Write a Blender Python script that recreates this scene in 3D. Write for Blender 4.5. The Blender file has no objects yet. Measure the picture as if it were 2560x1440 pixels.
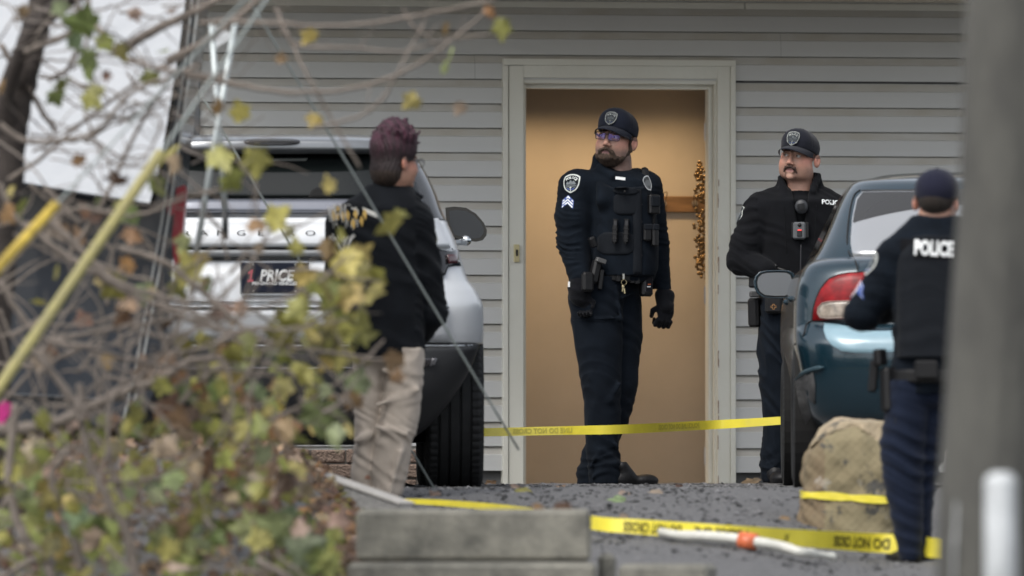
import bpy, math, random
import numpy as np
from mathutils import Vector, Matrix
from mathutils.bvhtree import BVHTree
random.seed(7); RNG = np.random.default_rng(7)
S = bpy.context.scene
COL = S.collection

# ---------------------------------------------------------------- camera
F = 29220.0          # focal length in pixels of a 2560 wide picture
ZC = 0.17            # lens height above the paved pad
HZ = 1129.0          # picture row of the horizon
cd = bpy.data.cameras.new('camera'); cam = bpy.data.objects.new('camera', cd); COL.objects.link(cam)
cd.sensor_width = 36.0; cd.lens = F*36/2560
cam.location = (0, 0, ZC)
cam.rotation_euler = (math.radians(90)+math.atan((HZ-720)/F), 0, 0)
cd.clip_start = 1; cd.clip_end = 3000
cd.dof.use_dof = True; cd.dof.focus_distance = 57.0; cd.dof.aperture_fstop = 2.95
S.camera = cam
S.view_settings.view_transform = 'Standard'; S.view_settings.look = 'None'
S.view_settings.exposure = 0.82; S.view_settings.gamma = 1.0

# ---------------------------------------------------------------- overcast sky and soft sun
W = bpy.data.worlds.new('World'); S.world = W; W.use_nodes = True
nt = W.node_tree; nt.nodes.clear()
out = nt.nodes.new('ShaderNodeOutputWorld'); bg = nt.nodes.new('ShaderNodeBackground')
sky = nt.nodes.new('ShaderNodeTexSky'); sky.sky_type = 'NISHITA'; sky.sun_disc = False
SUN_EL, SUN_AZ = 52, 215
sky.sun_elevation = math.radians(SUN_EL); sky.sun_rotation = math.radians(SUN_AZ)
sky.dust_density = 3.0
hs = nt.nodes.new('ShaderNodeHueSaturation'); hs.inputs['Saturation'].default_value = 0.30
nt.links.new(sky.outputs[0], hs.inputs['Color']); nt.links.new(hs.outputs[0], bg.inputs['Color'])
bg.inputs['Strength'].default_value = 0.135
nt.links.new(bg.outputs[0], out.inputs[0])
sl = bpy.data.lights.new('sun', 'SUN'); sl.energy = 1.1; sl.angle = math.radians(25); sl.color = (1.0, .96, .9)
so = bpy.data.objects.new('sun', sl); COL.objects.link(so)
_a = math.radians(SUN_AZ)
_d = Vector((math.sin(_a)*math.cos(math.radians(SUN_EL)), math.cos(_a)*math.cos(math.radians(SUN_EL)), math.sin(math.radians(SUN_EL))))
so.rotation_euler = _d.to_track_quat('Z', 'Y').to_euler()

# ---------------------------------------------------------------- helpers
def P(px, py, d):
    return Vector(((px-1280)/F*d, d, ZC+(HZ-py)/F*d))
def tag(o, label=None, cat=None, group=None, kind=None):
    if label: o['label'] = label
    if cat: o['category'] = cat
    if group: o['group'] = group
    if kind: o['kind'] = kind
    return o
def empty(name, loc, label=None, cat=None, group=None, rz=0):
    o = bpy.data.objects.new(name, None); COL.objects.link(o); o.location = loc
    o.rotation_euler = (0, 0, rz); o.empty_display_size = .1
    return tag(o, label, cat, group)
def mk(name, v, f, m=None, parent=None, smooth=False, col=None):
    me = bpy.data.meshes.new(name)
    me.from_pydata([tuple(map(float, q)) for q in v], [], [tuple(int(i) for i in q) for q in f])
    if smooth: me.polygons.foreach_set('use_smooth', [True]*len(me.polygons))
    if m is not None: me.materials.append(m)
    if col is not None:
        a = me.color_attributes.new('Col', 'FLOAT_COLOR', 'POINT')
        c = np.ones((len(v), 4), np.float32); c[:, :3] = col
        a.data.foreach_set('color', c.ravel())
    me.update()
    o = bpy.data.objects.new(name, me); COL.objects.link(o)
    if parent is not None: o.parent = parent
    return o
class MB:
    "collects shapes into one mesh"
    def __init__(s): s.v = []; s.f = []; s.c = []
    def add(s, v, f, col=None):
        n = len(s.v); s.v += [tuple(q) for q in v]; s.f += [tuple(i+n for i in q) for q in f]
        s.c += [col if col is not None else (1, 1, 1)]*len(v); return s
    def box(s, lo, hi, M=None, bev=0.0, col=None):
        lo = Vector(lo); hi = Vector(hi); b = min(bev, .49*min(hi-lo)) if bev else 0
        if not b:
            v = [Vector((x, y, z)) for x in (lo.x, hi.x) for y in (lo.y, hi.y) for z in (lo.z, hi.z)]
            f = [(0, 1, 3, 2), (4, 6, 7, 5), (0, 4, 5, 1), (2, 3, 7, 6), (0, 2, 6, 4), (1, 5, 7, 3)]
        else:
            v = []; idx = {}
            for ix, x in enumerate((lo.x, hi.x)):
                for iy, y in enumerate((lo.y, hi.y)):
                    for iz, z in enumerate((lo.z, hi.z)):
                        sx = 1-2*ix; sy = 1-2*iy; sz = 1-2*iz
                        for k, q in enumerate(((x, y+sy*b, z+sz*b), (x+sx*b, y, z+sz*b), (x+sx*b, y+sy*b, z))):
                            idx[ix, iy, iz, k] = len(v); v.append(Vector(q))
            I = lambda a, b_, c, k: idx[a, b_, c, k]; f = []
            for a in (0, 1):
                f.append((I(a,0,0,0), I(a,0,1,0), I(a,1,1,0), I(a,1,0,0)) if a == 0 else (I(a,0,0,0), I(a,1,0,0), I(a,1,1,0), I(a,0,1,0)))
                f.append((I(0,a,0,1), I(1,a,0,1), I(1,a,1,1), I(0,a,1,1)) if a == 0 else (I(0,a,0,1), I(0,a,1,1), I(1,a,1,1), I(1,a,0,1)))
                f.append((I(0,0,a,2), I(0,1,a,2), I(1,1,a,2), I(1,0,a,2)) if a == 0 else (I(0,0,a,2), I(1,0,a,2), I(1,1,a,2), I(0,1,a,2)))
            for a in (0, 1):
                for c in (0, 1):
                    f.append((I(a,c,0,0), I(a,c,1,0), I(a,c,1,1), I(a,c,0,1)))
                    f.append((I(a,0,c,0), I(a,1,c,0), I(a,1,c,2), I(a,0,c,2)))
                    f.append((I(0,a,c,1), I(1,a,c,1), I(1,a,c,2), I(0,a,c,2)))
                    for e in (0, 1): f.append((I(a,c,e,0), I(a,c,e,1), I(a,c,e,2)))
        if M is not None: v = [M @ q for q in v]
        return s.add(v, f, col)
    def tube(s, pts, rad, n=8, caps=True, col=None, flat=1.0):
        pts = [Vector(p) for p in pts]
        if not hasattr(rad, '__len__'): rad = [rad]*len(pts)
        v = []; f = []; up = Vector((.13, .31, .94))
        for i, p in enumerate(pts):
            t = (pts[min(i+1, len(pts)-1)]-pts[max(i-1, 0)]).normalized()
            a = t.cross(up)
            if a.length < .05: a = t.cross(Vector((1, 0, 0)))
            a.normalize(); b = t.cross(a).normalized()
            for k in range(n):
                th = 2*math.pi*k/n
                v.append(p+a*math.cos(th)*rad[i]+b*math.sin(th)*rad[i]*flat)
        for i in range(len(pts)-1):
            for k in range(n):
                k2 = (k+1) % n
                f.append((i*n+k, i*n+k2, (i+1)*n+k2, (i+1)*n+k))
        if caps:
            f.append(tuple(range(n-1, -1, -1))); f.append(tuple((len(pts)-1)*n+k for k in range(n)))
        return s.add(v, f, col)
    def prism(s, poly, ext, col=None):
        "poly: list of 3-D points (planar), ext: extrusion vector"
        n = len(poly); e = Vector(ext); v = [Vector(p) for p in poly]; v += [p+e for p in v]
        f = [tuple(range(n)), tuple(range(2*n-1, n-1, -1))]+[(i, i+n, (i+1) % n+n, (i+1) % n) for i in range(n)]
        return s.add(v, f, col)
    def ball(s, c, r, n=8, m=6, col=None):
        c = Vector(c); R = r if hasattr(r, '__len__') else (r, r, r)
        v = [c+Vector((0, 0, R[2]))]; f = []
        for j in range(1, m):
            ph = math.pi*j/m
            for i in range(n):
                th = 2*math.pi*i/n
                v.append(c+Vector((R[0]*math.sin(ph)*math.cos(th), R[1]*math.sin(ph)*math.sin(th), R[2]*math.cos(ph))))
        v.append(c-Vector((0, 0, R[2])))
        for i in range(n):
            f.append((0, 1+i, 1+(i+1) % n)); b = 1+(m-2)*n
            f.append((b+(i+1) % n, b+i, len(v)-1))
            for j in range(m-2): f.append((1+j*n+i, 1+(j+1)*n+i, 1+(j+1)*n+(i+1) % n, 1+j*n+(i+1) % n))
        return s.add(v, f, col)
    def make(s, name, m=None, parent=None, smooth=False, usecol=False, origin=None):
        v = s.v if origin is None else [tuple(Vector(q)-Vector(origin)) for q in s.v]
        o = mk(name, v, s.f, m, parent, smooth, np.array(s.c) if usecol else None)
        if origin is not None: o.location = origin
        return o

def smoothpts(pts, n=6):
    pts = [Vector(p) for p in pts]; o = []
    for i in range(len(pts)-1):
        a = pts[max(i-1, 0)]; b = pts[i]; c = pts[i+1]; d = pts[min(i+2, len(pts)-1)]
        for k in range(n):
            t = k/n
            o.append(.5*((2*b)+(c-a)*t+(2*a-5*b+4*c-d)*t*t+(-a+3*b-3*c+d)*t**3))
    o.append(pts[-1]); return o

# ---------------------------------------------------------------- materials
def mat(name, col, rough=.6, metal=0.0, vary=0.0, vscale=8.0, bump=0.0, bscale=60.0, coat=0.0, sheen=0.0,
        attr=False, spec=.5, vcol=None, stretch=None, emit=None, bdist=.01):
    m = bpy.data.materials.new(name); m.use_nodes = True; t = m.node_tree; b = t.nodes['Principled BSDF']
    b.inputs['Base Color'].default_value = (*col, 1); b.inputs['Roughness'].default_value = rough
    b.inputs['Metallic'].default_value = metal; b.inputs['Coat Weight'].default_value = coat
    b.inputs['Coat Roughness'].default_value = .04
    b.inputs['Sheen Weight'].default_value = sheen; b.inputs['Specular IOR Level'].default_value = spec
    tc = t.nodes.new('ShaderNodeTexCoord'); src = tc.outputs['Object']
    if stretch:
        mp = t.nodes.new('ShaderNodeMapping'); mp.inputs['Scale'].default_value = stretch
        t.links.new(src, mp.inputs['Vector']); src = mp.outputs[0]
    cs = None
    if attr:
        a = t.nodes.new('ShaderNodeVertexColor'); a.layer_name = 'Col'; cs = a.outputs['Color']
    if vary:
        n = t.nodes.new('ShaderNodeTexNoise'); n.inputs['Scale'].default_value = vscale; n.inputs['Detail'].default_value = 6
        n.inputs['Roughness'].default_value = .62
        t.links.new(src, n.inputs['Vector'])
        r = t.nodes.new('ShaderNodeMapRange'); r.inputs['From Min'].default_value = .32; r.inputs['From Max'].default_value = .68
        t.links.new(n.outputs['Fac'], r.inputs['Value'])
        if vcol:
            x = t.nodes.new('ShaderNodeMix'); x.data_type = 'RGBA'
            mm = t.nodes.new('ShaderNodeMath'); mm.operation = 'MULTIPLY'; mm.inputs[1].default_value = vary
            t.links.new(r.outputs[0], mm.inputs[0]); t.links.new(mm.outputs[0], x.inputs['Factor'])
            if cs: t.links.new(cs, x.inputs['A'])
            else: x.inputs['A'].default_value = (*col, 1)
            x.inputs['B'].default_value = (*vcol, 1); cs = x.outputs['Result']
        else:
            r.inputs['To Min'].default_value = 1-vary; r.inputs['To Max'].default_value = 1+vary
            x = t.nodes.new('ShaderNodeMix'); x.data_type = 'RGBA'; x.blend_type = 'MULTIPLY'; x.inputs['Factor'].default_value = 1
            if cs: t.links.new(cs, x.inputs['A'])
            else: x.inputs['A'].default_value = (*col, 1)
            t.links.new(r.outputs[0], x.inputs['B']); cs = x.outputs['Result']
    if cs: t.links.new(cs, b.inputs['Base Color'])
    if bump:
        n2 = t.nodes.new('ShaderNodeTexNoise'); n2.inputs['Scale'].default_value = bscale; n2.inputs['Detail'].default_value = 5
        t.links.new(src, n2.inputs['Vector'])
        bp = t.nodes.new('ShaderNodeBump'); bp.inputs['Strength'].default_value = bump; bp.inputs['Distance'].default_value = bdist
        t.links.new(n2.outputs['Fac'], bp.inputs['Height']); t.links.new(bp.outputs[0], b.inputs['Normal'])
    if emit: b.inputs['Emission Color'].default_value = (*emit[:3], 1); b.inputs['Emission Strength'].default_value = emit[3]
    return m

# ---------------------------------------------------------------- implicit surfaces -> mesh
def smin(a, b, k):
    if k <= 0: return np.minimum(a, b)
    h = np.clip(.5+.5*(b-a)/k, 0, 1); return b*(1-h)+a*h-k*h*(1-h)
class SDF:
    def __init__(s, lo, hi, res, fine=None, fres=None):
        ax = []
        for i in range(3):
            if fine is None or fine[i] is None: ax.append(np.arange(lo[i], hi[i]+res, res))
            else:
                a, b = fine[i]; ax.append(np.concatenate([np.arange(lo[i], a, res), np.arange(a, b, fres), np.arange(b, hi[i]+res, res)]))
        s.x, s.y, s.z = [a.astype(np.float32) for a in ax]
        s.F = np.full((len(s.x), len(s.y), len(s.z)), .08, np.float32)
    def sub(s, lo, hi):
        sl = []
        for a, l, h in zip((s.x, s.y, s.z), lo, hi):
            sl.append(slice(max(np.searchsorted(a, l)-1, 0), min(np.searchsorted(a, h)+1, len(a))))
        X = s.x[sl[0]][:, None, None]; Y = s.y[sl[1]][None, :, None]; Z = s.z[sl[2]][None, None, :]
        return tuple(sl), X, Y, Z
    def comb(s, sl, d, k, mode):
        if mode == 'add': s.F[sl] = smin(s.F[sl], d, k)
        elif mode == 'cut': s.F[sl] = -smin(-s.F[sl], d, k)
    def rc(s, p0, p1, r0, r1=None, k=.02, mode='add'):
        r1 = r0 if r1 is None else r1; p0 = np.array(p0, float); p1 = np.array(p1, float); R = max(r0, r1)+k+.03
        sl, X, Y, Z = s.sub(np.minimum(p0, p1)-R, np.maximum(p0, p1)+R)
        if s.F[sl].size == 0: return s
        ba = p1-p0; L = max((ba**2).sum(), 1e-9)
        t = np.clip(((X-p0[0])*ba[0]+(Y-p0[1])*ba[1]+(Z-p0[2])*ba[2])/L, 0, 1)
        d = np.sqrt((X-p0[0]-ba[0]*t)**2+(Y-p0[1]-ba[1]*t)**2+(Z-p0[2]-ba[2]*t)**2)-(r0+(r1-r0)*t)
        s.comb(sl, d, k, mode); return s
    def ell(s, c, r, R=None, k=.02, mode='add'):
        c = np.array(c, float); r = np.array(r, float); m = r.max()+k+.03
        sl, X, Y, Z = s.sub(c-m, c+m)
        if s.F[sl].size == 0: return s
        X = X-c[0]; Y = Y-c[1]; Z = Z-c[2]
        if R is not None:
            A = np.array(R.transposed())
            X, Y, Z = (A[0, 0]*X+A[0, 1]*Y+A[0, 2]*Z, A[1, 0]*X+A[1, 1]*Y+A[1, 2]*Z, A[2, 0]*X+A[2, 1]*Y+A[2, 2]*Z)
        q = np.sqrt((X/r[0])**2+(Y/r[1])**2+(Z/r[2])**2); g = np.sqrt((X/r[0]**2)**2+(Y/r[1]**2)**2+(Z/r[2]**2)**2)+1e-6
        s.comb(sl, q*(q-1)/g, k, mode); return s
    def loft(s, sec, k=.02, p=2.2, rot=0, mode='add', sm=.02):
        sec = sorted(sec); zz = np.array([q[0] for q in sec])
        R = max(max(q[3], q[4]) for q in sec)+k+.03
        cx = [q[1] for q in sec]; cy = [q[2] for q in sec]
        sl, X, Y, Z = s.sub((min(cx)-R, min(cy)-R, zz[0]-k-.02), (max(cx)+R, max(cy)+R, zz[-1]+k+.02))
        if s.F[sl].size == 0: return s
        def ip(i):
            fz = np.arange(zz[0]-.1, zz[-1]+.1, .004); v = np.interp(fz, zz, [q[i] for q in sec])
            n = max(int(sm/.004), 1)|1; v = np.convolve(np.pad(v, n//2, mode='edge'), np.ones(n)/n, 'valid')
            return np.interp(s.z[sl[2]], fz, v)[None, None, :]
        X = X-ip(1); Y = Y-ip(2)
        if rot: c_, s_ = math.cos(rot), math.sin(rot); X, Y = c_*X+s_*Y, -s_*X+c_*Y
        rx = ip(3); ry = ip(4)
        q = ((np.abs(X)/rx)**p+(np.abs(Y)/ry)**p)**(1/p)
        d = (q-1)*np.minimum(rx, ry)
        c0 = np.maximum(zz[0]-Z, Z-zz[-1]); d = np.where((d > 0) & (c0 > 0), np.sqrt(d*d+c0*c0), np.maximum(d, c0))
        s.comb(sl, d.astype(np.float32), k, mode); return s
    def plane(s, n, d0, k=0.0):
        "keep the side n.p < d0"
        n = np.array(n, float); n /= np.linalg.norm(n)
        d = (s.x[:, None, None]*n[0]+s.y[None, :, None]*n[1]+s.z[None, None, :]*n[2])-d0
        s.F = -smin(-s.F, -d, k) if k else np.maximum(s.F, d); return s
    def disp(s, fn, band=.04):
        i = np.nonzero(np.abs(s.F) < band); s.F[i] += fn(s.x[i[0]], s.y[i[1]], s.z[i[2]]).astype(np.float32); return s
    def mesh(s):
        F_ = s.F; ins = F_ < 0; c = np.zeros(tuple(n-1 for n in F_.shape), np.int8)
        offs = [(i, j, k) for i in (0, 1) for j in (0, 1) for k in (0, 1)]
        nx, ny, nz = F_.shape
        for i, j, k in offs: c += ins[i:nx-1+i, j:ny-1+j, k:nz-1+k]
        act = (c > 0) & (c < 8); idx = np.argwhere(act); N = len(idx)
        val = np.stack([F_[idx[:, 0]+i, idx[:, 1]+j, idx[:, 2]+k] for i, j, k in offs], 1)
        O = np.array(offs, float); acc = np.zeros((N, 3)); cnt = np.zeros(N)
        for a in range(8):
            for b in range(a+1, 8):
                if abs(O[a]-O[b]).sum() != 1: continue
                m = (val[:, a] < 0) != (val[:, b] < 0)
                t = val[:, a]/(val[:, a]-val[:, b]+1e-12); t = np.where(m, t, 0)
                acc += m[:, None]*(O[a]+(O[b]-O[a])*t[:, None]); cnt += m
        q = acc/cnt[:, None]
        V = np.stack([ax[idx[:, i]]+(ax[idx[:, i]+1]-ax[idx[:, i]])*q[:, i] for i, ax in enumerate((s.x, s.y, s.z))], 1)
        vid = np.full(act.shape, -1, np.int64); vid[act] = np.arange(N); faces = []
        for a in range(3):
            A = np.moveaxis(ins, a, 0); Vi = np.moveaxis(vid, a, 0)
            e = np.argwhere(A[:-1, 1:-1, 1:-1] != A[1:, 1:-1, 1:-1]); e[:, 1:] += 1
            i, j, k = e.T; f = np.stack([Vi[i, j-1, k-1], Vi[i, j, k-1], Vi[i, j, k], Vi[i, j-1, k]], 1)
            fl = A[i, j, k] if a != 1 else ~A[i, j, k]
            f[~fl] = f[~fl][:, ::-1]; faces.append(f)
        fc = np.concatenate(faces); fc = fc[(fc >= 0).all(1)]
        return V, fc
def fold(seed, fr, amp, warp=1.0, sharp=1.0):
    "ridged cloth-fold noise; fr = base frequency vector (rad/m)"
    r = np.random.default_rng(seed); D = [np.array(fr)*(1+.35*r.normal(size=3)) for _ in range(4)]
    ph = r.uniform(0, 6.3, 12); wv = r.normal(size=(3, 3))*14
    def g(x, y, z):
        w = warp*(np.sin(wv[0, 0]*x+wv[0, 1]*y+wv[0, 2]*z+ph[0])+np.sin(wv[1, 0]*x+wv[1, 1]*y+wv[1, 2]*z+ph[1]))
        a = 0
        for i, d in enumerate(D):
            a = a+(np.abs(np.sin(d[0]*x+d[1]*y+d[2]*z+w+ph[i+2]))**sharp-.6)*(.5 if i > 1 else 1)
        return a*amp/2
    return g
# ================================================================ GROUND
def ss(t, a, b):
    t = np.clip((t-a)/(b-a), 0, 1); return t*t*(3-2*t)
def gz(x, y):
    x = np.asarray(x, float); y = np.asarray(y, float)
    s = np.clip(52-y, 0, None); z = -(.045*s+.006*s*s)
    z = np.maximum(z, -1.55)
    z = z-.12*ss(x, .9, 1.6)*ss(52-y, 0, 1.6)*ss(y, 40, 44)
    z = z+.34*ss(-x, .45, 1.15)*ss(y, 44.2, 46.8)*(1-ss(y, 50.2, 51.2))
    return z
def ground_d(px, py, lo=44.0, hi=59.8):
    "distance at which the ray through a pixel meets the ground"
    ds = np.linspace(lo, hi, 3200); x = (px-1280)/F*ds; z = ZC+(HZ-py)/F*ds
    i = np.nonzero(z <= gz(x, ds))[0]; return float(ds[i[0]]) if len(i) else hi
def build_ground():
    xs = np.concatenate([[-600, -200, -60, -20, -8, -5, -4], np.arange(-3, 3.01, .035), [4, 5, 8, 20, 60, 200, 600]])
    ys = np.concatenate([[-300, -60, 0, 20, 30, 36, 40, 43], np.arange(44.5, 60.6, .05), [62, 66, 80, 120, 300, 900]])
    X, Y = np.meshgrid(xs, ys, indexing='ij'); Z = gz(X, Y)
    fine = (np.abs(X) < 3) & (Y > 44.5) & (Y < 60.5)
    r = np.random.default_rng(3)
    Z = Z+fine*(r.normal(size=Z.shape)*.0035+.006*np.sin(X*9+np.sin(Y*3)*2)*np.sin(Y*4+X*2))
    nx, ny = X.shape; V = np.stack([X, Y, Z], -1).reshape(-1, 3)
    i, j = np.meshgrid(np.arange(nx-1), np.arange(ny-1), indexing='ij'); a = (i*ny+j).ravel()
    Fc = np.stack([a, a+ny, a+ny+1, a+1], 1)
    m = mat('asphalt_and_gravel', (.150, .150, .152), .85, vary=.85, vscale=55, bump=.9, bscale=110, vcol=(.075, .075, .078))
    mk('ground', V, Fc, m, None, True)['kind'] = 'structure'
build_ground()
def loose_stones():
    r = np.random.default_rng(11); b = MB()
    for k in range(9000):
        d = 48.0+11.7*r.random()**1.0; px = r.uniform(650, 2300); x = (px-1280)/F*d; s_ = r.choice([.005, .008, .012, .019], p=[.52, .33, .13, .02])
        z = float(gz(x, d)); g = .022+.17*r.random()**2.2
        if x < -.62 and d < 51.2: continue
        q = r.uniform(.6, 1.2, (6, 3)); p = np.array([(1, 0, 0), (-1, 0, 0), (0, 1, 0), (0, -1, 0), (0, 0, .8), (0, 0, -.6)])*q*s_*np.array([1.3, 1.3, .9])
        b.add(p+np.array([x, d, z+s_*.25]), [(0, 2, 4), (2, 1, 4), (1, 3, 4), (3, 0, 4), (2, 0, 5), (1, 2, 5), (3, 1, 5), (0, 3, 5)], (g, g*1.0, g*1.04))
    tag(b.make('gravel', mat('stone_chips', (.1, .1, .11), .8, attr=True), usecol=True), 'loose dark stone chips strewn over the asphalt pad', 'gravel', kind='stuff')
loose_stones()

# ================================================================ HOUSE
YAW = math.radians(12); HC = Vector((.534, 60.0, 0)); U_ = (math.cos(YAW), math.sin(YAW)); V_ = (-math.sin(YAW), math.cos(YAW))
house = empty('house', HC, 'grey vinyl sided house with an open white framed doorway and warm lit hall', 'house', rz=YAW)
def WL(px, py, off=0.0):
    "pixel -> house-local point on the plane y = off"
    k = (px-1280)/F; ox = HC.x+off*V_[0]; oy = HC.y+off*V_[1]
    t = (k*oy-ox)/(U_[0]-k*U_[1]); d = oy+t*U_[1]
    return Vector((t, off, ZC+(HZ-py)/F*d))
def box_px(b, x0, y0, x1, y1, f0, f1, bev=.002):
    "box whose front face (local y = f0) covers the pixel rectangle"
    a = WL(x0, y1, f0); c = WL(x1, y0, f0); b.box((a.x, f0, a.z), (c.x, f1, c.z), bev=bev)
M_trim = mat('painted_trim', (.68, .68, .61), .5, vary=.5, vscale=2.2, vcol=(.58, .56, .48), bump=.15, bscale=30)
def siding_mat():
    m = mat('vinyl_siding', (.40, .405, .40), .55, bump=.08, bscale=25, stretch=(1, 1, 6))
    t = m.node_tree; b = t.nodes['Principled BSDF']; N = t.nodes.new; L = t.links.new
    tc = N('ShaderNodeTexCoord'); a = N('ShaderNodeVertexColor'); a.layer_name = 'Col'
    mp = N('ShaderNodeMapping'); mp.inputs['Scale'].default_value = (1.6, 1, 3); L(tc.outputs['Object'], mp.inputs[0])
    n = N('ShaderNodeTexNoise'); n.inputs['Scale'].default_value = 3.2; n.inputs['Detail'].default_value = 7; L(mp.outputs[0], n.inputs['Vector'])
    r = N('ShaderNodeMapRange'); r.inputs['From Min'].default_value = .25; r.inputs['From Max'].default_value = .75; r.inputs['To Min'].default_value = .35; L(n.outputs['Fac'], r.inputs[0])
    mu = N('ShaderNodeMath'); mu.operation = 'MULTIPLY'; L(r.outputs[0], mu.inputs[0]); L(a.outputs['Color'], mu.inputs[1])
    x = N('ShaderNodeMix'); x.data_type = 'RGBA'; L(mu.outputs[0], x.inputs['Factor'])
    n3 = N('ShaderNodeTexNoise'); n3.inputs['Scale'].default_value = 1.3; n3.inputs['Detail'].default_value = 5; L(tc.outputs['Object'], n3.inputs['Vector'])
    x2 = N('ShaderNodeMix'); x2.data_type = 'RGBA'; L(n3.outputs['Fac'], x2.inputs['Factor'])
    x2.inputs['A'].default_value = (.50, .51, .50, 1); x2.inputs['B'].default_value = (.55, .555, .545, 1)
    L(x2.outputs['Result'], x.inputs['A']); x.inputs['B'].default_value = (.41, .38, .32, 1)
    L(x.outputs['Result'], b.inputs['Base Color']); return m
def siding():
    b = MB()
    for i in range(-6, 15):
        z1 = WL(1240, 320+61.2*(i-1)).z; z0 = WL(1240, 320+61.2*i).z
        if i > 14: z0 = -.02
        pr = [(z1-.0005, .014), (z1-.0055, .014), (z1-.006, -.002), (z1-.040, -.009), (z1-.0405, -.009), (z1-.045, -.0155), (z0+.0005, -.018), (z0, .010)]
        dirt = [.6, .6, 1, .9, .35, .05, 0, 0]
        spans = [(WL(492, 500).x, WL(2950, 500).x)] if i <= -2 else [(WL(492, 500).x, WL(1262, 500).x), (WL(1838, 500).x, WL(2950, 500).x)]
        for si, (xa, xb) in enumerate(spans):
            dz = -.010 if (si == 1) else 0
            cuts = [xa, xb]
            if i == -2: cuts = [xa, WL(1186, 170).x, xb]
            if i == -3: cuts = [xa, WL(1951, 60).x, xb]
            for c0, c1 in zip(cuts[:-1], cuts[1:]):
                g = .0012 if c1 != xb else 0
                v = [(x, y, z+dz) for x in (c0, c1-g) for z, y in pr]; n = len(pr)
                f = [(k, k+1, n+k+1, n+k) for k in range(n-1)]
                base = len(b.v); b.add(v, f)
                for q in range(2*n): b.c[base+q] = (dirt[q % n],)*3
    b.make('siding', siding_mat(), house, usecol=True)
    m = mat('wall_backing', (.10, .10, .10), .9); b = MB()
    L = WL(492, 500).x; R = WL(2950, 500).x; dl = WL(1313, 500).x; dr = WL(1800, 500).x; dz = WL(1540, 205).z
    b.box((L, .016, -.1), (dl-.02, .13, 2.9)); b.box((dr+.02, .016, -.1), (R, .13, 2.9)); b.box((dl-.02, .016, dz+.03), (dr+.02, .13, 2.9))
    b.box((L, .13, -.1), (L+.1, 6, 2.9)); b.box((R-.1, .13, -.1), (R, 6, 2.9)); b.box((L, 5.9, -.1), (R, 6, 2.9))
    b.make('wall', m, house)
    b = MB(); b.box((WL(480, 500).x, -.03, -.02), (WL(497, 500).x, .12, 2.41), bev=.004)
    b.make('corner_trim', mat('corner_trim', (.12, .13, .14), .5), house)
    # soffit, frieze trim and fascia
    zs = WL(1540, 20).z; b = MB(); cj = WL(1858, 15).x
    b.box((L-.3, -.025, zs), (cj, .0, zs+.032), bev=.002); b.box((cj+.006, -.025, zs-.001), (R+.3, .0, zs+.032), bev=.002)
    b.make('frieze_trim', M_trim, house)
    b = MB(); b.box((L-.4, -1.5, zs+.04), (R+.4, .02, zs+.06)); b.make('soffit', mat('soffit', (.62, .56, .44), .7, vary=.15), house)
    b = MB(); b.box((L-.4, -1.55, zs+.03), (R+.4, -1.505, zs+.28), bev=.004); b.make('fascia', mat('fascia', (.42, .37, .29), .7, vary=.2), house)
    rf = MB(); y0, y1 = -1.6, 6.6
    rf.prism([(L-.45, y0, zs+.29), (L-.45, 3, zs+1.9), (L-.45, y1, zs+.29)], (R-L+.9, 0, 0)); rf.make('roof', mat('shingles', (.06, .055, .05), .9, vary=.4, vscale=20), house)
siding()
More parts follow.
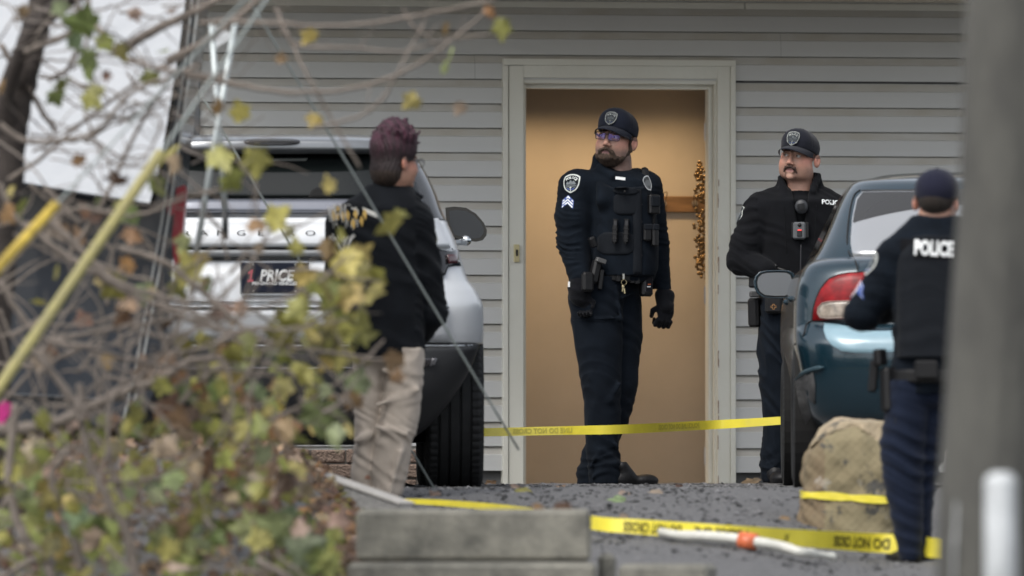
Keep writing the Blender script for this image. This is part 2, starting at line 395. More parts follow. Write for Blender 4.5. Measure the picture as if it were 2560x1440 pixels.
def doorway():
    fr = MB()
    # outer strips
    box_px(fr, 1258, 163, 1271, 1212, -.040, .02); box_px(fr, 1827, 163, 1840, 1212, -.040, .02)
    box_px(fr, 1258, 150, 1840, 162, -.043, .02)
    # flat casing
    box_px(fr, 1272.5, 164, 1309, 1212, -.030, .02); box_px(fr, 1794, 164, 1825.5, 1212, -.030, .02)
    box_px(fr, 1309, 164, 1794, 194, -.030, .02)
    # back band lines on the casing
    box_px(fr, 1276, 168, 1822, 170, -.032, -.028, 0)
    fr.make('door_casing', M_trim, house)
    jb = MB()
    box_px(jb, 1306, 194, 1313, 1212, .0, .13); box_px(jb, 1786, 194, 1800, 1212, .004, .13)
    box_px(jb, 1306, 196, 1794, 208, -.006, .13); box_px(jb, 1311, 208, 1786, 221, .06, .13)
    box_px(jb, 1311, 208, 1315, 1212, .05, .13); box_px(jb, 1771, 208, 1784, 1212, .055, .13)
    box_px(jb, 1778, 208, 1780, 1212, .050, .06, 0)
    jb.make('door_jamb', M_trim, house)
    WOODF = mat('bare_wood', (.22, .13, .07), .8)
    r = np.random.default_rng(5)
    for k in range(16):      # flaked paint showing wood along the inner casing edge
        y = r.uniform(220, 1190); h = r.uniform(6, 40); x = 1795.5+r.uniform(-1, 1)
        p = MB(); box_px(p, x, y, x+1.6, y+h, -.0315, -.028, 0); p.make('bare_wood_flake', WOODF, house)
    # open door leaf edge-on inside
    dl = MB(); a = WL(1767, 500, .14); dzt = WL(1540, 222, .14).z; DR = Matrix.Translation((a.x, .14, 0)) @ Matrix.Rotation(-math.radians(16), 4, 'Z')
    dl.box((0, 0, .01), (.04, .83, dzt), DR, bev=.003)
    leaf = dl.make('door', mat('door_paint', (.42, .42, .41), .5), house)
    for py in (330, 738, 1140):
        h = MB(); c = WL(1766, py, .13); h.box((c.x-.007, .1225, c.z-.045), (c.x+.006, .14, c.z+.045), bev=.003)
        h.tube([(c.x-.007, .128, c.z-.045), (c.x-.007, .128, c.z+.045)], .005, 8)
        h.make('hinge', mat('hinge_steel', (.5, .5, .5), .35, .9) if py != 738 else mat('hinge_dull', (.32, .36, .42), .5, .6), leaf)
    kb = MB(); kb.ball(DR @ Vector((.09, .76, .95)), .028, 12, 8); kb.tube([DR @ Vector((.04, .76, .95)), DR @ Vector((.08, .76, .95))], .012)
    kb.make('knob', mat('brass_knob', (.5, .36, .15), .3, 1), leaf)
    th = MB(); x0 = WL(1313, 500).x; x1 = WL(1790, 500).x; th.box((x0, .0, -.04), (x1, .14, .003)); th.make('threshold', mat('threshold', (.25, .22, .2), .5, .4), house)
    # hall behind
    L, R, D = WL(1313, 500).x-.6, WL(1800, 500).x+.75, 1.05
    zt = 2.42; wm = mat('hall_paint', (.44, .385, .325), .75, vary=.05, vscale=3, bump=.25, bscale=220, bdist=.003)
    b = MB(); b.box((L, D, -.05), (R, D+.1, zt)); b.make('hall_wall', wm, house)
    b = MB(); b.box((L-.1, .131, -.05), (L, D+.1, zt)); b.make('hall_side_wall', wm, house)
    b = MB(); b.box((R, .131, -.05), (R+.1, D+.1, zt)); b.make('hall_side_wall', wm, house)
    b = MB(); b.box((L-.1, .131, zt), (R+.1, D+.1, zt+.1)); b.make('hall_ceiling', mat('ceiling', (.55, .52, .45), .8), house)
    b = MB(); b.box((L-.1, .131, -.1), (R+.1, D+.1, -.002)); b.make('hall_floor', mat('hall_floor', (.2, .13, .08), .5), house)
    # ceiling lamp of the hall: drum shade open below
    lp = MB(); cx, cy, cz = WL(1570, 300).x, .62, 2.30
    n = 24; v = []; f = []
    for z in (cz+.08, cz-.02):
        for k in range(n): v.append((cx+.70*math.copysign(abs(math.cos(6.2832*k/n))**.3, math.cos(6.2832*k/n)), cy+.10*math.sin(6.2832*k/n), z))
    for k in range(n): f.append((k, (k+1) % n, n+(k+1) % n, n+k))
    lp.add(v, f).add(v[:n], [tuple(range(n))]); shade = lp.make('ceiling_lamp_shade', mat('lamp_shade', (.03, .03, .03), .6), house)
    ld = bpy.data.lights.new('hall_lamp', 'AREA'); ld.shape = 'RECTANGLE'; ld.size = 1.3; ld.size_y = .10; ld.energy = 8.5; ld.color = (1.0, .68, .34); ld.spread = math.radians(104)
    lo = bpy.data.objects.new('hall_lamp', ld); COL.objects.link(lo); lo.parent = house; lo.location = (cx, cy, cz-.03)
    # door bell
    b = MB(); box_px(b, 1286, 611, 1299, 655, -.050, -.031, .002); bell = b.make('doorbell', mat('aged_plastic', (.52, .46, .26), .45), house)
    b = MB(); box_px(b, 1290, 624, 1295, 640, -.0525, -.050, 0); b.make('button', mat('black_plastic', (.015, .015, .018), .35), bell)
doorway()
def coat_rack():
    m = mat('brown_board', (.17, .095, .045), .5, vary=.35, vscale=5, stretch=(1, 1, 6)); D = 1.05-.02
    a = WL(1560, 530, D); c = WL(1815, 491, D)
    r = empty('coat_rack', house.matrix_world @ Vector((0, 0, 0)) if False else HC, 'brown wooden coat rack board on the hall wall with wire hooks', 'coat rack', rz=YAW)
    b = MB(); b.box((a.x, D, a.z), (c.x, D+.018, c.z), bev=.003); b.make('board', m, r)
    hm = mat('bronze_wire', (.12, .08, .04), .3, .9); pm = mat('hook_plate', (.35, .30, .26), .4, .6)
    for px in (1659, 1737):
        c = WL(px, 508, D); h = MB()
        lo = smoothpts([(c.x-.002, D-.015, c.z-.03), (c.x-.010, D-.02, c.z+.02), (c.x-.010, D-.045, c.z+.050), (c.x, D-.05, c.z+.058), (c.x+.010, D-.045, c.z+.050), (c.x+.008, D-.02, c.z+.02), (c.x+.002, D-.015, c.z-.025)], 5)
        h.tube(lo, .0022, 6)
        h.tube(smoothpts([(c.x, D-.006, c.z-.01), (c.x, D-.02, c.z-.045), (c.x, D-.04, c.z-.05), (c.x, D-.045, c.z-.025)], 5), .0028, 6)
        h.make('hook', hm, r, True)
        q = MB(); q.tube([(c.x, D-.006, c.z), (c.x, D, c.z)], .017, 14); q.make('hook_plate', pm, r)
coat_rack()
def wreath():
    r_ = empty('berry_wreath', HC, 'round gold bead wreath hanging on the open door inside the hall', 'wreath', rz=YAW)
    hx = WL(1767, 500, .14).x; b = MB(); st = MB(); r = np.random.default_rng(21); cz = WL(1757, 550, .50).z
    for k in range(210):
        th = r.uniform(0, 6.283); R = .210+np.clip(r.normal()*.03, -.05, .045); t = r.uniform(0, .07)*(1-abs(R-.215)*4)
        y = .50+R*math.cos(th); x = hx+(y-.14)*.287-.010-t; z = cz+R*1.18*math.sin(th)
        b.ball((x, y, z), r.uniform(.0085, .0105), 12, 8)
        if k % 3 == 0: st.tube([(hx+(.36+.2*math.cos(th))*.287-.006, .50+.2*math.cos(th), cz+.2*math.sin(th)), (x, y, z)], .001, 4)
    b.make('berries', mat('gold_beads', (.19, .12, .055), .32, .75), r_, True); st.make('twigs', mat('twig_wire', (.08, .05, .03), .6), r_)
wreath()
# ================================================================ PEOPLE
NAVY = mat('navy_cloth', (.0040, .0066, .0108), .9, vary=.25, vscale=14, bump=.35, bscale=420, sheen=.02, spec=.11, bdist=.002)
NAVY2 = mat('navy_trouser_cloth', (.0042, .0068, .0112), .85, vary=.25, vscale=10, bump=.3, bscale=380, sheen=.02, spec=.11, bdist=.002)
BLACKC = mat('black_cloth', (.0038, .0042, .0056), .9, vary=.25, vscale=14, bump=.35, bscale=420, sheen=.03, spec=.14, bdist=.002)
VESTM = mat('vest_nylon', (.0040, .0058, .0090), .8, bump=.4, bscale=500, sheen=.03, spec=.2, bdist=.002)
CAPM = mat('cap_cloth', (.0080, .0105, .019), .9, bump=.35, bscale=600, sheen=.06, spec=.15, bdist=.002)
LEATH = mat('gear_polymer', (.0048, .0048, .0055), .45, bump=.15, bscale=200, spec=.35, bdist=.002)
GLOVE = mat('glove_fleece', (.0055, .0060, .008), .95, bump=.5, bscale=300, sheen=.08, spec=.1, bdist=.003)
SHOE = mat('shoe_leather', (.006, .006, .007), .5, bump=.2, bscale=90, spec=.3)
PATCHW = mat('patch_thread', (.60, .63, .60), .8, bump=.3, bscale=400, bdist=.001)
PATCHD = mat('patch_ground', (.02, .025, .03), .85)
PATCHG = mat('patch_grey_thread', (.16, .18, .19), .85, bump=.3, bscale=500, bdist=.001)
PATCHB = mat('patch_blue_thread', (.05, .09, .28), .8)
WHITE = mat('white_print', (.72, .74, .74), .7)
STEEL = mat('steel', (.45, .45, .42), .3, 1)
HAIRD = mat('dark_brown_hair', (.020, .013, .009), .75, vary=.7, vscale=55, bump=1.0, bscale=240, stretch=(3, 3, .6), bdist=.006)
SKINM = {}
def skin(name, tint=1.0):
    m = mat(name, (.3, .2, .15), .55, attr=True, vary=.12, vscale=30, bump=.18, bscale=350, bdist=.002)
    b = m.node_tree.nodes['Principled BSDF']; b.inputs['Subsurface Weight'].default_value = .08
    b.inputs['Subsurface Radius'].default_value = (.01, .004, .002); return m
SK = skin('skin')

def head_frame(c, yaw, pitch, roll, sc):
    return Vector(c), Matrix.Rotation(math.radians(yaw), 3, 'Z') @ Matrix.Rotation(math.radians(roll), 3, 'Y') @ Matrix.Rotation(math.radians(pitch), 3, 'X'), sc
def add_head(s, HF, wide=1.0, jaw=1.0):
    C, R, k = HF
    def T(p): return C+R @ (Vector(p)*k)
    def E(c, r, kk=.012, mode='add', RR=None): s.ell(T(c), [q*k for q in r], R if RR is None else R @ RR, kk, mode)
    def L(a, b, r0, r1, kk=.008, mode='add'): s.rc(T(a), T(b), r0*k, r1*k, kk, mode)
    E((0, .012, .040), (.075*wide, .094, .082), 0)
    E((0, -.022, -.030), (.063*wide, .070, .075), .02)
    E((0, -.030, -.088), (.047*wide*jaw, .048, .030), .03)
    for sx in (-1, 1):
        E((sx*.038*wide, -.052, -.036), (.026, .028, .028), .035)
        E((sx*.042*wide*jaw, -.008, -.070), (.022, .044, .034), .04)
        E((sx*.031, -.099, .004), (.017, .014, .011), .010, 'cut')
        L((sx*.012, -.087, .019), (sx*.046, -.075, .021), .0070, .006, .012)
        # ear: rim plus bowl
        A = Matrix.Rotation(sx*math.radians(-24), 3, 'Z')
        E((sx*(.083*wide), .016, -.012), (.010, .020, .033), .006, RR=A)
        E((sx*(.092*wide), .010, -.008), (.007, .009, .017), .004, 'cut', RR=A)
        E((sx*.012, -.101, -.040), (.0085, .010, .008), .006)
        E((sx*.008, -.104, -.0475), (.004, .006, .003), .002, 'cut')
    L((0, -.090, .008), (0, -.112, -.034), .0075, .0115, .008)
    L((-.018, -.092, -.066), (.018, -.092, -.066), .0055, .0055, .006)
    L((-.016, -.091, -.079), (.016, -.091, -.079), .0065, .0065, .006)
    L((-.021, -.100, -.072), (.021, -.100, -.072), .002, .002, .003, 'cut')
    E((0, -.082, -.102), (.020, .016, .016), .015)
    for sx in (-1, 1):   # lids
        L((sx*.020, -.0905, .0085), (sx*.043, -.0845, .0075), .0042, .0036, .004)
        L((sx*.020, -.0895, -.0070), (sx*.042, -.0840, -.0065), .0036, .003, .004)
    return T
def head_local(V, HF):
    C, R, k = HF; return (np.array(V)-np.array(C)) @ np.array(R)/k
def skin_color(V, HF, base=(.40, .235, .17), beard=None, stubble=.0):
    q = head_local(V, HF); x, y, z = q.T; n = len(q); c = np.tile(np.array(base), (n, 1))
    g = lambda cx, cy, cz, r: np.exp(-((x-cx)**2+(y-cy)**2+(z-cz)**2)/r**2)
    ax = np.abs(x)
    red = np.exp(-((ax-.045)**2+(y+.07)**2+(z+.035)**2)/.022**2)*.6+g(0, -.11, -.035, .016)*.8+np.exp(-((ax-.085)**2+(z+.012)**2)/.03**2)*.9
    c = c*(1+red[:, None]*np.array([.18, -.12, -.12]))
    lips = ((ax < .021) & (np.abs(z+.073) < .010-ax*.22) & (y < -.08)).astype(float)
    c = c*(1-lips[:, None])+lips[:, None]*np.array([.33, .14, .12])
    br = ((np.abs(z-(.024+.10*(ax-.012)-2.2*np.clip(ax-.034, 0, 1)**1.3)) < .0048) & (ax > .011) & (ax < .052) & (y < -.06)).astype(float)
    c = c*(1-br[:, None]*.82)+br[:, None]*.82*np.array([.035, .022, .016])
    soc = np.exp(-((ax-.031)**2+(z-.0)**2)/.016**2)*(y < -.06)
    c = c*(1-.22*soc[:, None])
    if stubble:
        m = np.clip((-.045-z)/.02, 0, 1)*(y < .03)*(z > -.16)+np.clip((.06-np.abs(y-.0))/.04, 0, 1)*0
        c = c*(1-stubble*m[:, None]*np.array([.55, .5, .42]))
    side = ((z > .0) & (y > -.055) & (ax > .05)) | ((z > -.045) & (y > .04))
    c[side] = c[side]*.3+np.array([.03, .02, .015])*.7
    return c
def eyes(root, HF, gaze, parent):
    C, R, k = HF; em = mat('eyeball', (1, 1, 1), .15, attr=True)
    for sx in (-1, 1):
        b = MB(); c = Vector((sx*.0315, -.0815, .0005)); n, m = 20, 14; r = .0112
        g = Vector(gaze).normalized(); bb = MB(); bb.ball((0, 0, 0), r, n, m)
        for q in bb.v:
            w = Vector(q).normalized().dot(g)
            col = (.004, .004, .004) if w > .93 else ((.05, .035, .025) if w > .83 else (.50, .46, .43))
            b.v.append(tuple(C+R @ ((c+Vector(q))*k))); b.c.append(col)
        o = len(b.v)-len(bb.v); b.f += [tuple(i+o for i in f) for f in bb.f]
        b.make('eye', em, parent, True, usecol=True)
def mkcap(parent, HF, m, badge=True, front=True, wide=1.0, sheen=True):
    C, R, k = HF
    s = SDF((-.13, -.15, -.06), (.13, .15, .17), .0045)
    s.ell((0, .010, .045), (.087*wide, .106, .092), k=0)
    s.ell((0, -.045, .080), (.066*wide, .050, .056), k=.03)
    s.plane((0, -.22, -1), -.0215, .004); 
    # band seam and panel seams
    def seam(x, y, z): 
        a = np.arctan2(x, -(y-.01)); d = np.zeros_like(x)
        for t in (0, 1.05, 2.1, 3.14, -1.05, -2.1): d += np.exp(-((a-t)/.03)**2)*.0012
        return d+np.exp(-((z+.22*y-.046)/.0022)**2)*.0008
    s.disp(seam); V, f = s.mesh()
    V2 = [C+R @ (Vector(p)*k) for p in V]
    cap = mk('cap', V2, f, m, parent, True)
    b = MB(); b.ball((0, .01, .1375), (.008, .008, .004), 12, 6); b.v = [tuple(C+R @ (Vector(p)*k)) for p in b.v]; b.make('cap_button', m, cap, True)
    if front:
        nu, nv = 25, 9; v = []; f = []
        for side in (0, 1):
            for j in range(nv):
                for i in range(nu):
                    u = -1+2*i/(nu-1); w = j/(nv-1)
                    x = u*(.084-.003*w)*wide; y0 = .010-.104*math.sqrt(max(1-(.90*u)**2, 0)); reach = .078*(1-abs(u)**3.2)
                    v.append((x, y0+.004-w*reach, .046-.014*u*u-.014*w-.008*w*w+(.0032 if side else 0)-.22*(y0+.093)))
        g = lambda s_, j, i: s_*nu*nv+j*nu+i
        for j in range(nv-1):
            for i in range(nu-1):
                f.append((g(0, j, i), g(0, j+1, i), g(0, j+1, i+1), g(0, j, i+1))); f.append((g(1, j, i), g(1, j, i+1), g(1, j+1, i+1), g(1, j+1, i)))
        for i in range(nu-1): f.append((g(0, nv-1, i), g(1, nv-1, i), g(1, nv-1, i+1), g(0, nv-1, i+1)))
        mk('cap_brim', [C+R @ (Vector(p)*k) for p in v], f, m, cap, True)
    return cap, V2, f
def text2d(txt, size=1.0, bold=.0, sx=1.0):
    cu = bpy.data.curves.new('t', 'FONT'); cu.body = txt; cu.size = size; cu.offset = bold; cu.resolution_u = 3; cu.align_x = 'CENTER'; cu.align_y = 'CENTER'
    o = bpy.data.objects.new('t', cu); COL.objects.link(o)
    me = o.to_mesh(); v = [(q.co.x*sx, q.co.y) for q in me.vertices]; f = [tuple(p.vertices) for p in me.polygons]
    o.to_mesh_clear(); bpy.data.objects.remove(o); bpy.data.curves.remove(cu); return v, f
def shield_outline(n=40):
    pts = []
    # classic shield: bowed top with corner tips, sides curving to a point; unit height
    top = smoothpts([(-.40, .38, 0), (-.22, .47, 0), (0, .50, 0), (.22, .47, 0), (.40, .38, 0)], 5)
    right = smoothpts([(.40, .38, 0), (.43, .15, 0), (.40, -.10, 0), (.28, -.32, 0), (0, -.50, 0)], 6)[1:]
    left = [Vector((-p.x, p.y, 0)) for p in reversed(right[:-1])]
    return [(p.x, p.y) for p in top+right+left]
def badge2d():
    "returns dict name -> (verts2d, faces)"
    o = shield_outline(); n = len(o); D = {}
    D['ground'] = (list(o)+[(0, 0)], [(i, (i+1) % n, n) for i in range(n)])
    i1 = [(x*.88, y*.88) for x, y in o]
    D['rim'] = (o+i1, [(i, (i+1) % n, n+(i+1) % n, n+i) for i in range(n)])
    b2 = MB()
    def poly(p): b2.add([(x, y, 0) for x, y in p], [tuple(range(len(p)))])
    # inner emblem: hills, river bands and a central bar
    poly([(-.27, -.02), (-.20, .10), (-.12, .04), (-.02, .20), (.06, .08), (.14, .16), (.27, .0), (.20, -.05), (0, -.01), (-.2, -.06)])
    poly([(-.29, -.09), (0, -.05), (.29, -.10), (.28, -.13), (0, -.085), (-.28, -.125)])
    poly([(-.27, -.17), (0, -.12), (.27, -.18), (.25, -.215), (0, -.155), (-.25, -.205)])
    for k in range(7): poly([(-.20+.06*k, -.03), (-.185+.06*k, .02), (-.17+.06*k, -.03)])
    D['emblem'] = ([(q[0], q[1]) for q in b2.v], b2.f)
    b3 = MB(); b3.add([(x, y, 0) for x, y in [(-.018, -.44), (-.018, -.20), (.018, -.20), (.018, -.44)]], [(0, 1, 2, 3)])
    b3.add([(x, y, 0) for x, y in [(-.07, -.20), (0, -.165), (.07, -.20), (0, -.235)]], [(0, 1, 2, 3)])
    for i, ch in enumerate('POLICE'):
        a = math.radians(64-25.5*i); v, f = text2d(ch, .19, .006); R0 = .40
        cx, cy = R0*.78*math.cos(a+math.pi/2-math.radians(0)-math.pi/2+0), 0
        th = math.radians(50-20*i); cx = -.33*math.sin(th); cy = .02+.30*math.cos(th)+.0
        c_, s_ = math.cos(th*.75), math.sin(th*.75)
        b3.add([(cx+x*c_-y*s_, cy+x*s_+y*c_, 0) for x, y in v], f)
    D['text'] = ([(q[0], q[1]) for q in b3.v], b3.f)
    b4 = MB()
    for sx in (-1, 1): b4.add([(sx*x, y, 0) for x, y in [(.04, -.27), (.22, -.22), (.20, -.28), (.04, -.35)]], [(0, 1, 2, 3)])
    D['blue'] = ([(q[0], q[1]) for q in b4.v], b4.f)
    return D
BADGE = badge2d()
def bvh(V, f): return BVHTree.FromPolygons([Vector(p) for p in V], [tuple(int(i) for i in q) for q in f])
def decal(name, vf, size, c, right, up, tree, m, parent, off=.0015, sub=0):
    "lay a flat shape on a surface: shape plane at c, projected along -normal"
    right = Vector(right).normalized(); up = Vector(up).normalized(); n = right.cross(up).normalized(); up = n.cross(right).normalized()
    v2, f2 = vf; sz = size if hasattr(size, '__len__') else (size, size); out_ = []
    if sub:
        me = bpy.data.meshes.new('x'); me.from_pydata([(x, y, 0) for x, y in v2], [], f2)
        import bmesh
        bm = bmesh.new(); bm.from_mesh(me); bmesh.ops.triangulate(bm, faces=bm.faces)
        bmesh.ops.subdivide_edges(bm, edges=bm.edges, cuts=sub, use_grid_fill=True)
        v2 = [(q.co.x, q.co.y) for q in bm.verts]; bm.verts.index_update(); f2 = [tuple(q.index for q in p.verts) for p in bm.faces]; bm.free(); bpy.data.meshes.remove(me)
    last = None
    for x, y in v2:
        p = Vector(c)+right*x*sz[0]+up*y*sz[1]; o = p+n*.25
        h, nn, i, dd = tree.ray_cast(o, -n, .5)
        q = h+n*off if h is not None else (p if last is None else p+n*((last-p).dot(n)))
        if h is not None: last = q
        out_.append(q)
    return mk(name, out_, f2, m, parent, False)
def slab(name, w, h, c, right, up, tree, m, parent, th=.008, nx=8, ny=10, rnd=.15, shape=None):
    "cloth pocket or pouch flap following the surface, with thickness"
    right = Vector(right).normalized(); up = Vector(up).normalized(); n = right.cross(up).normalized(); up = n.cross(right).normalized()
    top = []
    for j in range(ny+1):
        for i in range(nx+1):
            u = -1+2*i/nx; v = -1+2*j/ny
            uu = u*(1-(rnd*abs(v)**6)); vv = v*(1-(rnd*abs(u)**6)*w/h)
            if shape: uu, vv = shape(uu, vv)
            p = Vector(c)+right*uu*w/2+up*vv*h/2; o = p+n*.25; hh, _, _, _ = tree.ray_cast(o, -n, .5)
            q = hh if hh is not None else p
            e = min(1, (1-max(abs(u), abs(v)))*4); top.append((q, th*(.55+.45*e)))
    N = (nx+1)*(ny+1); V = [q+n*t for q, t in top]+[q-n*.004 for q, t in top]; f = []
    g = lambda j, i: j*(nx+1)+i
    for j in range(ny):
        for i in range(nx): f.append((g(j, i), g(j, i+1), g(j+1, i+1), g(j+1, i)))
    bd = [g(0, i) for i in range(nx)]+[g(j, nx) for j in range(ny)]+[g(ny, i) for i in range(nx, 0, -1)]+[g(j, 0) for j in range(ny, 0, -1)]
    for a, b_ in zip(bd, bd[1:]+bd[:1]): f.append((b_, a, a+N, b_+N))
    return mk(name, V, f, m, parent, True)
def put_badge(parent, c, right, up, tree, size=.085, name='badge'):
    g = decal(name, BADGE['ground'], size, c, right, up, tree, PATCHD, parent, .0015)
    decal('badge_rim', BADGE['rim'], size, c, right, up, tree, PATCHW, g, .0026)
    decal('badge_emblem', BADGE['emblem'], size, c, right, up, tree, PATCHG, g, .0026)
    decal('badge_lettering', BADGE['text'], size, c, right, up, tree, PATCHW, g, .0030)
    decal('badge_ribbon', BADGE['blue'], size, c, right, up, tree, PATCHB, g, .0028)
    return g
def chevrons(parent, c, right, up, tree, size=.06):
    bb = MB()
    for k in range(3):
        y = .30-.26*k
        bb.add([(-.5, y-.42, 0), (0, y, 0), (.5, y-.42, 0), (.5, y-.28, 0), (0, y+.14, 0), (-.5, y-.28, 0)], [(0, 1, 4, 5), (1, 2, 3, 4)])
    g = decal('chevron_patch', ([(-.56, -.70), (0, -.28), (.56, -.70), (.56, .05), (0, .50), (-.56, .05)], [(0, 1, 4, 5), (1, 2, 3, 4)]), size, c, right, up, tree, PATCHB, parent, .0015, 2)
    decal('chevron', ([(x, y) for x, y, z in bb.v], bb.f), size, c, right, up, tree, WHITE, g, .003)
def gear(name, lo, hi, M, m, parent, bev=.006):
    b = MB(); b.box(lo, hi, M, bev); return b.make(name, m, parent)
def TR(c, rz=0, rx=0, ry=0):
    return Matrix.Translation(Vector(c)) @ Matrix.Rotation(math.radians(rz), 4, 'Z') @ Matrix.Rotation(math.radians(ry), 4, 'Y') @ Matrix.Rotation(math.radians(rx), 4, 'X')
class Fig:
    def __init__(s, label, px0, py0, d, cat='person'):
        s.d = d; s.s = F/d; s.px0 = px0; s.py0 = py0; s.root = empty('person', P(px0, py0, d), label, cat)
    def p(s, px, py, dy=0.0): return Vector(((px-s.px0)/s.s, dy, (s.py0-py)/s.s))
    def sec(s, rows, dy=0.0, ry=.1):
        o = []
        for r in rows:
            py, a, b = r[:3]; y = r[3] if len(r) > 3 else dy; q = r[4] if len(r) > 4 else ry
            o.append(((s.py0-py)/s.s, ((a+b)/2-s.px0)/s.s, y, (b-a)/2/s.s, q))
        return o
def shoe(s, fig, px, py, dy, ang, L=.29, name='shoe', m=None, sc=1.0):
    "ang: toe heading (deg, 0 = away from camera, 90 = picture right)"
    g = SDF((-.08, -.12, -.02), (.08, .24, .14), .005)
    g.ell((0, .14, .022), (.048, .085, .042), k=0).ell((0, .0, .03), (.040, .075, .05), k=.03).rc((0, .02, .06), (0, -.02, .11), .040, .040, k=.03)
    g.plane((0, 0, -1), 0, .003); g.disp(lambda x, y, z: np.exp(-((z-.016)/.003)**2)*.002); V, f = g.mesh()
    R = Matrix.Rotation(math.radians(-ang), 3, 'Z'); c = fig.p(px, py, dy)
    mk(name, [c+R @ (Vector(p)*sc) for p in V], f, m or SHOE, fig.root, True)
def hand(fig, palm, fdir, side, curl, parent, m, name, sc=1.0):
    "gloved or bare hand; palm centre, finger direction, side = thumb side vector"
    c = Vector(palm); f_ = Vector(fdir).normalized(); t = Vector(side); t = (t-f_*t.dot(f_)).normalized(); n = f_.cross(t).normalized()
    lo = c-Vector((.13,)*3); hi = c+Vector((.13,)*3); g = SDF(lo, hi, .0035)
    k = sc
    g.ell(c, (.040*k, .016*k, .046*k), Matrix((t, n, f_)).transposed(), 0)
    g.rc(c-f_*.03*k, c-f_*.075*k, .030*k, .030*k, .02)
    Ls = [(.030, .95), (.010, 1.05), (-.011, 1.0), (-.031, .82)]
    for off, ln in Ls:
        p = c+t*off*k+f_*.040*k; a = 0; d = f_.copy(); r = .0105*k
        for j, sg in enumerate((.036, .026, .020)):
            a += math.radians(curl[j]); d = (f_*math.cos(a)+n*math.sin(a)); q = p+d*sg*ln*k
            g.rc(p, q, r, r*.9, .004); p = q; r *= .9
    p = c+t*.030*k-f_*.02*k; q = p+(t*.7+f_*.6+n*.35).normalized()*.036*k; g.rc(p, q, .014*k, .012*k, .012)
    q2 = q+(f_*.85+n*.6-t*.1).normalized()*.030*k; g.rc(q, q2, .012*k, .0095*k, .004)
    V, fc = g.mesh(); return mk(name, V, fc, m, parent, True)

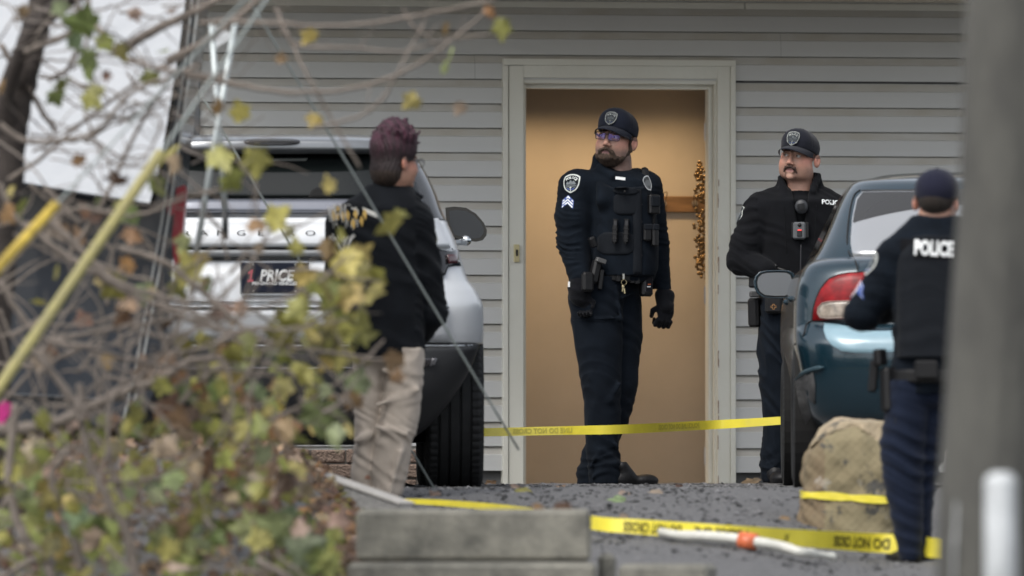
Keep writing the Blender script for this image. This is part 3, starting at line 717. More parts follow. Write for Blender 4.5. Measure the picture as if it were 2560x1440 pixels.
# ---------------------------------------------------------------- officer in the doorway
def officer_door():
    G = Fig('bearded police officer in glasses and navy vest standing in the open doorway', 1530, 1211, 58.8); p = G.p
    HF = head_frame(p(1540, 347, .0), -23, -6, 7, 1.10)
    s = SDF((-.40, -.30, 0), (.42, .32, 1.95), .012, fine=[(-.13, .15), (-.16, .15), (1.52, 1.93)], fres=.0036)
    add_head(s, HF, 1.04, 1.12)
    s.rc(p(1550, 470, .03), p(1548, 400, .015), .068, .062, .02)
    s.loft(G.sec([(450, 1490, 1610), (500, 1475, 1625), (600, 1480, 1625), (700, 1475, 1620)], .02, .11), .03)
    for a, b, c, y in ((p(1445, 475, -.04), p(1434, 590, -.05), p(1452, 700, -.10), 1), (p(1615, 475, .06), p(1640, 600, .12), p(1660, 720, .06), 1)):
        s.rc(a, b, .055, .048, .03); s.rc(b, c, .045, .032, .01)
    s.loft(G.sec([(700, 1430, 1545), (1000, 1475, 1540), (1180, 1490, 1535)], -.04, .06), .02)
    s.loft(G.sec([(700, 1500, 1595), (1000, 1500, 1570), (1180, 1455, 1500)], .07, .06), .02)
    V, f = s.mesh()
    body = mk('body', V, f, SK, G.root, True, skin_color(V, HF, (.39, .235, .175), stubble=.75))
    eyes(G.root, HF, (-.35, -1, .02), G.root)
    # beard
    C, R, k = HF
    b = SDF((-.11, -.14, -.16), (.11, .08, .02), .0032)
    def TB(q): return q
    b.ell((0, -.034, -.094), (.054, .060, .042), k=0)
    for sx in (-1, 1):
        b.rc((sx*.050, -.040, -.088), (sx*.071, .004, -.045), .022, .014, .012); b.rc((sx*.071, .004, -.045), (sx*.077, .0, .012), .013, .006, .01)
        b.rc((sx*.004, -.107, -.058), (sx*.030, -.094, -.070), .0085, .006, .006)
        b.rc((sx*.030, -.092, -.070), (sx*.040, -.074, -.095), .008, .012, .010)
        b.ell((sx*.052, -.070, -.040), (.028, .03, .030), k=.012, mode='cut')
    b.ell((0, -.094, -.098), (.034, .022, .018), k=.01); b.ell((0, -.112, -.0735), (.017, .020, .0075), k=.005, mode='cut')
    b.disp(lambda x, y, z: .0016*np.sin(310*x+40*np.sin(90*y))*np.sin(250*y+3*np.sin(200*z))+.0014*np.sin(420*x+130*z))
    V2, f2 = b.mesh(); mk('beard', [C+R @ (Vector(q)*k) for q in V2], f2, mat('beard_hair', (.028, .017, .012), .8, vary=.7, vscale=60, bump=1, bscale=260, stretch=(3, 3, .7), vcol=(.11, .065, .038), bdist=.006), G.root, True)
    # glasses
    gl = MB(); T = lambda q: C+R @ (Vector(q)*k); lens = MB()
    for sx in (-1, 1):
        cx = sx*.0335; pts = []
        for i in range(24):
            a = 6.2832*i/24; ex = math.copysign(abs(math.cos(a))**.45, math.cos(a))*.0265; ez = math.copysign(abs(math.sin(a))**.5, math.sin(a))*.0175
            pts.append(T((cx+ex, -.116+.010*((cx+ex)/.06)**2*1.6, ez-.002)))
        gl.tube(pts+[pts[0]], .0021, 6, False)
        ctr = T((cx, -.1165, -.002)); lens.add([ctr]+pts, [(0, 1+i, 1+(i+1) % 24) for i in range(24)])
        gl.tube([T((sx*.060, -.102, .010)), T((sx*.080, -.07, .008)), T((sx*.085, .01, .004))], .0025, 6, flat=1.8)
    gl.tube([T((-.008, -.116, .006)), T((0, -.118, .008)), T((.008, -.116, .006))], .0022, 6)
    gg = gl.make('glasses', mat('glasses_frame', (.010, .010, .016), .3), G.root, True)
    lm = bpy.data.materials.new('lens'); lm.use_nodes = True; t = lm.node_tree; t.nodes.clear()
    o_ = t.nodes.new('ShaderNodeOutputMaterial'); mx = t.nodes.new('ShaderNodeMixShader'); tr = t.nodes.new('ShaderNodeBsdfTransparent'); gs = t.nodes.new('ShaderNodeBsdfGlossy')
    tr.inputs[0].default_value = (.85, .84, .95, 1); gs.inputs[0].default_value = (.35, .30, 1, 1); gs.inputs['Roughness'].default_value = .08
    mx.inputs[0].default_value = .07; t.links.new(tr.outputs[0], mx.inputs[1]); t.links.new(gs.outputs[0], mx.inputs[2]); t.links.new(mx.outputs[0], o_.inputs[0])
    lens.make('lens', lm, gg, True)
    cap, cv, cf = mkcap(G.root, HF, CAPM, wide=1.06)
    put_badge(cap, C+R @ (Vector((.0, -.10, .083))*k), R @ Vector((1, 0, 0)), R @ Vector((0, .35, 1)), bvh(cv, cf), .074)
    # jacket
    j = SDF((-.36, -.30, .98), (.36, .32, 1.72), .0062)
    j.loft(G.sec([(432, 1505, 1590, .03, .09), (450, 1470, 1622, .02, .12), (500, 1462, 1632), (560, 1464, 1636), (620, 1468, 1640), (690, 1470, 1640), (704, 1470, 1632)], .01, .145), 0, 2.3)
    j.rc(p(1446, 470, -.03), p(1600, 462, .05), .088, .080, .05)
    j.rc(p(1441, 472, -.04), p(1434, 540, -.05), .095, .092, .03); j.rc(p(1434, 540, -.05), p(1432, 606, -.06), .090, .084, .03)
    j.rc(p(1432, 606, -.06), p(1450, 692, -.11), .082, .060, .015)
    j.rc(p(1618, 468, .06), p(1640, 610, .13), .080, .070, .03); j.rc(p(1640, 610, .13), p(1659, 742, .05), .068, .042, .02)
    j.ell(p(1512, 432, .03), (.062, .08, .045), k=.04); j.ell(p(1508, 405, .04), (.040, .055, .045), k=.03)
    j.rc(p(1496, 396, .02), p(1500, 440, .03), .030, .045, .03); j.rc(p(1590, 430, .05), p(1572, 444, -.02), .020, .022, .02)
    j.rc(p(1500, 420, -.05), p(1530, 440, -.09), .022, .020, .02); j.rc(p(1532, 440, -.09), p(1575, 446, -.04), .020, .018, .02)
    fn = fold(4, (6, 5, 62), .0090, 1.3, .7); f2_ = fold(9, (20, 10, 34), .006, 1.2)
    def jd(x, y, z):
        arm = np.clip((-.145-x)/.03, 0, 1)+np.clip((x-.19)/.03, 0, 1)
        return arm*(fn(x, y, z)*(.55+.9*np.exp(-((z-1.22)/.10)**2)))+(1-arm)*.5*f2_(x, y, z)
    j.disp(jd); jv, jf = j.mesh(); mk('jacket', jv, jf, NAVY, G.root, True); jt = bvh(jv, jf)
    put_badge(G.root, p(1424, 460, -.14), (1, -.45, 0), (.10, 0, 1), jt, .098, 'shoulder_patch')
    chevrons(G.root, p(1416, 503, -.15), (1, -.35, -.06), (.05, 0, 1), jt, .056)
    # vest over the jacket
    v = SDF((-.24, -.28, 1.0), (.36, .28, 1.66), .0058)
    v.loft(G.sec([(470, 1490, 1626), (520, 1483, 1640), (580, 1478, 1646), (640, 1476, 1647), (672, 1476, 1646), (690, 1478, 1640)], .0, .160), 0, 2.4)
    v.rc(p(1500, 452, -.06), p(1508, 500, -.12), .030, .045, .04); v.rc(p(1598, 452, -.01), p(1600, 500, -.08), .026, .04, .04)
    v.ell(p(1552, 440, .0), (.062, .30, .075), k=.02, mode='cut')
    v.ell(p(1470, 500, -.02), (.055, .14, .11), k=.02, mode='cut')
    v.disp(fold(12, (24, 8, 20), .004)); vv, vf = v.mesh(); vest = mk('vest', vv, vf, NAVY, G.root, True); vt = bvh(vv, vf)
    slab('chest_pocket', .125, .108, p(1562, 512, -.2), (1, -.12, 0), (0, 0, 1), vt, VESTM, vest, .008)
    slab('pocket_flap', .128, .036, p(1562, 478, -.2), (1, -.12, -.03), (0, 0, 1), vt, VESTM, vest, .015, shape=lambda u, v_: (u, v_*(1-.0*u) - (0.35*(1-abs(u)) if v_ < 0 else 0)))
    b = MB(); b.ball(p(1561, 481, -.205), .006, 10, 8); b.make('snap', LEATH, vest, True)
    slab('placket', .045, .43, p(1600, 580, -.2), (1, .30, 0), (0, 0, 1), vt, VESTM, vest, .007, 4, 24, .02)
    for yy in (513, 556, 600, 640):
        q = vt.ray_cast(p(1603, yy, -.5), Vector((0, 1, 0)))[0]
        if q: b = MB(); b.ball(q, .0055, 10, 7); b.make('snap', LEATH, vest, True)
    slab('lower_panel', .20, .115, p(1536, 610, -.2), (1, -.15, 0), (0, 0, 1), vt, VESTM, vest, .006)
    # name plate, metal badge
    decal('name_plate', ([(-.5, -.3), (.5, -.3), (.5, .5), (-.5, .5)], [(0, 1, 2, 3)]), (.050, .018), p(1550, 449, -.2), (1, -.1, -.12), (.1, 0, 1), vt, WHITE, vest, .006, 2)
    pv, pf = text2d('OFFICER', .0095, .0002)
    MBD = TR(p(1618, 460, -.155), 42, 0, -30); g = None
    for nm, key, mm_, yy in (('chest_badge', 'ground', mat('dull_silver', (.25, .26, .26), .4, .8), 0), ('badge_rim', 'rim', WHITE, -.002), ('badge_lettering', 'text', LEATH, -.002)):
        bb = MB(); bb.add([MBD @ Vector((x*.055, yy, y*.082)) for x, y in BADGE[key][0]], BADGE[key][1]); o_ = bb.make(nm, mm_, g or vest); g = g or o_
    # shoulder radio microphone, pouches
    gear('shoulder_radio', (-.020, -.016, -.045), (.020, .016, .045), TR(p(1614, 440, .0), -20, 0, -12), LEATH, vest, .012)
    q = gear('radio_pouch', (-.030, -.018, -.050), (.030, .022, .050), TR(p(1634, 512, -.12), 25), LEATH, vest, .008)
    gear('pouch_flap', (-.024, -.026, -.012), (.024, -.010, .042), TR(p(1634, 512, -.12), 25), VESTM, q, .005)
    co = MB(); co.tube([p(1634+3*math.sin(i*1.3), 540+i*1.0, -.12+.006*math.cos(i*1.3)) for i in range(22)], .003, 6); co.make('coiled_cord', LEATH, vest, True)
    for dx, yy, w, hh in ((1617, 583, .022, .042), (1636, 590, .016, .055)):
        q = gear('utility_pouch', (-w, -.022, -hh), (w, .02, hh), TR(p(dx, yy, -.135), 18), LEATH, vest, .008)
        gear('pouch_flap', (-w-.001, -.026, hh-.028), (w+.001, -.01, hh+.002), TR(p(dx, yy, -.135), 18), VESTM, q, .004)
    for px_ in (1537, 1565):
        M = TR(p(px_, 582, -.178), -8, 0, 2); q = gear('magazine_pouch', (-.0125, -.018, -.052), (.0125, .018, .036), M, LEATH, vest, .004)
        gear('magazine', (-.0095, -.010, .030), (.0100, .010, .062), M, mat('magazine', (.02, .02, .022), .35), q, .003)
        gear('magazine_base', (-.012, -.013, .060), (.013, .013, .066), M, LEATH, q, .002)
        for zz in (-.036, -.012, .012): gear('pouch_rib', (-.0148, -.0195, zz), (.0148, -.004, zz+.006), M, LEATH, q, .0015)
        gear('pouch_screw', (-.004, -.020, -.060), (.004, -.012, -.051), M, LEATH, q, .002)
    # trousers
    t = SDF((-.25, -.22, 0), (.22, .24, 1.08), .0062)
    A = [(690, 1440, 1560), (705, 1424, 1562), (740, 1419, 1560), (800, 1427, 1558), (861, 1435, 1556), (930, 1447, 1554), (1002, 1458, 1552), (1063, 1461, 1550), (1127, 1464, 1547), (1160, 1467, 1557), (1185, 1470, 1558), (1211, 1472, 1556)]
    B = [(690, 1510, 1610), (705, 1500, 1601), (760, 1500, 1605), (841, 1505, 1608), (902, 1500, 1599), (962, 1495, 1596), (1022, 1486, 1583), (1063, 1480, 1569), (1100, 1468, 1549), (1127, 1454, 1530), (1155, 1449, 1520), (1180, 1439, 1510), (1211, 1443, 1505)]
    ry = lambda y: .12-.04*min(max((y-700)/450, 0), 1)
    t.loft([(q[0], q[1], -.03-.0*q[0], q[3], .07+.055*q[0]) for q in G.sec(A)], 0, 2.1, sm=.012)
    t.loft([(q[0], q[1], .07, q[3], .065+.05*q[0]) for q in G.sec(B)], .012, 2.1, sm=.012)
    t.ell(p(1522, 712, .02), (.150, .125, .09), k=.03)
    def rg(a, b_, r0=.012, r1=.004, y0=-.13, y1=-.13, k=.018): t.rc(p(a[0], a[1], y0), p(b_[0], b_[1], y1), r0, r1, k)
    rg((1478, 945), (1528, 1000), .010, .008, -.11, -.11, .03); rg((1520, 1005), (1550, 960), .008, .006, -.105, -.10, .03)
    rg((1475, 1165), (1500, 1128), .008, .010, -.10, -.10); rg((1500, 1150), (1552, 1170), .012, .008, -.10, -.09); rg((1480, 1195), (1535, 1160), .008, .012, -.09, -.09)
    rg((1540, 720), (1553, 800), .006, .010, -.12, -.11); rg((1450, 800), (1540, 796), .005, .005, -.145, -.14)
    rg((1500, 1010), (1545, 1125), .010, .006, -.105, -.10); rg((1555, 745), (1590, 730), .008, .006, -.09, -.06)
    fa = fold(31, (16, 4, 20), .0130, 1.6, .8); fb = fold(32, (6, 6, 60), .011, 1.2, .8)
    t.disp(lambda x, y, z: fa(x, y, z)*np.clip(.35+np.abs(z-.5)*.5, 0, 1)+fb(x, y, z)*(np.exp(-((z-.09)/.07)**2)+.5*np.exp(-((z-.42)/.08)**2)))
    tv, tf = t.mesh(); mk('trousers', tv, tf, NAVY2, G.root, True)
    b = MB()   # cargo pocket seam
    tt = bvh(tv, tf)
    for yy in (795, 801):
        pts = [tt.ray_cast(p(x, yy+.04*(x-1430), -.6), Vector((0, 1, 0)))[0] for x in range(1432, 1520, 8)]
        b.tube([q for q in pts if q], .0022, 5)
    b.make('pocket_seam', NAVY, G.root, True)
    # belt and gear
    bl = SDF((-.2, -.2, .98), (.22, .22, 1.1), .005)
    bl.loft([(z, x, y, a*1.03, b_) for z, x, y, a, b_ in G.sec([(676, 1466, 1622, .01, .150), (703, 1462, 1618, .01, .150)])], 0, 2.4)
    bv, bf = bl.mesh(); bv = bv.copy(); bv[:, 2] -= (bv[:, 0])*.06; belt = mk('belt', bv, bf, LEATH, G.root, True)
    for px_, yy in ((1545, 690), (1580, 694), (1592, 696)): gear('belt_keeper', (-.012, -.008, -.030), (.012, .008, .030), TR(p(px_, yy, -.150+(px_-1530)*.0006), 8), LEATH, belt, .003)
    M = TR(p(1490, 668, -.17), 25, 0, 14)
    ho = gear('holster', (-.020, -.020, -.085), (.024, .030, .035), M, LEATH, belt, .010); gear('pistol_grip', (-.014, -.024, .030), (.018, .012, .085), TR(p(1489, 634, -.17), 25, 0, -22), LEATH, ho, .007)
    gear('holster_hood', (-.026, -.024, .002), (.026, .010, .026), TR(p(1498, 660, -.18), 20, 0, 18), mat('worn_grey_polymer', (.07, .07, .07), .4), ho, .004)
    gear('holster_clip', (-.009, -.012, -.05), (.012, .012, .05), TR(p(1501, 700, -.17), 10, 0, 8), LEATH, ho, .004)
    rd = gear('belt_radio', (-.032, -.028, -.072), (.032, .026, .072), TR(p(1614, 706, -.055), 30), LEATH, belt, .012)
    gear('radio_front', (-.024, -.033, -.055), (.024, -.02, .052), TR(p(1614, 706, -.055), 30), mat('radio_face', (.015, .015, .018), .18), rd, .008)
    gear('radio_mark', (-.008, -.035, -.014), (.010, -.03, -.008), TR(p(1614, 706, -.055), 30), mat('orange_mark', (.5, .12, .04), .5), rd, .001)
    gear('radio_mark', (-.012, -.035, -.026), (.009, -.03, -.020), TR(p(1614, 706, -.055), 30), WHITE, rd, .001)
    gear('radio_body', (-.017, -.022, .05), (.017, .02, .12), TR(p(1622, 672, -.06), 30), LEATH, rd, .006)
    gear('glove_pouch', (-.03, -.024, -.05), (.03, .02, .05), TR(p(1468, 706, -.20), 20), LEATH, belt, .012)
    ky = MB(); rp = [p(1559+6.5*math.cos(a), 707+6.5*math.sin(a), -.165) for a in np.linspace(0, 6.283, 18)]; ky.tube(rp, .0015, 6, False)
    ky.box((-.0035, -.002, -.028), (.0035, .002, .0), TR(p(1557, 716, -.165), 10, 0, 8)); ky.ball(p(1557, 718, -.165), (.007, .002, .008), 10, 6)
    ky.box((-.003, -.002, -.026), (.003, .002, .0), TR(p(1560, 722, -.163), -10, 0, -6)); ky.make('keys', mat('brass_keys', (.5, .42, .25), .35, 1), G.root)
    gear('key_clip', (-.006, -.006, -.016), (.006, .006, .014), TR(p(1558, 692, -.158)), STEEL, G.root, .002)
    # hands in fleece gloves
    gl_ = SDF(tuple(p(1450, 735, -.12)-Vector((.12, .12, .12))), tuple(p(1450, 735, -.12)+Vector((.12, .12, .12))), .004)
    gl_.rc(p(1450, 703, -.115), p(1450, 722, -.120), .055, .060, 0).ell(p(1452, 740, -.125), (.058, .040, .055), k=.03)
    gl_.disp(fold(3, (12, 10, 70), .005)); a, c_ = gl_.mesh(); gv = mk('glove', a, c_, GLOVE, G.root, True)
    gear('glove_label', (-.006, -.002, -.014), (.006, .003, .014), TR(p(1422, 712, -.165), -55), WHITE, gv, .001)
    hand(G, p(1462, 758, -.13), (.18, .1, -1), (1, -.4, .1), (40, 60, 40), gv, GLOVE, 'glove_fingers', .9)
    hand(G, p(1664, 780, .03), (-.16, -.12, -1), (-1, -.35, 0), (48, 70, 45), G.root, GLOVE, 'glove', 1.12)
    gl2 = SDF(tuple(p(1662, 755, .04)-Vector((.08, .08, .08))), tuple(p(1662, 755, .04)+Vector((.08, .08, .08))), .004)
    gl2.rc(p(1659, 738, .05), p(1664, 765, .035), .044, .044, 0); a, c_ = gl2.mesh(); mk('glove_cuff', a, c_, GLOVE, G.root, True)
    shoe(None, G, 1562, 1211, -.04, 66, sc=.82); shoe(None, G, 1478, 1211, .07, 120, sc=.75)
    return G
officer_door()

# ---------------------------------------------------------------- officer by the siding
def officer_wall():
    G = Fig('moustached police officer in black cap standing against the siding behind the teal car', 1960, 1207, 58.3); p = G.p
    HF = head_frame(p(1997, 393, .0), -24, -4, 5, 1.02)
    s = SDF((-.30, -.30, 0), (.36, .3, 1.80), .012, fine=[(-.06, .21), (-.15, .15), (1.42, 1.78)], fres=.0036)
    T = add_head(s, HF, 1.12, 1.16)
    s.rc(p(2000, 520, .03), p(2000, 440, .02), .072, .066, .02)
    s.loft(G.sec([(500, 1925, 2070), (560, 1915, 2080), (720, 1915, 2070)], .02, .11), .03)
    for sx, (a, b, c) in enumerate(((p(1892, 525, .0), p(1850, 650, -.03), p(1915, 676, -.12)), (p(2085, 530, .03), p(2110, 660, .05), p(2060, 680, -.1)))):
        s.rc(a, b, .055, .045, .03); s.rc(b, c, .044, .032, .01)
    s.loft(G.sec([(720, 1905, 1990), (1180, 1915, 1965)], -.02, .06), .02); s.loft(G.sec([(720, 1990, 2065), (1180, 2000, 2050)], .03, .06), .02)
    V, f = s.mesh(); mk('body', V, f, SK, G.root, True, skin_color(V, HF, (.42, .24, .175), stubble=.28))
    eyes(G.root, HF, (-.45, -1, .0), G.root); C, R, k = HF
    b = SDF((-.05, -.13, -.10), (.05, -.07, -.03), .0022)
    for sx in (-1, 1):
        b.rc((sx*.003, -.1055, -.054), (sx*.022, -.0985, -.061), .0080, .0070, .004); b.rc((sx*.022, -.0985, -.061), (sx*.035, -.087, -.082), .0070, .0035, .004)
    b.disp(lambda x, y, z: .0016*np.sin(500*x+150*z)); V2, f2 = b.mesh()
    mk('moustache', [C+R @ (Vector(q)*k) for q in V2], f2, mat('moustache_hair', (.05, .026, .018), .8, vary=.6, vscale=60), G.root, True)
    cap, cv, cf = mkcap(G.root, HF, mat('black_cap', (.007, .008, .014), .9, bump=.35, bscale=600, sheen=.12, spec=.2, bdist=.002), wide=1.08)
    put_badge(cap, C+R @ (Vector((.0, -.10, .083))*k), R @ Vector((1, 0, 0)), R @ Vector((0, .35, 1)), bvh(cv, cf), .078)
    # black shirt in the open front
    u = SDF((-.1, -.2, 1.1), (.25, .15, 1.46), .006); u.loft(G.sec([(482, 1970, 2030, .03, .06), (500, 1950, 2050), (560, 1945, 2055), (690, 1945, 2055)], .02, .115), 0); u.rc(p(2000, 500, .03), p(2000, 484, .02), .070, .066, .02)
    a, c_ = u.mesh(); mk('shirt', a, c_, BLACKC, G.root, True)
    j = SDF((-.34, -.28, .93), (.42, .26, 1.62), .0058)
    j.loft(G.sec([(478, 1925, 2070, .03, .09), (500, 1902, 2085), (560, 1893, 2100), (620, 1896, 2104), (680, 1900, 2105), (718, 1903, 2103), (726, 1905, 2100)], .01, .140), 0, 2.3)
    j.rc(p(1905, 518, .01), p(1975, 487, .03), .074, .06, .05); j.rc(p(2080, 523, .03), p(2030, 487, .03), .074, .06, .05)
    j.rc(p(1897, 527, .0), p(1866, 610, -.02), .080, .082, .03); j.rc(p(1866, 610, -.02), p(1851, 652, -.03), .080, .070, .02); j.rc(p(1851, 652, -.03), p(1914, 676, -.13), .068, .055, .02)
    j.rc(p(2088, 530, .03), p(2112, 655, .04), .080, .068, .03); j.rc(p(2112, 655, .04), p(2060, 682, -.10), .066, .055, .02)
    # stand collar, open in front
    j.rc(p(1957, 452, .03), p(1955, 486, .02), .026, .040, .03); j.rc(p(2038, 447, .04), p(2040, 486, .03), .032, .04, .03); j.rc(p(1965, 448, .09), p(2030, 446, .09), .03, .03, .03)
    j.rc(p(1951, 445, -.01), p(1962, 492, -.07), .014, .026, .02); j.rc(p(2045, 440, .0), p(2030, 480, -.075), .016, .022, .02)
    j.rc(p(2002, 560, -.22), p(2003, 520, -.22), .10, .0, 0, 'cut') if False else None
    # V opening
    for yy in range(455, 615, 6):
        w = (24-(yy-455)*.15)/G.s; j.rc(p(2001, yy, -.25), p(2001, yy, -.075 if yy > 480 else -.03), w, w, .006, 'cut')
    j.rc(p(2000, 470, .02), p(2000, 440, .02), .066, .066, .006, 'cut')
    fn = fold(44, (10, 8, 58), .009, 1.3, .75); f2_ = fold(49, (16, 8, 30), .005)
    j.disp(lambda x, y, z: np.where(x < -.135, fn(x, y, z), f2_(x, y, z)))
    jv, jf = j.mesh(); jk = mk('jacket', jv, jf, BLACKC, G.root, True); jt = bvh(jv, jf)
    put_badge(G.root, p(1866, 542, .0), (.22, -1, .0), (.30, 0, 1), jt, .09, 'shoulder_patch')
    v, f_ = text2d('POLICE', .032, .0012, 1.05); decal('lettering', (v, f_), 1, p(2088, 507, -.2), (1, .15, -.05), (0, 0, 1), jt, WHITE, G.root, .003)
    z = MB(); z.tube([q for q in (jt.ray_cast(p(2001-.02*(yy-615), yy, -.6), Vector((0, 1, 0)))[0] for yy in range(612, 722, 6)) if q], .0035, 6); z.make('zip', mat('zip', (.05, .05, .055), .35, .6), jk, True)
    for x in (1959, 2040):
        z = MB(); z.tube([q for q in (jt.ray_cast(p(x+(yy-515)*.05*(1 if x < 2000 else -1), yy, -.6), Vector((0, 1, 0)))[0] for yy in range(515, 640, 6)) if q], .0022, 5); z.make('pocket_zip', BLACKC, jk, True)
    M = TR(p(2002, 518, -.135), -6, 0, -10)
    mic = MB(); mic.ball((0, 0, 0), (.033, .016, .036), 20, 12); mic.v = [tuple(M @ Vector(q)) for q in mic.v]; mi = mic.make('radio_microphone', mat('mic_plastic', (.022, .024, .028), .5), G.root, True)
    for k_ in range(6): gear('mic_slot', (-.020, -.0178, -.018+k_*.006), (.020, -.0148, -.0155+k_*.006), M, LEATH, mi, .0005)
    cm = MB(); cm.tube([p(2020, 525, -.12), p(2026, 545, -.115), p(2018, 570, -.115)], .004, 6); cm.make('mic_cord', LEATH, G.root, True)
    M = TR(p(1997, 578, -.150)); bc = gear('body_camera', (-.032, -.012, -.043), (.030, .015, .043), M, mat('camera_grey', (.085, .09, .095), .4), G.root, .008)
    gear('camera_face', (-.013, -.0165, -.030), (.013, -.01, .0), M, mat('camera_black', (.012, .012, .014), .25), bc, .003)
    gear('record_light', (-.010, -.0175, .0005), (.010, -.012, .004), M, mat('red_light', (.8, .05, .04), .4, emit=(1, .06, .05, .9)), bc, .001)
    ln = MB(); ln.ball(M @ Vector((0, -.012, .028)), (.010, .008, .010), 14, 8); ln.make('camera_lens', LEATH, bc, True)
    gear('camera_mount', (-.040, .0, -.035), (.046, .012, .042), M, LEATH, bc, .003)
    # trousers
    t = SDF((-.16, -.2, 0), (.30, .22, 1.0), .0062)
    A = [(720, 1900, 1992), (780, 1898, 1992), (831, 1896, 1990), (874, 1893, 1988), (971, 1897, 1984), (1010, 1904, 1982), (1088, 1906, 1980), (1130, 1900, 1980), (1165, 1897, 1985), (1190, 1900, 1985), (1206, 1906, 1980)]
    t.loft([(q[0], q[1], -.01, q[3], .075+.05*q[0]) for q in G.sec(A)], 0, 2.1); t.loft([(q[0], q[1]+.175, .03, q[3], .075+.05*q[0]) for q in G.sec(A)], .01, 2.1)
    t.ell(p(1985, 735, .02), (.17, .13, .1), k=.03)
    fa = fold(61, (14, 4, 22), .013, 1.6, .8); fb = fold(62, (6, 6, 60), .012, 1.2, .8)
    t.disp(lambda x, y, z: fa(x, y, z)*.8+fb(x, y, z)*np.exp(-((z-.08)/.07)**2)); tv, tf = t.mesh(); mk('trousers', tv, tf, NAVY2, G.root, True)
    bl = SDF((-.16, -.2, .88), (.3, .22, 1.0), .006); bl.loft(G.sec([(735, 1896, 2078, .01, .14), (760, 1895, 2080, .01, .14)]), 0, 2.4); a, c_ = bl.mesh(); belt = mk('belt', a, c_, LEATH, G.root, True)
    ho = gear('holster', (-.026, -.03, -.085), (.026, .03, .06), TR(p(1886, 775, -.04), 60, 0, -3), LEATH, belt, .012); gear('pistol_grip', (-.02, -.03, .05), (.02, .02, .12), TR(p(1881, 745, -.04), 50, 0, 5), LEATH, ho, .008)
    gear('holster_hood', (-.027, -.024, -.012), (.022, .0, .018), TR(p(1884, 738, -.075), 20), mat('worn_black_polymer', (.05, .05, .05), .4), ho, .006)
    kt = gear('first_aid_pouch', (-.042, -.03, -.045), (.042, .02, .045), TR(p(1932, 762, -.14)), LEATH, belt, .012)
    om = mat('cross_thread', (.55, .28, .10), .7); b = MB()
    for M4 in (TR(p(1932, 768, -.172)),):
        c12 = [(-.004, .013), (.004, .013), (.004, .004), (.013, .004), (.013, -.004), (.004, -.004), (.004, -.013), (-.004, -.013), (-.004, -.004), (-.013, -.004), (-.013, .004), (-.004, .004)]
        pts = [M4 @ Vector((x, 0, z)) for x, z in c12]; b.tube(pts+[pts[0]], .0012, 5, False)
    b.make('cross_mark', om, kt)
    hand(G, p(1925, 682, -.10), (1, -.1, -.2), (0, -.3, 1), (20, 30, 20), G.root, SK, 'hand', .9)
    shoe(None, G, 1935, 1208, -.03, 170); shoe(None, G, 2025, 1208, .02, 190)
officer_wall()
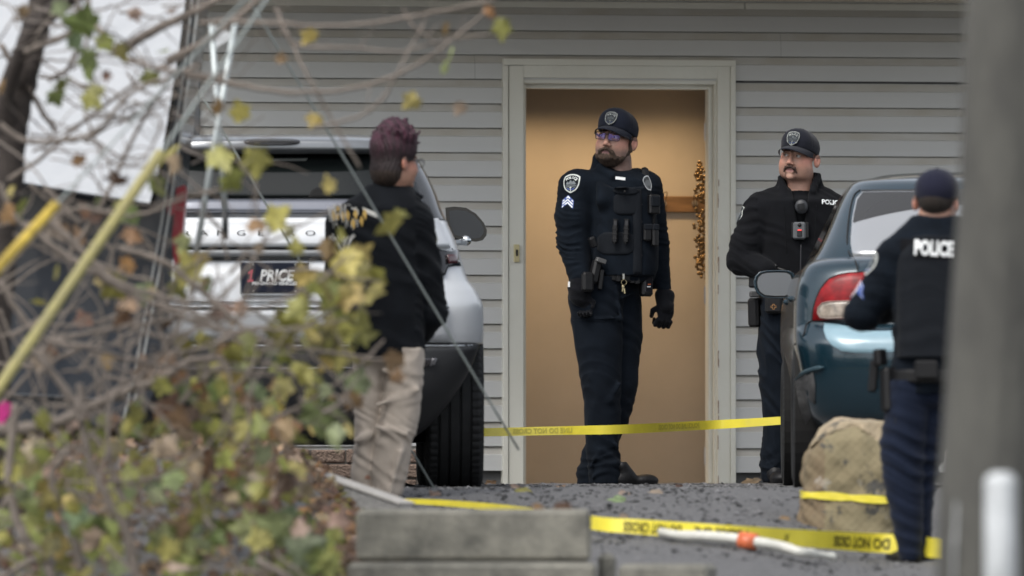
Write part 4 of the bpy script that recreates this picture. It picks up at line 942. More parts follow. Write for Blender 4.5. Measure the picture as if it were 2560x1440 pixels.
# ---------------------------------------------------------------- woman with purple hair, seen from behind
def woman():
    G = Fig('person with short purple hair in black jacket and khaki trousers seen from behind', 968, 1252, 51.3); p = G.p
    HF = head_frame(p(991, 402, .0), 128, 4, 0, .98)
    s = SDF((-.30, -.3, 0), (.32, .34, 1.75), .012, fine=[(-.09, .17), (-.15, .15), (1.36, 1.72)], fres=.0045)
    add_head(s, HF, 1.0, .95); s.rc(p(978, 500, .0), p(985, 440, .0), .058, .056, .02)
    s.loft(G.sec([(500, 880, 1050), (700, 870, 1050), (870, 890, 1050)], .0, .10), .03)
    for a, b, c in ((p(860, 560, .02), p(850, 740, .03), p(900, 830, .16)), (p(1045, 555, .02), p(1078, 740, .03), p(1040, 830, .18))): s.rc(a, b, .048, .04, .03); s.rc(b, c, .038, .03, .01)
    s.loft(G.sec([(870, 965, 1050), (1200, 945, 1000)], .0, .06), .02); s.loft(G.sec([(870, 890, 965), (1200, 890, 935)], .03, .06), .02)
    V, f = s.mesh(); mk('body', V, f, SK, G.root, True, skin_color(V, HF, (.36, .20, .14)))
    C, R, k = HF; T = lambda q: C+R @ (Vector(q)*k)
    # hair: short spiky crown, longer nape
    h = SDF(tuple(C-Vector((.16, .16, .17))), tuple(C+Vector((.16, .16, .24))), .0048)
    h.ell(T((0, .022, .060)), (.098*k, .112*k, .105*k), R, 0); h.ell(T((0, .055, -.045)), (.082*k, .066*k, .085*k), R, .03)
    h.ell(T((0, .02, .125)), (.066, .075, .062), R, .03)
    h.ell(T((0, -.12, -.02)), (.085, .09, .10), R, .01, 'cut')
    for sx in (-1, 1): h.ell(T((sx*.09, -.045, -.060)), (.03, .05, .045), R, .01, 'cut')
    rr = np.random.default_rng(8)
    for i in range(70):
        a = rr.uniform(0, 6.283); e = rr.uniform(.1, 1.45); d = Vector((math.cos(a)*math.cos(e), math.sin(a)*math.cos(e), math.sin(e)))
        b0 = C+Vector((0, 0, .06))+Vector((d.x*.088, d.y*.1, d.z*.10)); sw = Vector((rr.normal()*.4, rr.normal()*.4, .5))
        h.rc(b0, b0+(d+sw*.8).normalized()*rr.uniform(.018, .042), .010, .003, .020)
    h.disp(lambda x, y, z: .0022*np.sin(38*np.arctan2(x-C.x, y-C.y)+5*np.sin(30*z))+.0016*np.sin(77*np.arctan2(x-C.x, y-C.y)+z*60)); hv, hf = h.mesh()
    z = (hv[:, 2]-C.z); t = np.clip((z-.0)/.10, 0, 1)[:, None]; n = rr.normal(size=(len(hv), 1))*.1
    st = (.5+.5*np.sin(hv[:, :1]*170+hv[:, 1:2]*120))*.8+.5
    col = (1-t)*np.array([.016, .008, .009])+t*np.array([.042, .010, .022])*st; lowm = (z < -.045)[:, None]; col = np.where(lowm, np.array([.022, .012, .007]), col)
    mk('hair', hv, hf, mat('dyed_hair', (.1, .02, .05), .65, attr=True, vary=.4, vscale=50, bump=.8, bscale=200, bdist=.005), G.root, True, col)
    g = MB(); pts = [T((.0335+.026*math.cos(a), -.112, -.002+.019*math.sin(a))) for a in np.linspace(0, 6.283, 20)]; g.tube(pts, .002, 6, False)
    pts = [T((-.0335+.026*math.cos(a), -.112, -.002+.019*math.sin(a))) for a in np.linspace(0, 6.283, 20)]; g.tube(pts, .002, 6, False)
    for sx in (-1, 1): g.tube([T((sx*.060, -.107, .006)), T((sx*.082, -.05, .004)), T((sx*.084, .01, .004))], .003, 6)
    g.tube([T((-.008, -.112, .004)), T((.008, -.112, .004))], .002); g.make('glasses', mat('dark_frames', (.01, .01, .01), .3), G.root, True)
    # jacket
    j = SDF((-.34, -.24, .57), (.36, .32, 1.44), .0065)
    j.loft(G.sec([(470, 925, 1020, .0, .07), (490, 895, 1040, .0, .10), (520, 852, 1062), (560, 845, 1066), (640, 850, 1065), (740, 858, 1062), (820, 872, 1062), (880, 880, 1063), (903, 884, 1062)], .01, .150), 0, 2.2)
    j.rc(p(872, 553, .0), p(950, 505, .0), .070, .075, .05); j.rc(p(1034, 548, .0), p(985, 500, .0), .070, .07, .05)
    j.rc(p(856, 560, .01), p(848, 730, .03), .074, .068, .03); j.rc(p(848, 730, .03), p(905, 828, .17), .064, .058, .02)
    j.rc(p(1044, 556, .01), p(1066, 680, .02), .074, .070, .03); j.rc(p(1066, 680, .02), p(1083, 782, .05), .070, .066, .02); j.rc(p(1083, 785, .05), p(1040, 840, .2), .062, .058, .02)
    j.rc(p(935, 487, -.02), p(1010, 492, -.01), .036, .034, .03); j.rc(p(1020, 478, .04), p(1047, 505, .05), .022, .020, .02); j.rc(p(1040, 490, .05), p(1056, 489, .06), .014, .006, .01)
    fn = fold(71, (12, 8, 46), .012, 1.3, .7); f2_ = fold(72, (12, 8, 26), .010)
    j.disp(lambda x, y, z: np.where(x > .125, fn(x, y, z), f2_(x, y, z)*.7)); jv, jf = j.mesh()
    mk('jacket', jv, jf, mat('black_softshell', (.0045, .0058, .0080), .85, vary=.3, vscale=8, bump=.3, bscale=300, sheen=.03, spec=.13, bdist=.002), G.root, True); jt = bvh(jv, jf)
    # back print: two feathered wings with gold shapes and block letters
    b = MB(); r = np.random.default_rng(2)
    def streak(x0, y0, x1, y1, w): b.add([(x0-w, y0, 0), (x0+w, y0, 0), (x1+w*.3, y1, 0), (x1-w*.3, y1, 0)], [(3, 2, 1, 0)])
    for i in range(20):
        x = 822+i*4.4; y0 = 522+r.uniform(-6, 6)-8*math.sin(i/20*3.1); streak(x, y0, x+6-i*.3, y0+r.uniform(30, 62), 1.4)
    for i in range(18):
        x = 832+i*4.0; y0 = 590+r.uniform(-5, 5); streak(x, y0, 868+r.uniform(-3, 14), y0+r.uniform(30, 75), 1.1)
    for i in range(14):
        x = 918+i*2.4; streak(x, 520+i*1.0, x+4, 534+i*1.0, 1.6)
    dv = [((x-890)/G.s, -(y-590)/G.s) for x, y, _ in b.v]; decal('back_print', (dv, [q[::-1] for q in b.f]), 1, p(890, 590, -.3), (1, .1, 0), (0, 0, 1), jt, mat('grey_print', (.55, .55, .52), .7), G.root, .004)
    b = MB()
    for i in range(9):
        x = 836+i*11+r.uniform(-3, 3); y = 545+r.uniform(-14, 16); b.add([(x-5, y, 0), (x, y-14, 0), (x+6, y-4, 0), (x+3, y+15, 0)], [(0, 1, 2, 3)])
    dv = [((x-890)/G.s, -(y-590)/G.s) for x, y, _ in b.v]; decal('back_print_gold', (dv, [q[::-1] for q in b.f]), 1, p(890, 590, -.3), (1, .1, 0), (0, 0, 1), jt, mat('gold_print', (.45, .30, .08), .6), G.root, .005)
    # light piping on the sleeve
    b = MB()
    for yy in (598, 634):
        q = p(1091, yy, .02); b.ball(q, (.006, .008, .016), 8, 6)
    b.make('sleeve_tab', mat('pale_tab', (.5, .5, .4), .6), G.root, True)
    # khaki trousers
    t = SDF((-.20, -.2, 0), (.20, .26, .72), .0062)
    A = [(870, 962, 1060), (910, 960, 1060), (950, 960, 1058), (1000, 955, 1053), (1040, 950, 1049), (1085, 936, 1040), (1105, 932, 1029), (1180, 928, 1021), (1230, 932, 1008), (1248, 940, 1002)]
    B = [(870, 882, 975), (950, 881, 968), (1000, 884, 962), (1100, 886, 952), (1180, 877, 946), (1225, 875, 938), (1248, 880, 932)]
    t.loft([(q[0], q[1], -.01, q[3], .075+.07*q[0]) for q in G.sec(A)], 0, 2.1, sm=.012); t.loft([(q[0], q[1], .05, q[3], .075+.07*q[0]) for q in G.sec(B)], .008, 2.1, sm=.012)
    t.ell(p(972, 895, .02), (.15, .12, .06), k=.02)
    rr_ = [((945, 965), (1010, 1005)), ((945, 1012), (1045, 975)), ((940, 1052), (1030, 1020)), ((942, 1068), (1020, 1085)), ((946, 1104), (1028, 1070)), ((960, 925), (1010, 950)), ((950, 1180), (985, 1240)), ((1000, 1130), (975, 1235)), ((888, 1040), (930, 1065)), ((890, 1100), (930, 1085)), ((885, 990), (930, 1010))]
    for i, (a, b_) in enumerate(rr_[1:10:2]): t.rc(p(a[0], a[1], -.105 if a[0] > 935 else -.05), p(b_[0], b_[1], -.105 if b_[0] > 935 else -.05), .009, .004, .030)
    fa = fold(81, (22, 4, 26), .0085, 2.2, 1.2); t.disp(lambda x, y, z: fa(x, y, z)*(.4+1.0*np.exp(-((z-.33)/.13)**2)+.3*np.exp(-((z-.05)/.05)**2)))
    tv, tf = t.mesh(); mk('trousers', tv, tf, mat('khaki_cloth', (.42, .365, .31), .85, vary=.15, vscale=9, bump=.25, bscale=350, sheen=.1, spec=.2, bdist=.002), G.root, True)
    shoe(None, G, 965, 1262, .02, 10); shoe(None, G, 905, 1260, .06, -8)
woman()

# ---------------------------------------------------------------- officer at right, seen from behind
def officer_back():
    G = Fig('police officer seen from behind at right between the boulder and the pole', 2290, 1406, 49.2); p = G.p
    HF = head_frame(p(2341, 503, .0), 168, 2, -2, 1.0)
    s = SDF((-.30, -.3, 0), (.42, .34, 1.78), .012, fine=[(-.06, .24), (-.15, .15), (1.4, 1.74)], fres=.0048)
    add_head(s, HF, 1.03, 1.05); s.rc(p(2335, 600, .0), p(2338, 540, .0), .064, .062, .02)
    s.loft(G.sec([(600, 2250, 2420), (800, 2260, 2410), (960, 2240, 2420)], .0, .11), .03)
    for a, b, c in ((p(2240, 640, .02), p(2160, 785, .03), p(2230, 770, .20)), (p(2430, 640, .02), p(2505, 790, .04), p(2440, 770, .22))): s.rc(a, b, .052, .045, .03); s.rc(b, c, .04, .03, .01)
    s.loft(G.sec([(960, 2225, 2310), (1100, 2225, 2295), (1390, 2262, 2290)], .0, .045), .02); s.loft(G.sec([(960, 2330, 2400), (1100, 2305, 2335), (1390, 2298, 2314)], .07, .035), .01)
    V, f = s.mesh(); mk('body', V, f, SK, G.root, True, skin_color(V, HF, (.40, .235, .17)))
    C, R, k = HF
    h = SDF(tuple(C-Vector((.12, .13, .13))), tuple(C+Vector((.12, .13, .12))), .005); h.ell(C+R @ Vector((0, .022, .01)), (.076, .088, .075), R, 0); h.ell(C+R @ Vector((0, -.11, 0)), (.1, .12, .12), R, .01, 'cut')
    a, c_ = h.mesh(); mk('hair', a, c_, HAIRD, G.root, True)
    mkcap(G.root, HF, mat('navy_cap', (.011, .012, .025), .9, sheen=.08, spec=.15, bump=.3, bscale=500, bdist=.002), wide=1.06)
    j = SDF((-.42, -.25, .68), (.48, .32, 1.52), .0065)
    j.loft(G.sec([(545, 2283, 2398, .0, .085), (565, 2268, 2412, .0, .10), (600, 2232, 2440), (640, 2222, 2450), (720, 2226, 2445), (800, 2232, 2440), (880, 2232, 2436), (950, 2226, 2440), (985, 2224, 2442)], .01, .150), 0, 2.2)
    j.rc(p(2252, 632, .0), p(2300, 585, .0), .070, .075, .05); j.rc(p(2420, 632, .0), p(2375, 585, .0), .070, .075, .05)
    j.rc(p(2236, 645, .01), p(2194, 730, .02), .084, .080, .03); j.rc(p(2194, 730, .02), p(2154, 786, .03), .080, .074, .02); j.rc(p(2154, 786, .03), p(2225, 772, .20), .072, .055, .02)
    j.rc(p(2430, 640, .01), p(2490, 745, .03), .084, .078, .03); j.rc(p(2490, 745, .03), p(2440, 775, .22), .072, .055, .02)
    j.disp(fold(91, (14, 8, 30), .010, 1.2, .8)); jv, jf = j.mesh(); mk('jacket', jv, jf, NAVY, G.root, True); jt = bvh(jv, jf)
    v = SDF((-.14, -.27, .85), (.34, .25, 1.45), .0065)
    v.loft(G.sec([(590, 2275, 2405), (640, 2240, 2430), (700, 2238, 2432), (800, 2240, 2432), (895, 2240, 2430)], .01, .168), 0, 3.6); v.disp(fold(95, (10, 6, 22), .004)); a, c_ = v.mesh(); vs = mk('vest', a, c_, VESTM, G.root, True); vt = bvh(a, c_)
    decal('name_panel', ([(-.5, -.5), (.5, -.5), (.5, .5), (-.5, .5)], [(0, 1, 2, 3)]), (.30, .085), p(2338, 626, -.3), (1, 0, -.04), (0, 0, 1), vt, BLACKC, vs, .002, 4)
    tv_, tf_ = text2d('POLICE', .090, .0045, .60); decal('lettering', (tv_, tf_), .93, p(2331, 624, -.3), (1, 0, -.05), (0, 0, 1), vt, WHITE, vs, .004, 1)
    tv_, tf_ = text2d('M', .090, .0045, .60); decal('lettering', (tv_, tf_), .93, p(2414, 628, -.3), (1, 0, -.05), (0, 0, 1), vt, WHITE, vs, .004, 1)
    # sleeve patch and chevron seen obliquely
    put_badge(G.root, p(2184, 665, .0), (.30, -1, .15), (.55, 0, 1), jt, .105, 'shoulder_patch'); chevrons(G.root, p(2152, 722, .0), (.35, -1, .15), (.5, 0, 1), jt, .07)
    t = SDF((-.22, -.2, 0), (.28, .24, .82), .0065)
    A = [(950, 2215, 2320), (1037, 2211, 2322), (1110, 2196, 2316), (1206, 2206, 2310), (1284, 2224, 2308), (1376, 2243, 2306), (1403, 2248, 2304)]
    B = [(950, 2300, 2440), (1037, 2280, 2410), (1100, 2262, 2372), (1192, 2265, 2345), (1284, 2272, 2333), (1376, 2275, 2330), (1403, 2278, 2330)]
    t.loft([(q[0], q[1], -.01, q[3], .07+.07*q[0]) for q in G.sec(A)], 0, 2.1); t.loft([(q[0], q[1], .07, q[3], .07+.07*q[0]) for q in G.sec(B)], .008, 2.1); t.ell(p(2328, 970, .02), (.185, .135, .1), k=.03)
    fb = fold(98, (14, 4, 40), .013, 1.3, .7); t.disp(lambda x, y, z: fb(x, y, z)*(.5+.8*np.exp(-((z-.4)/.15)**2))); a, c_ = t.mesh(); mk('trousers', a, c_, mat('navy_twill', (.0062, .0105, .024), .85, vary=.2, vscale=8, sheen=.06, spec=.15), G.root, True)
    bl = SDF((-.18, -.2, .70), (.3, .22, .84), .006); bl.loft(G.sec([(925, 2220, 2446, .01, .160), (958, 2220, 2448, .01, .160)]), 0, 2.4); a, c_ = bl.mesh(); belt = mk('belt', a, c_, LEATH, G.root, True)
    ho = gear('holster', (-.035, -.03, -.12), (.03, .04, .07), TR(p(2220, 960, -.05), -60, 0, -4), LEATH, belt, .014)
    gear('pistol_grip', (-.022, -.03, .06), (.02, .025, .13), TR(p(2205, 950, -.05), -50, 0, -6), LEATH, ho, .008); gear('holster_strap', (-.006, -.006, -.17), (.006, .006, .0), TR(p(2243, 960, -.10), 0, 0, 3), LEATH, ho, .002)
    gear('spray_pouch', (-.020, -.02, -.07), (.020, .02, .07), TR(p(2184, 940, -.0), 0, 0, 5), LEATH, belt, .010); gear('belt_pouch', (-.05, -.03, -.04), (.05, .02, .04), TR(p(2312, 925, -.165)), LEATH, belt, .01)
    gear('tape_tab', (-.006, -.004, -.045), (.006, .004, .045), TR(p(2337, 1300, -.05)), mat('frayed_tan_strap', (.30, .22, .10), .7), belt, .002) if False else None
    hand(G, p(2232, 770, .24), (.7, .6, .1), (0, 0, 1), (30, 40, 30), G.root, SK, 'hand', .95)
    shoe(None, G, 2275, 1412, .0, -20); shoe(None, G, 2305, 1412, .06, 10)
officer_back()
# ================================================================ VEHICLES
CHROME = mat('chrome_trim', (.6, .62, .63), .18, 1)
BLKPL = mat('black_car_plastic', (.012, .013, .015), .55, bump=.15, bscale=300, bdist=.002)
GLOSSB = mat('gloss_black', (.006, .007, .008), .12, coat=.6)
TYRE = mat('tyre_rubber', (.010, .011, .012), .75, vary=.3, vscale=20, bump=.3, bscale=120, bdist=.002)
def carglass(name, tint, mixv, rough=.03):
    m = bpy.data.materials.new(name); m.use_nodes = True; t = m.node_tree; b = t.nodes['Principled BSDF']
    b.inputs['Base Color'].default_value = (*tint, 1); b.inputs['Roughness'].default_value = rough; b.inputs['Metallic'].default_value = mixv
    b.inputs['Coat Weight'].default_value = 1; return m
def ring(W, yr, yf, R, n=4.0, N=17):
    "plan outline from rear centre round the right side to the front and back"
    pts = []
    t = np.linspace(-1, 1, 2*N+1); xs = np.sign(t)*(1-(1-np.abs(t))**2.2)
    for x in xs: pts.append((x*W, yr+R*(1-(1-abs(x)**n)**(1/n))))
    rear = pts; ys = np.linspace(yr+R, yf-R, 9)[1:-1]
    right = [(W, y) for y in ys]; front = [(x, yf-(y-yr)) for x, y in reversed(rear)]; left = [(-W, y) for y in reversed(ys)]
    return rear+right+front+left
def stack(sl, R=.42, n=4.0, cap=True, sub=6):
    "sl: list of (z, W, yr, yf) from bottom to top; spline interpolated"
    P4 = smoothpts4(sl, sub); V = []; f = []
    for z, W, yr, yf in P4:
        for x, y in ring(W, yr, yf, min(R, W*.6, (yf-yr)*.45), n): V.append((x, y, z))
    m = len(V)//len(P4)
    for i in range(len(P4)-1):
        for k in range(m): f.append((i*m+k, i*m+(k+1) % m, (i+1)*m+(k+1) % m, (i+1)*m+k))
    if cap: f.append(tuple(range(m-1, -1, -1))); f.append(tuple((len(P4)-1)*m+k for k in range(m)))
    return V, f
def smoothpts4(sl, n):
    if n <= 1: return sl
    z = [s[0] for s in sl]; zz = []
    for a, b in zip(z[:-1], z[1:]): zz += list(np.linspace(a, b, n, endpoint=False))
    zz.append(z[-1]); o = []
    A = np.array(sl)
    def pch(x):   # monotone cubic
        y = x; h = np.diff(z); d = np.diff(y)/h; mm = np.zeros(len(y)); mm[0] = d[0]; mm[-1] = d[-1]
        for i in range(1, len(y)-1): mm[i] = 0 if d[i-1]*d[i] <= 0 else 2*d[i-1]*d[i]/(d[i-1]+d[i])
        r = []
        for q in zz:
            i = min(max(np.searchsorted(z, q, 'right')-1, 0), len(h)-1); t = (q-z[i])/h[i]
            r.append((2*t**3-3*t*t+1)*y[i]+(t**3-2*t*t+t)*h[i]*mm[i]+(-2*t**3+3*t*t)*y[i+1]+(t**3-t*t)*h[i]*mm[i+1])
        return r
    cols = [pch(A[:, k]) for k in (1, 2, 3)]
    return [(q, cols[0][i], cols[1][i], cols[2][i]) for i, q in enumerate(zz)]
def surf(sl, R=.42, n=4.0):
    P4 = smoothpts4(sl, 6); z = [p_[0] for p_ in P4]; W = [p_[1] for p_ in P4]; yr = [p_[2] for p_ in P4]
    def g(x, zz):
        w = np.interp(zz, z, W); y0 = np.interp(zz, z, yr); q = min(abs(x)/w, 1); r = min(R, w*.6)
        return y0+r*(1-(1-q**n)**(1/n))
    return g
def patch(name, g, rows, m, parent, off=.004, nx=16, nz=8, th=.012, smooth=True):
    "rows: list of (z, x0, x1) -> panel standing off the rear surface"
    rows = sorted(rows); zr = [r[0] for r in rows]; V = []; f = []; N = (nx+1)*(nz+1)
    for layer in (0, 1):
        for j in range(nz+1):
            z = zr[0]+(zr[-1]-zr[0])*j/nz; a = np.interp(z, zr, [r[1] for r in rows]); b = np.interp(z, zr, [r[2] for r in rows])
            for i in range(nx+1):
                x = a+(b-a)*i/nx; V.append((x, g(x, z)-off+(th if layer else 0), z))
    q = lambda j, i: j*(nx+1)+i
    for j in range(nz):
        for i in range(nx): f.append((q(j, i), q(j, i+1), q(j+1, i+1), q(j+1, i)))
    bd = [q(0, i) for i in range(nx)]+[q(j, nx) for j in range(nz)]+[q(nz, i) for i in range(nx, 0, -1)]+[q(j, 0) for j in range(nz, 0, -1)]
    for a, b in zip(bd, bd[1:]+bd[:1]): f.append((b, a, a+N, b+N))
    return mk(name, V, f, m, parent, smooth)
def polypatch(name, g, pts, m, parent, off=.006, th=.014):
    "flat-bordered lamp lens or mark following the rear surface; pts = list of (x,z)"
    cx = sum(p_[0] for p_ in pts)/len(pts); cz = sum(p_[1] for p_ in pts)/len(pts); n = len(pts); V = []; f = []
    for k in (1.0, .97, .66, .33):
        for x, z in pts:
            xx = cx+(x-cx)*k; zz = cz+(z-cz)*k; V.append((xx, g(xx, zz)-off-(.004 if k < .99 else 0), zz))
    V.append((cx, g(cx, cz)-off-.004, cz))
    for x, z in pts: V.append((x, g(x, z)+th, z))
    for r in range(3):
        for i in range(n): f.append((r*n+i, r*n+(i+1) % n, (r+1)*n+(i+1) % n, (r+1)*n+i))
    for i in range(n): f.append((3*n+i, 3*n+(i+1) % n, 4*n)); f.append((i, 4*n+1+i, 4*n+1+(i+1) % n, (i+1) % n))
    return mk(name, V, f, m, parent, True)
def wheel(name, x, y, r, w, parent, out=1, rimcol=None):
    "tyre with circumferential grooves and shoulder sipes; axle along x"
    prof = []; hw = w/2
    for t in np.linspace(-1, 1, 57):
        a = abs(t); rr = r if a < .80 else r-.045*((a-.80)/.20)**2.2
        if any(abs(t-g) < .035 for g in (-.55, -.2, .2, .55)): rr -= .012
        prof.append((t*hw, rr))
    prof = [(-hw*.82, r*.68), (-hw*.98, r*.74), (-hw*1.01, r*.84)]+prof+[(hw*1.01, r*.84), (hw*.98, r*.74), (hw*.82, r*.68)]
    n = 180; V = []; f = []; k = len(prof)
    for i in range(n):
        a = 2*math.pi*i/n; gr = .006 if i % 3 == 0 else 0
        for px_, pr in prof:
            q = pr-(gr if abs(px_) > hw*.60 and pr > r*.9 else 0); V.append((px_, q*math.cos(a), q*math.sin(a)))
    for i in range(n):
        for j in range(k-1): f.append((i*k+j, i*k+j+1, ((i+1) % n)*k+j+1, ((i+1) % n)*k+j))
    root = bpy.data.objects.new(name, None); COL.objects.link(root); root.parent = parent; root.location = (x, y, r)
    mk('tyre', V, f, TYRE, root, False)
    b = MB(); b.tube([(-hw*.8, 0, 0), (hw*.75, 0, 0)], r*.69, 40)
    for i in range(5):
        a = 6.2832*i/5; b.box((-.01, -.03, .06), (.02, .03, r*.66), Matrix.Translation((out*hw*.78, 0, 0)) @ Matrix.Rotation(a, 4, 'X'), .008)
    b.make('rim', mat('alloy_rim', (.25, .25, .26), .35, .9), root)
    return root

def silver_suv():
    d = 53.0; s = F/d; cx = 687
    loc = P(cx, 1220, d); loc.z = -.008; K = empty('suv', loc, 'silver sport utility vehicle seen from behind with a dark plate on its tailgate', 'suv', rz=math.radians(1.2))
    X = lambda px_: (px_-cx)/s; Z = lambda py: (1220-py)/s
    Y2 = 4.75
    paint = mat('silver_paint', (.58, .60, .62), .38, .25, vary=.05, vscale=3, coat=.5)
    body = [(Z(850), .952, .03, Y2-.05), (Z(820), .955, .015, Y2), (Z(760), .952, .0, Y2), (Z(720), .925, .012, Y2-.05), (Z(690), .885, .026, Y2-.1), (Z(640), .855, .055, Y2-.2), (Z(612), .840, .052, Y2-.4), (Z(540), .785, .090, Y2-.9)]
    V, f = stack(body, .42, 4.0); bo = mk('body', V, f, paint, K, True); g = surf(body)
    Zg = lambda py: (1220-py)/s+(HZ-py)/F*float(np.interp(py, [336, 342, 352, 370, 400, 470, 525, 540], [.65, .47, .36, .30, .24, .16, .11, .105]))
    gh = [(Zg(540), .785, .105, Y2-1.2), (Zg(525), .770, .11, Y2-1.35), (Zg(470), .735, .16, Y2-1.65), (Zg(400), .672, .24, Y2-1.95), (Zg(370), .635, .30, Y2-2.1), (Zg(352), .585, .36, Y2-2.25), (Zg(342), .50, .47, Y2-2.5), (Zg(336), .36, .65, Y2-2.8)]
    roofm = mat('black_roof_paint', (.055, .058, .062), .25, .3, coat=.6)
    V, f = stack(gh, .38, 4.0); mk('greenhouse', V, f, roofm, K, True); gg = surf(gh, .38)
    # rear window glass and its lower glossy band
    win = patch('rear_window', gg, [(Zg(488), -.665, .665), (Zg(450), -.645, .645), (Zg(400), -.60, .60), (Zg(378), -.56, .56)], mat('tinted_glass', (.006, .008, .008), .10, spec=.35), K, .008, 20, 8)
    patch('window_band', gg, [(Zg(524), -.71, .71), (Zg(490), -.672, .672)], carglass('grey_glass', (.16, .17, .20), .5, .15), K, .010, 20, 3)
    # things seen through the glass and reflections, painted as flat shapes on it
    patch('window_shape', gg, [(Zg(395), X(682), X(765)), (Zg(388), X(682), X(770))], mat('grey_shape', (.16, .17, .16), .5), win, .0105, 6, 2, .003)
    patch('headrest_shape', gg, [(Zg(487), X(770), X(830)), (Zg(470), X(778), X(824)), (Zg(462), X(790), X(812))], mat('dark_seat', (.002, .002, .002), .9), win, .0095, 6, 3, .003)
    # spoiler with brake lamp scoop
    sp = [(Zg(378), .60, .20, .9), (Zg(366), .612, .155, 1.1), (Zg(350), .58, .16, 1.2), (Zg(340), .52, .24, 1.3), (Zg(333), .40, .40, 1.4)]
    V, f = stack(sp, .30, 3.2); mk('roof_spoiler', V, f, mat('spoiler_paint', (.20, .21, .22), .3, .6, coat=.5), K, True); gs = surf(sp, .30, 3.2)
    polypatch('high_brake_lamp', gs, [(X(680)+.128*math.copysign(abs(math.cos(a))**.6, math.cos(a)), Zg(350)+.017*math.copysign(abs(math.sin(a))**.8, math.sin(a))) for a in np.linspace(0, 6.283, 28, endpoint=False)], mat('smoked_lamp', (.03, .03, .033), .25), K, .004)
    b = MB()
    for k in range(3): b.box((X(620), gs(0, Zg(350))-.014, Zg(352)+k*.006), (X(735), gs(0, Zg(350))-.008, Zg(352)+k*.006+.002))
    b.make('lamp_rib', mat('lamp_rib', (.10, .10, .10), .3), K)
    for sx in (-1, 1):
        b = MB(); b.tube(smoothpts([(sx*.50, .55, Zg(345)), (sx*.51, .75, Zg(328)), (sx*.52, 1.6, Zg(322)), (sx*.50, 2.7, Zg(332))], 6), .014, 8); b.make('roof_rail', mat('rail_grey', (.25, .25, .25), .4, .6), K, True)
    # tailgate shelf: bright upper strip, shadow gap, grey band
    zz = [(Z(610), -.80, .80), (Z(536), -.745, .745)]
    tg = patch('tailgate', g, zz, paint, K, .030, 24, 6, .035)
    patch('tailgate_gap', g, [(Z(616), -.815, .815), (Z(611), -.81, .81)], GLOSSB, K, .006, 20, 1)
    patch('tailgate_band', g, [(Z(634), -.71, .71), (Z(617), -.73, .73)], mat('grey_trim_band', (.30, .31, .32), .4, .4), K, .020, 20, 2, .024)
    patch('tailgate_lower_panel', g, [(Z(846), -.80, .80), (Z(764), -.79, .79)], paint, K, .026, 24, 4, .030)
    patch('tailgate_gap', g, [(Z(643), -.70, .70), (Z(636), -.70, .70)], GLOSSB, K, .010, 20, 1)
    patch('chrome_strip', g, [(Z(763), -.79, .79), (Z(758), -.79, .79)], CHROME, K, .034, 20, 1, .03)
    patch('crease_strip', g, [(Z(748), -.78, .78), (Z(744), -.78, .78)], CHROME, K, .014, 20, 1, .012)
    # spaced capital letters across the strip
    lm = mat('dark_chrome_letter', (.20, .205, .21), .25, 1); W10 = list(zip('RANGEROVER', (465, 509, 553, 603, 651, 728, 776, 822, 868, 912)))
    for ch, px_ in W10:
        v, f2 = text2d(ch, .034, .0001, 1.8); b = MB(); x0 = X(px_); y = g(x0, Z(577))-.0305
        b.add([(x0+a, y-.004, Z(576)+c) for a, c in v], f2); e = MB()
        o = b.make('badge_letter', lm, K)
    # lamps
    lampm = mat('smoked_tail_lamp', (.010, .010, .012), .12, coat=.8); redm = mat('red_lamp_lens', (.28, .006, .012), .15, coat=.8)
    for sx in (-1, 1):
        L = [(sx*.60, Z(618)), (sx*.72, Z(613)), (sx*.835, Z(613)), (sx*.842, Z(640)), (sx*.850, Z(655)), (sx*.79, Z(658)), (sx*.775, Z(680)), (sx*.60, Z(682))]
        if sx < 0: L = L[::-1]
        lp = polypatch('tail_lamp', g, L, lampm, K, .018, .03)
        L2 = [(sx*.785, Z(628)), (sx*.828, Z(626)), (sx*.835, Z(648)), (sx*.79, Z(651))]; L2 = L2 if sx > 0 else L2[::-1]
        polypatch('lamp_lens', g, L2, mat('dark_red_lens', (.05, .004, .006), .15, coat=.8), lp, .030, .01)
    # plate in a chrome frame
    y = g(0, Z(690))-.045; pf = MB(); x0, x1, z0, z1 = X(600), X(773), Z(731), Z(646)
    pf.box((x0, y, z0), (x1, y+.02, z1), bev=.006); pl = pf.make('licence_plate', mat('plate_chrome_frame', (.35, .36, .37), .25, 1), K)
    b = MB(); b.box((x0+.006, y-.003, z0+.010), (x1-.006, y+.005, z1-.007), bev=.003); b.make('plate_field', mat('plate_navy', (.010, .013, .026), .5, spec=.25), pl)
    def ptxt(name, t, sz, px_, py, m, sx=1.0, bold=.001, slant=.18):
        v, f2 = text2d(t, sz, bold, sx); b = MB(); b.add([(X(px_)+a+c*slant, y-.0045, Z(py)+c) for a, c in v], f2); b.make(name, m, pl)
    ptxt('plate_lettering', 'PRICE', .070, 692, 683, WHITE, .84, .0026)
    b = MB(); n1 = [(-.012, -.024), (.014, -.024), (.014, -.015), (.007, -.015), (.007, .026), (-.003, .026), (-.014, .016), (-.014, .008), (-.005, .012), (-.005, -.015), (-.012, -.015)]
    b.add([(X(627)+a*1.05+c*.18, y-.0045, Z(683)+c*1.12) for a, c in n1], [tuple(range(len(n1)))]); b.make('plate_numeral', mat('plate_red', (.62, .08, .13), .5), pl)
    ptxt('plate_lettering', 'PRE-OWNED VEHICLES', .0200, 686, 702, WHITE, .98, .0007, .12)
    for px_, py in ((634, 655), (634, 721), (738, 655), (738, 721)): b = MB(); b.ball((X(px_), y-.004, Z(py)), (.0045, .003, .0045), 10, 6); b.make('plate_screw', STEEL, pl)
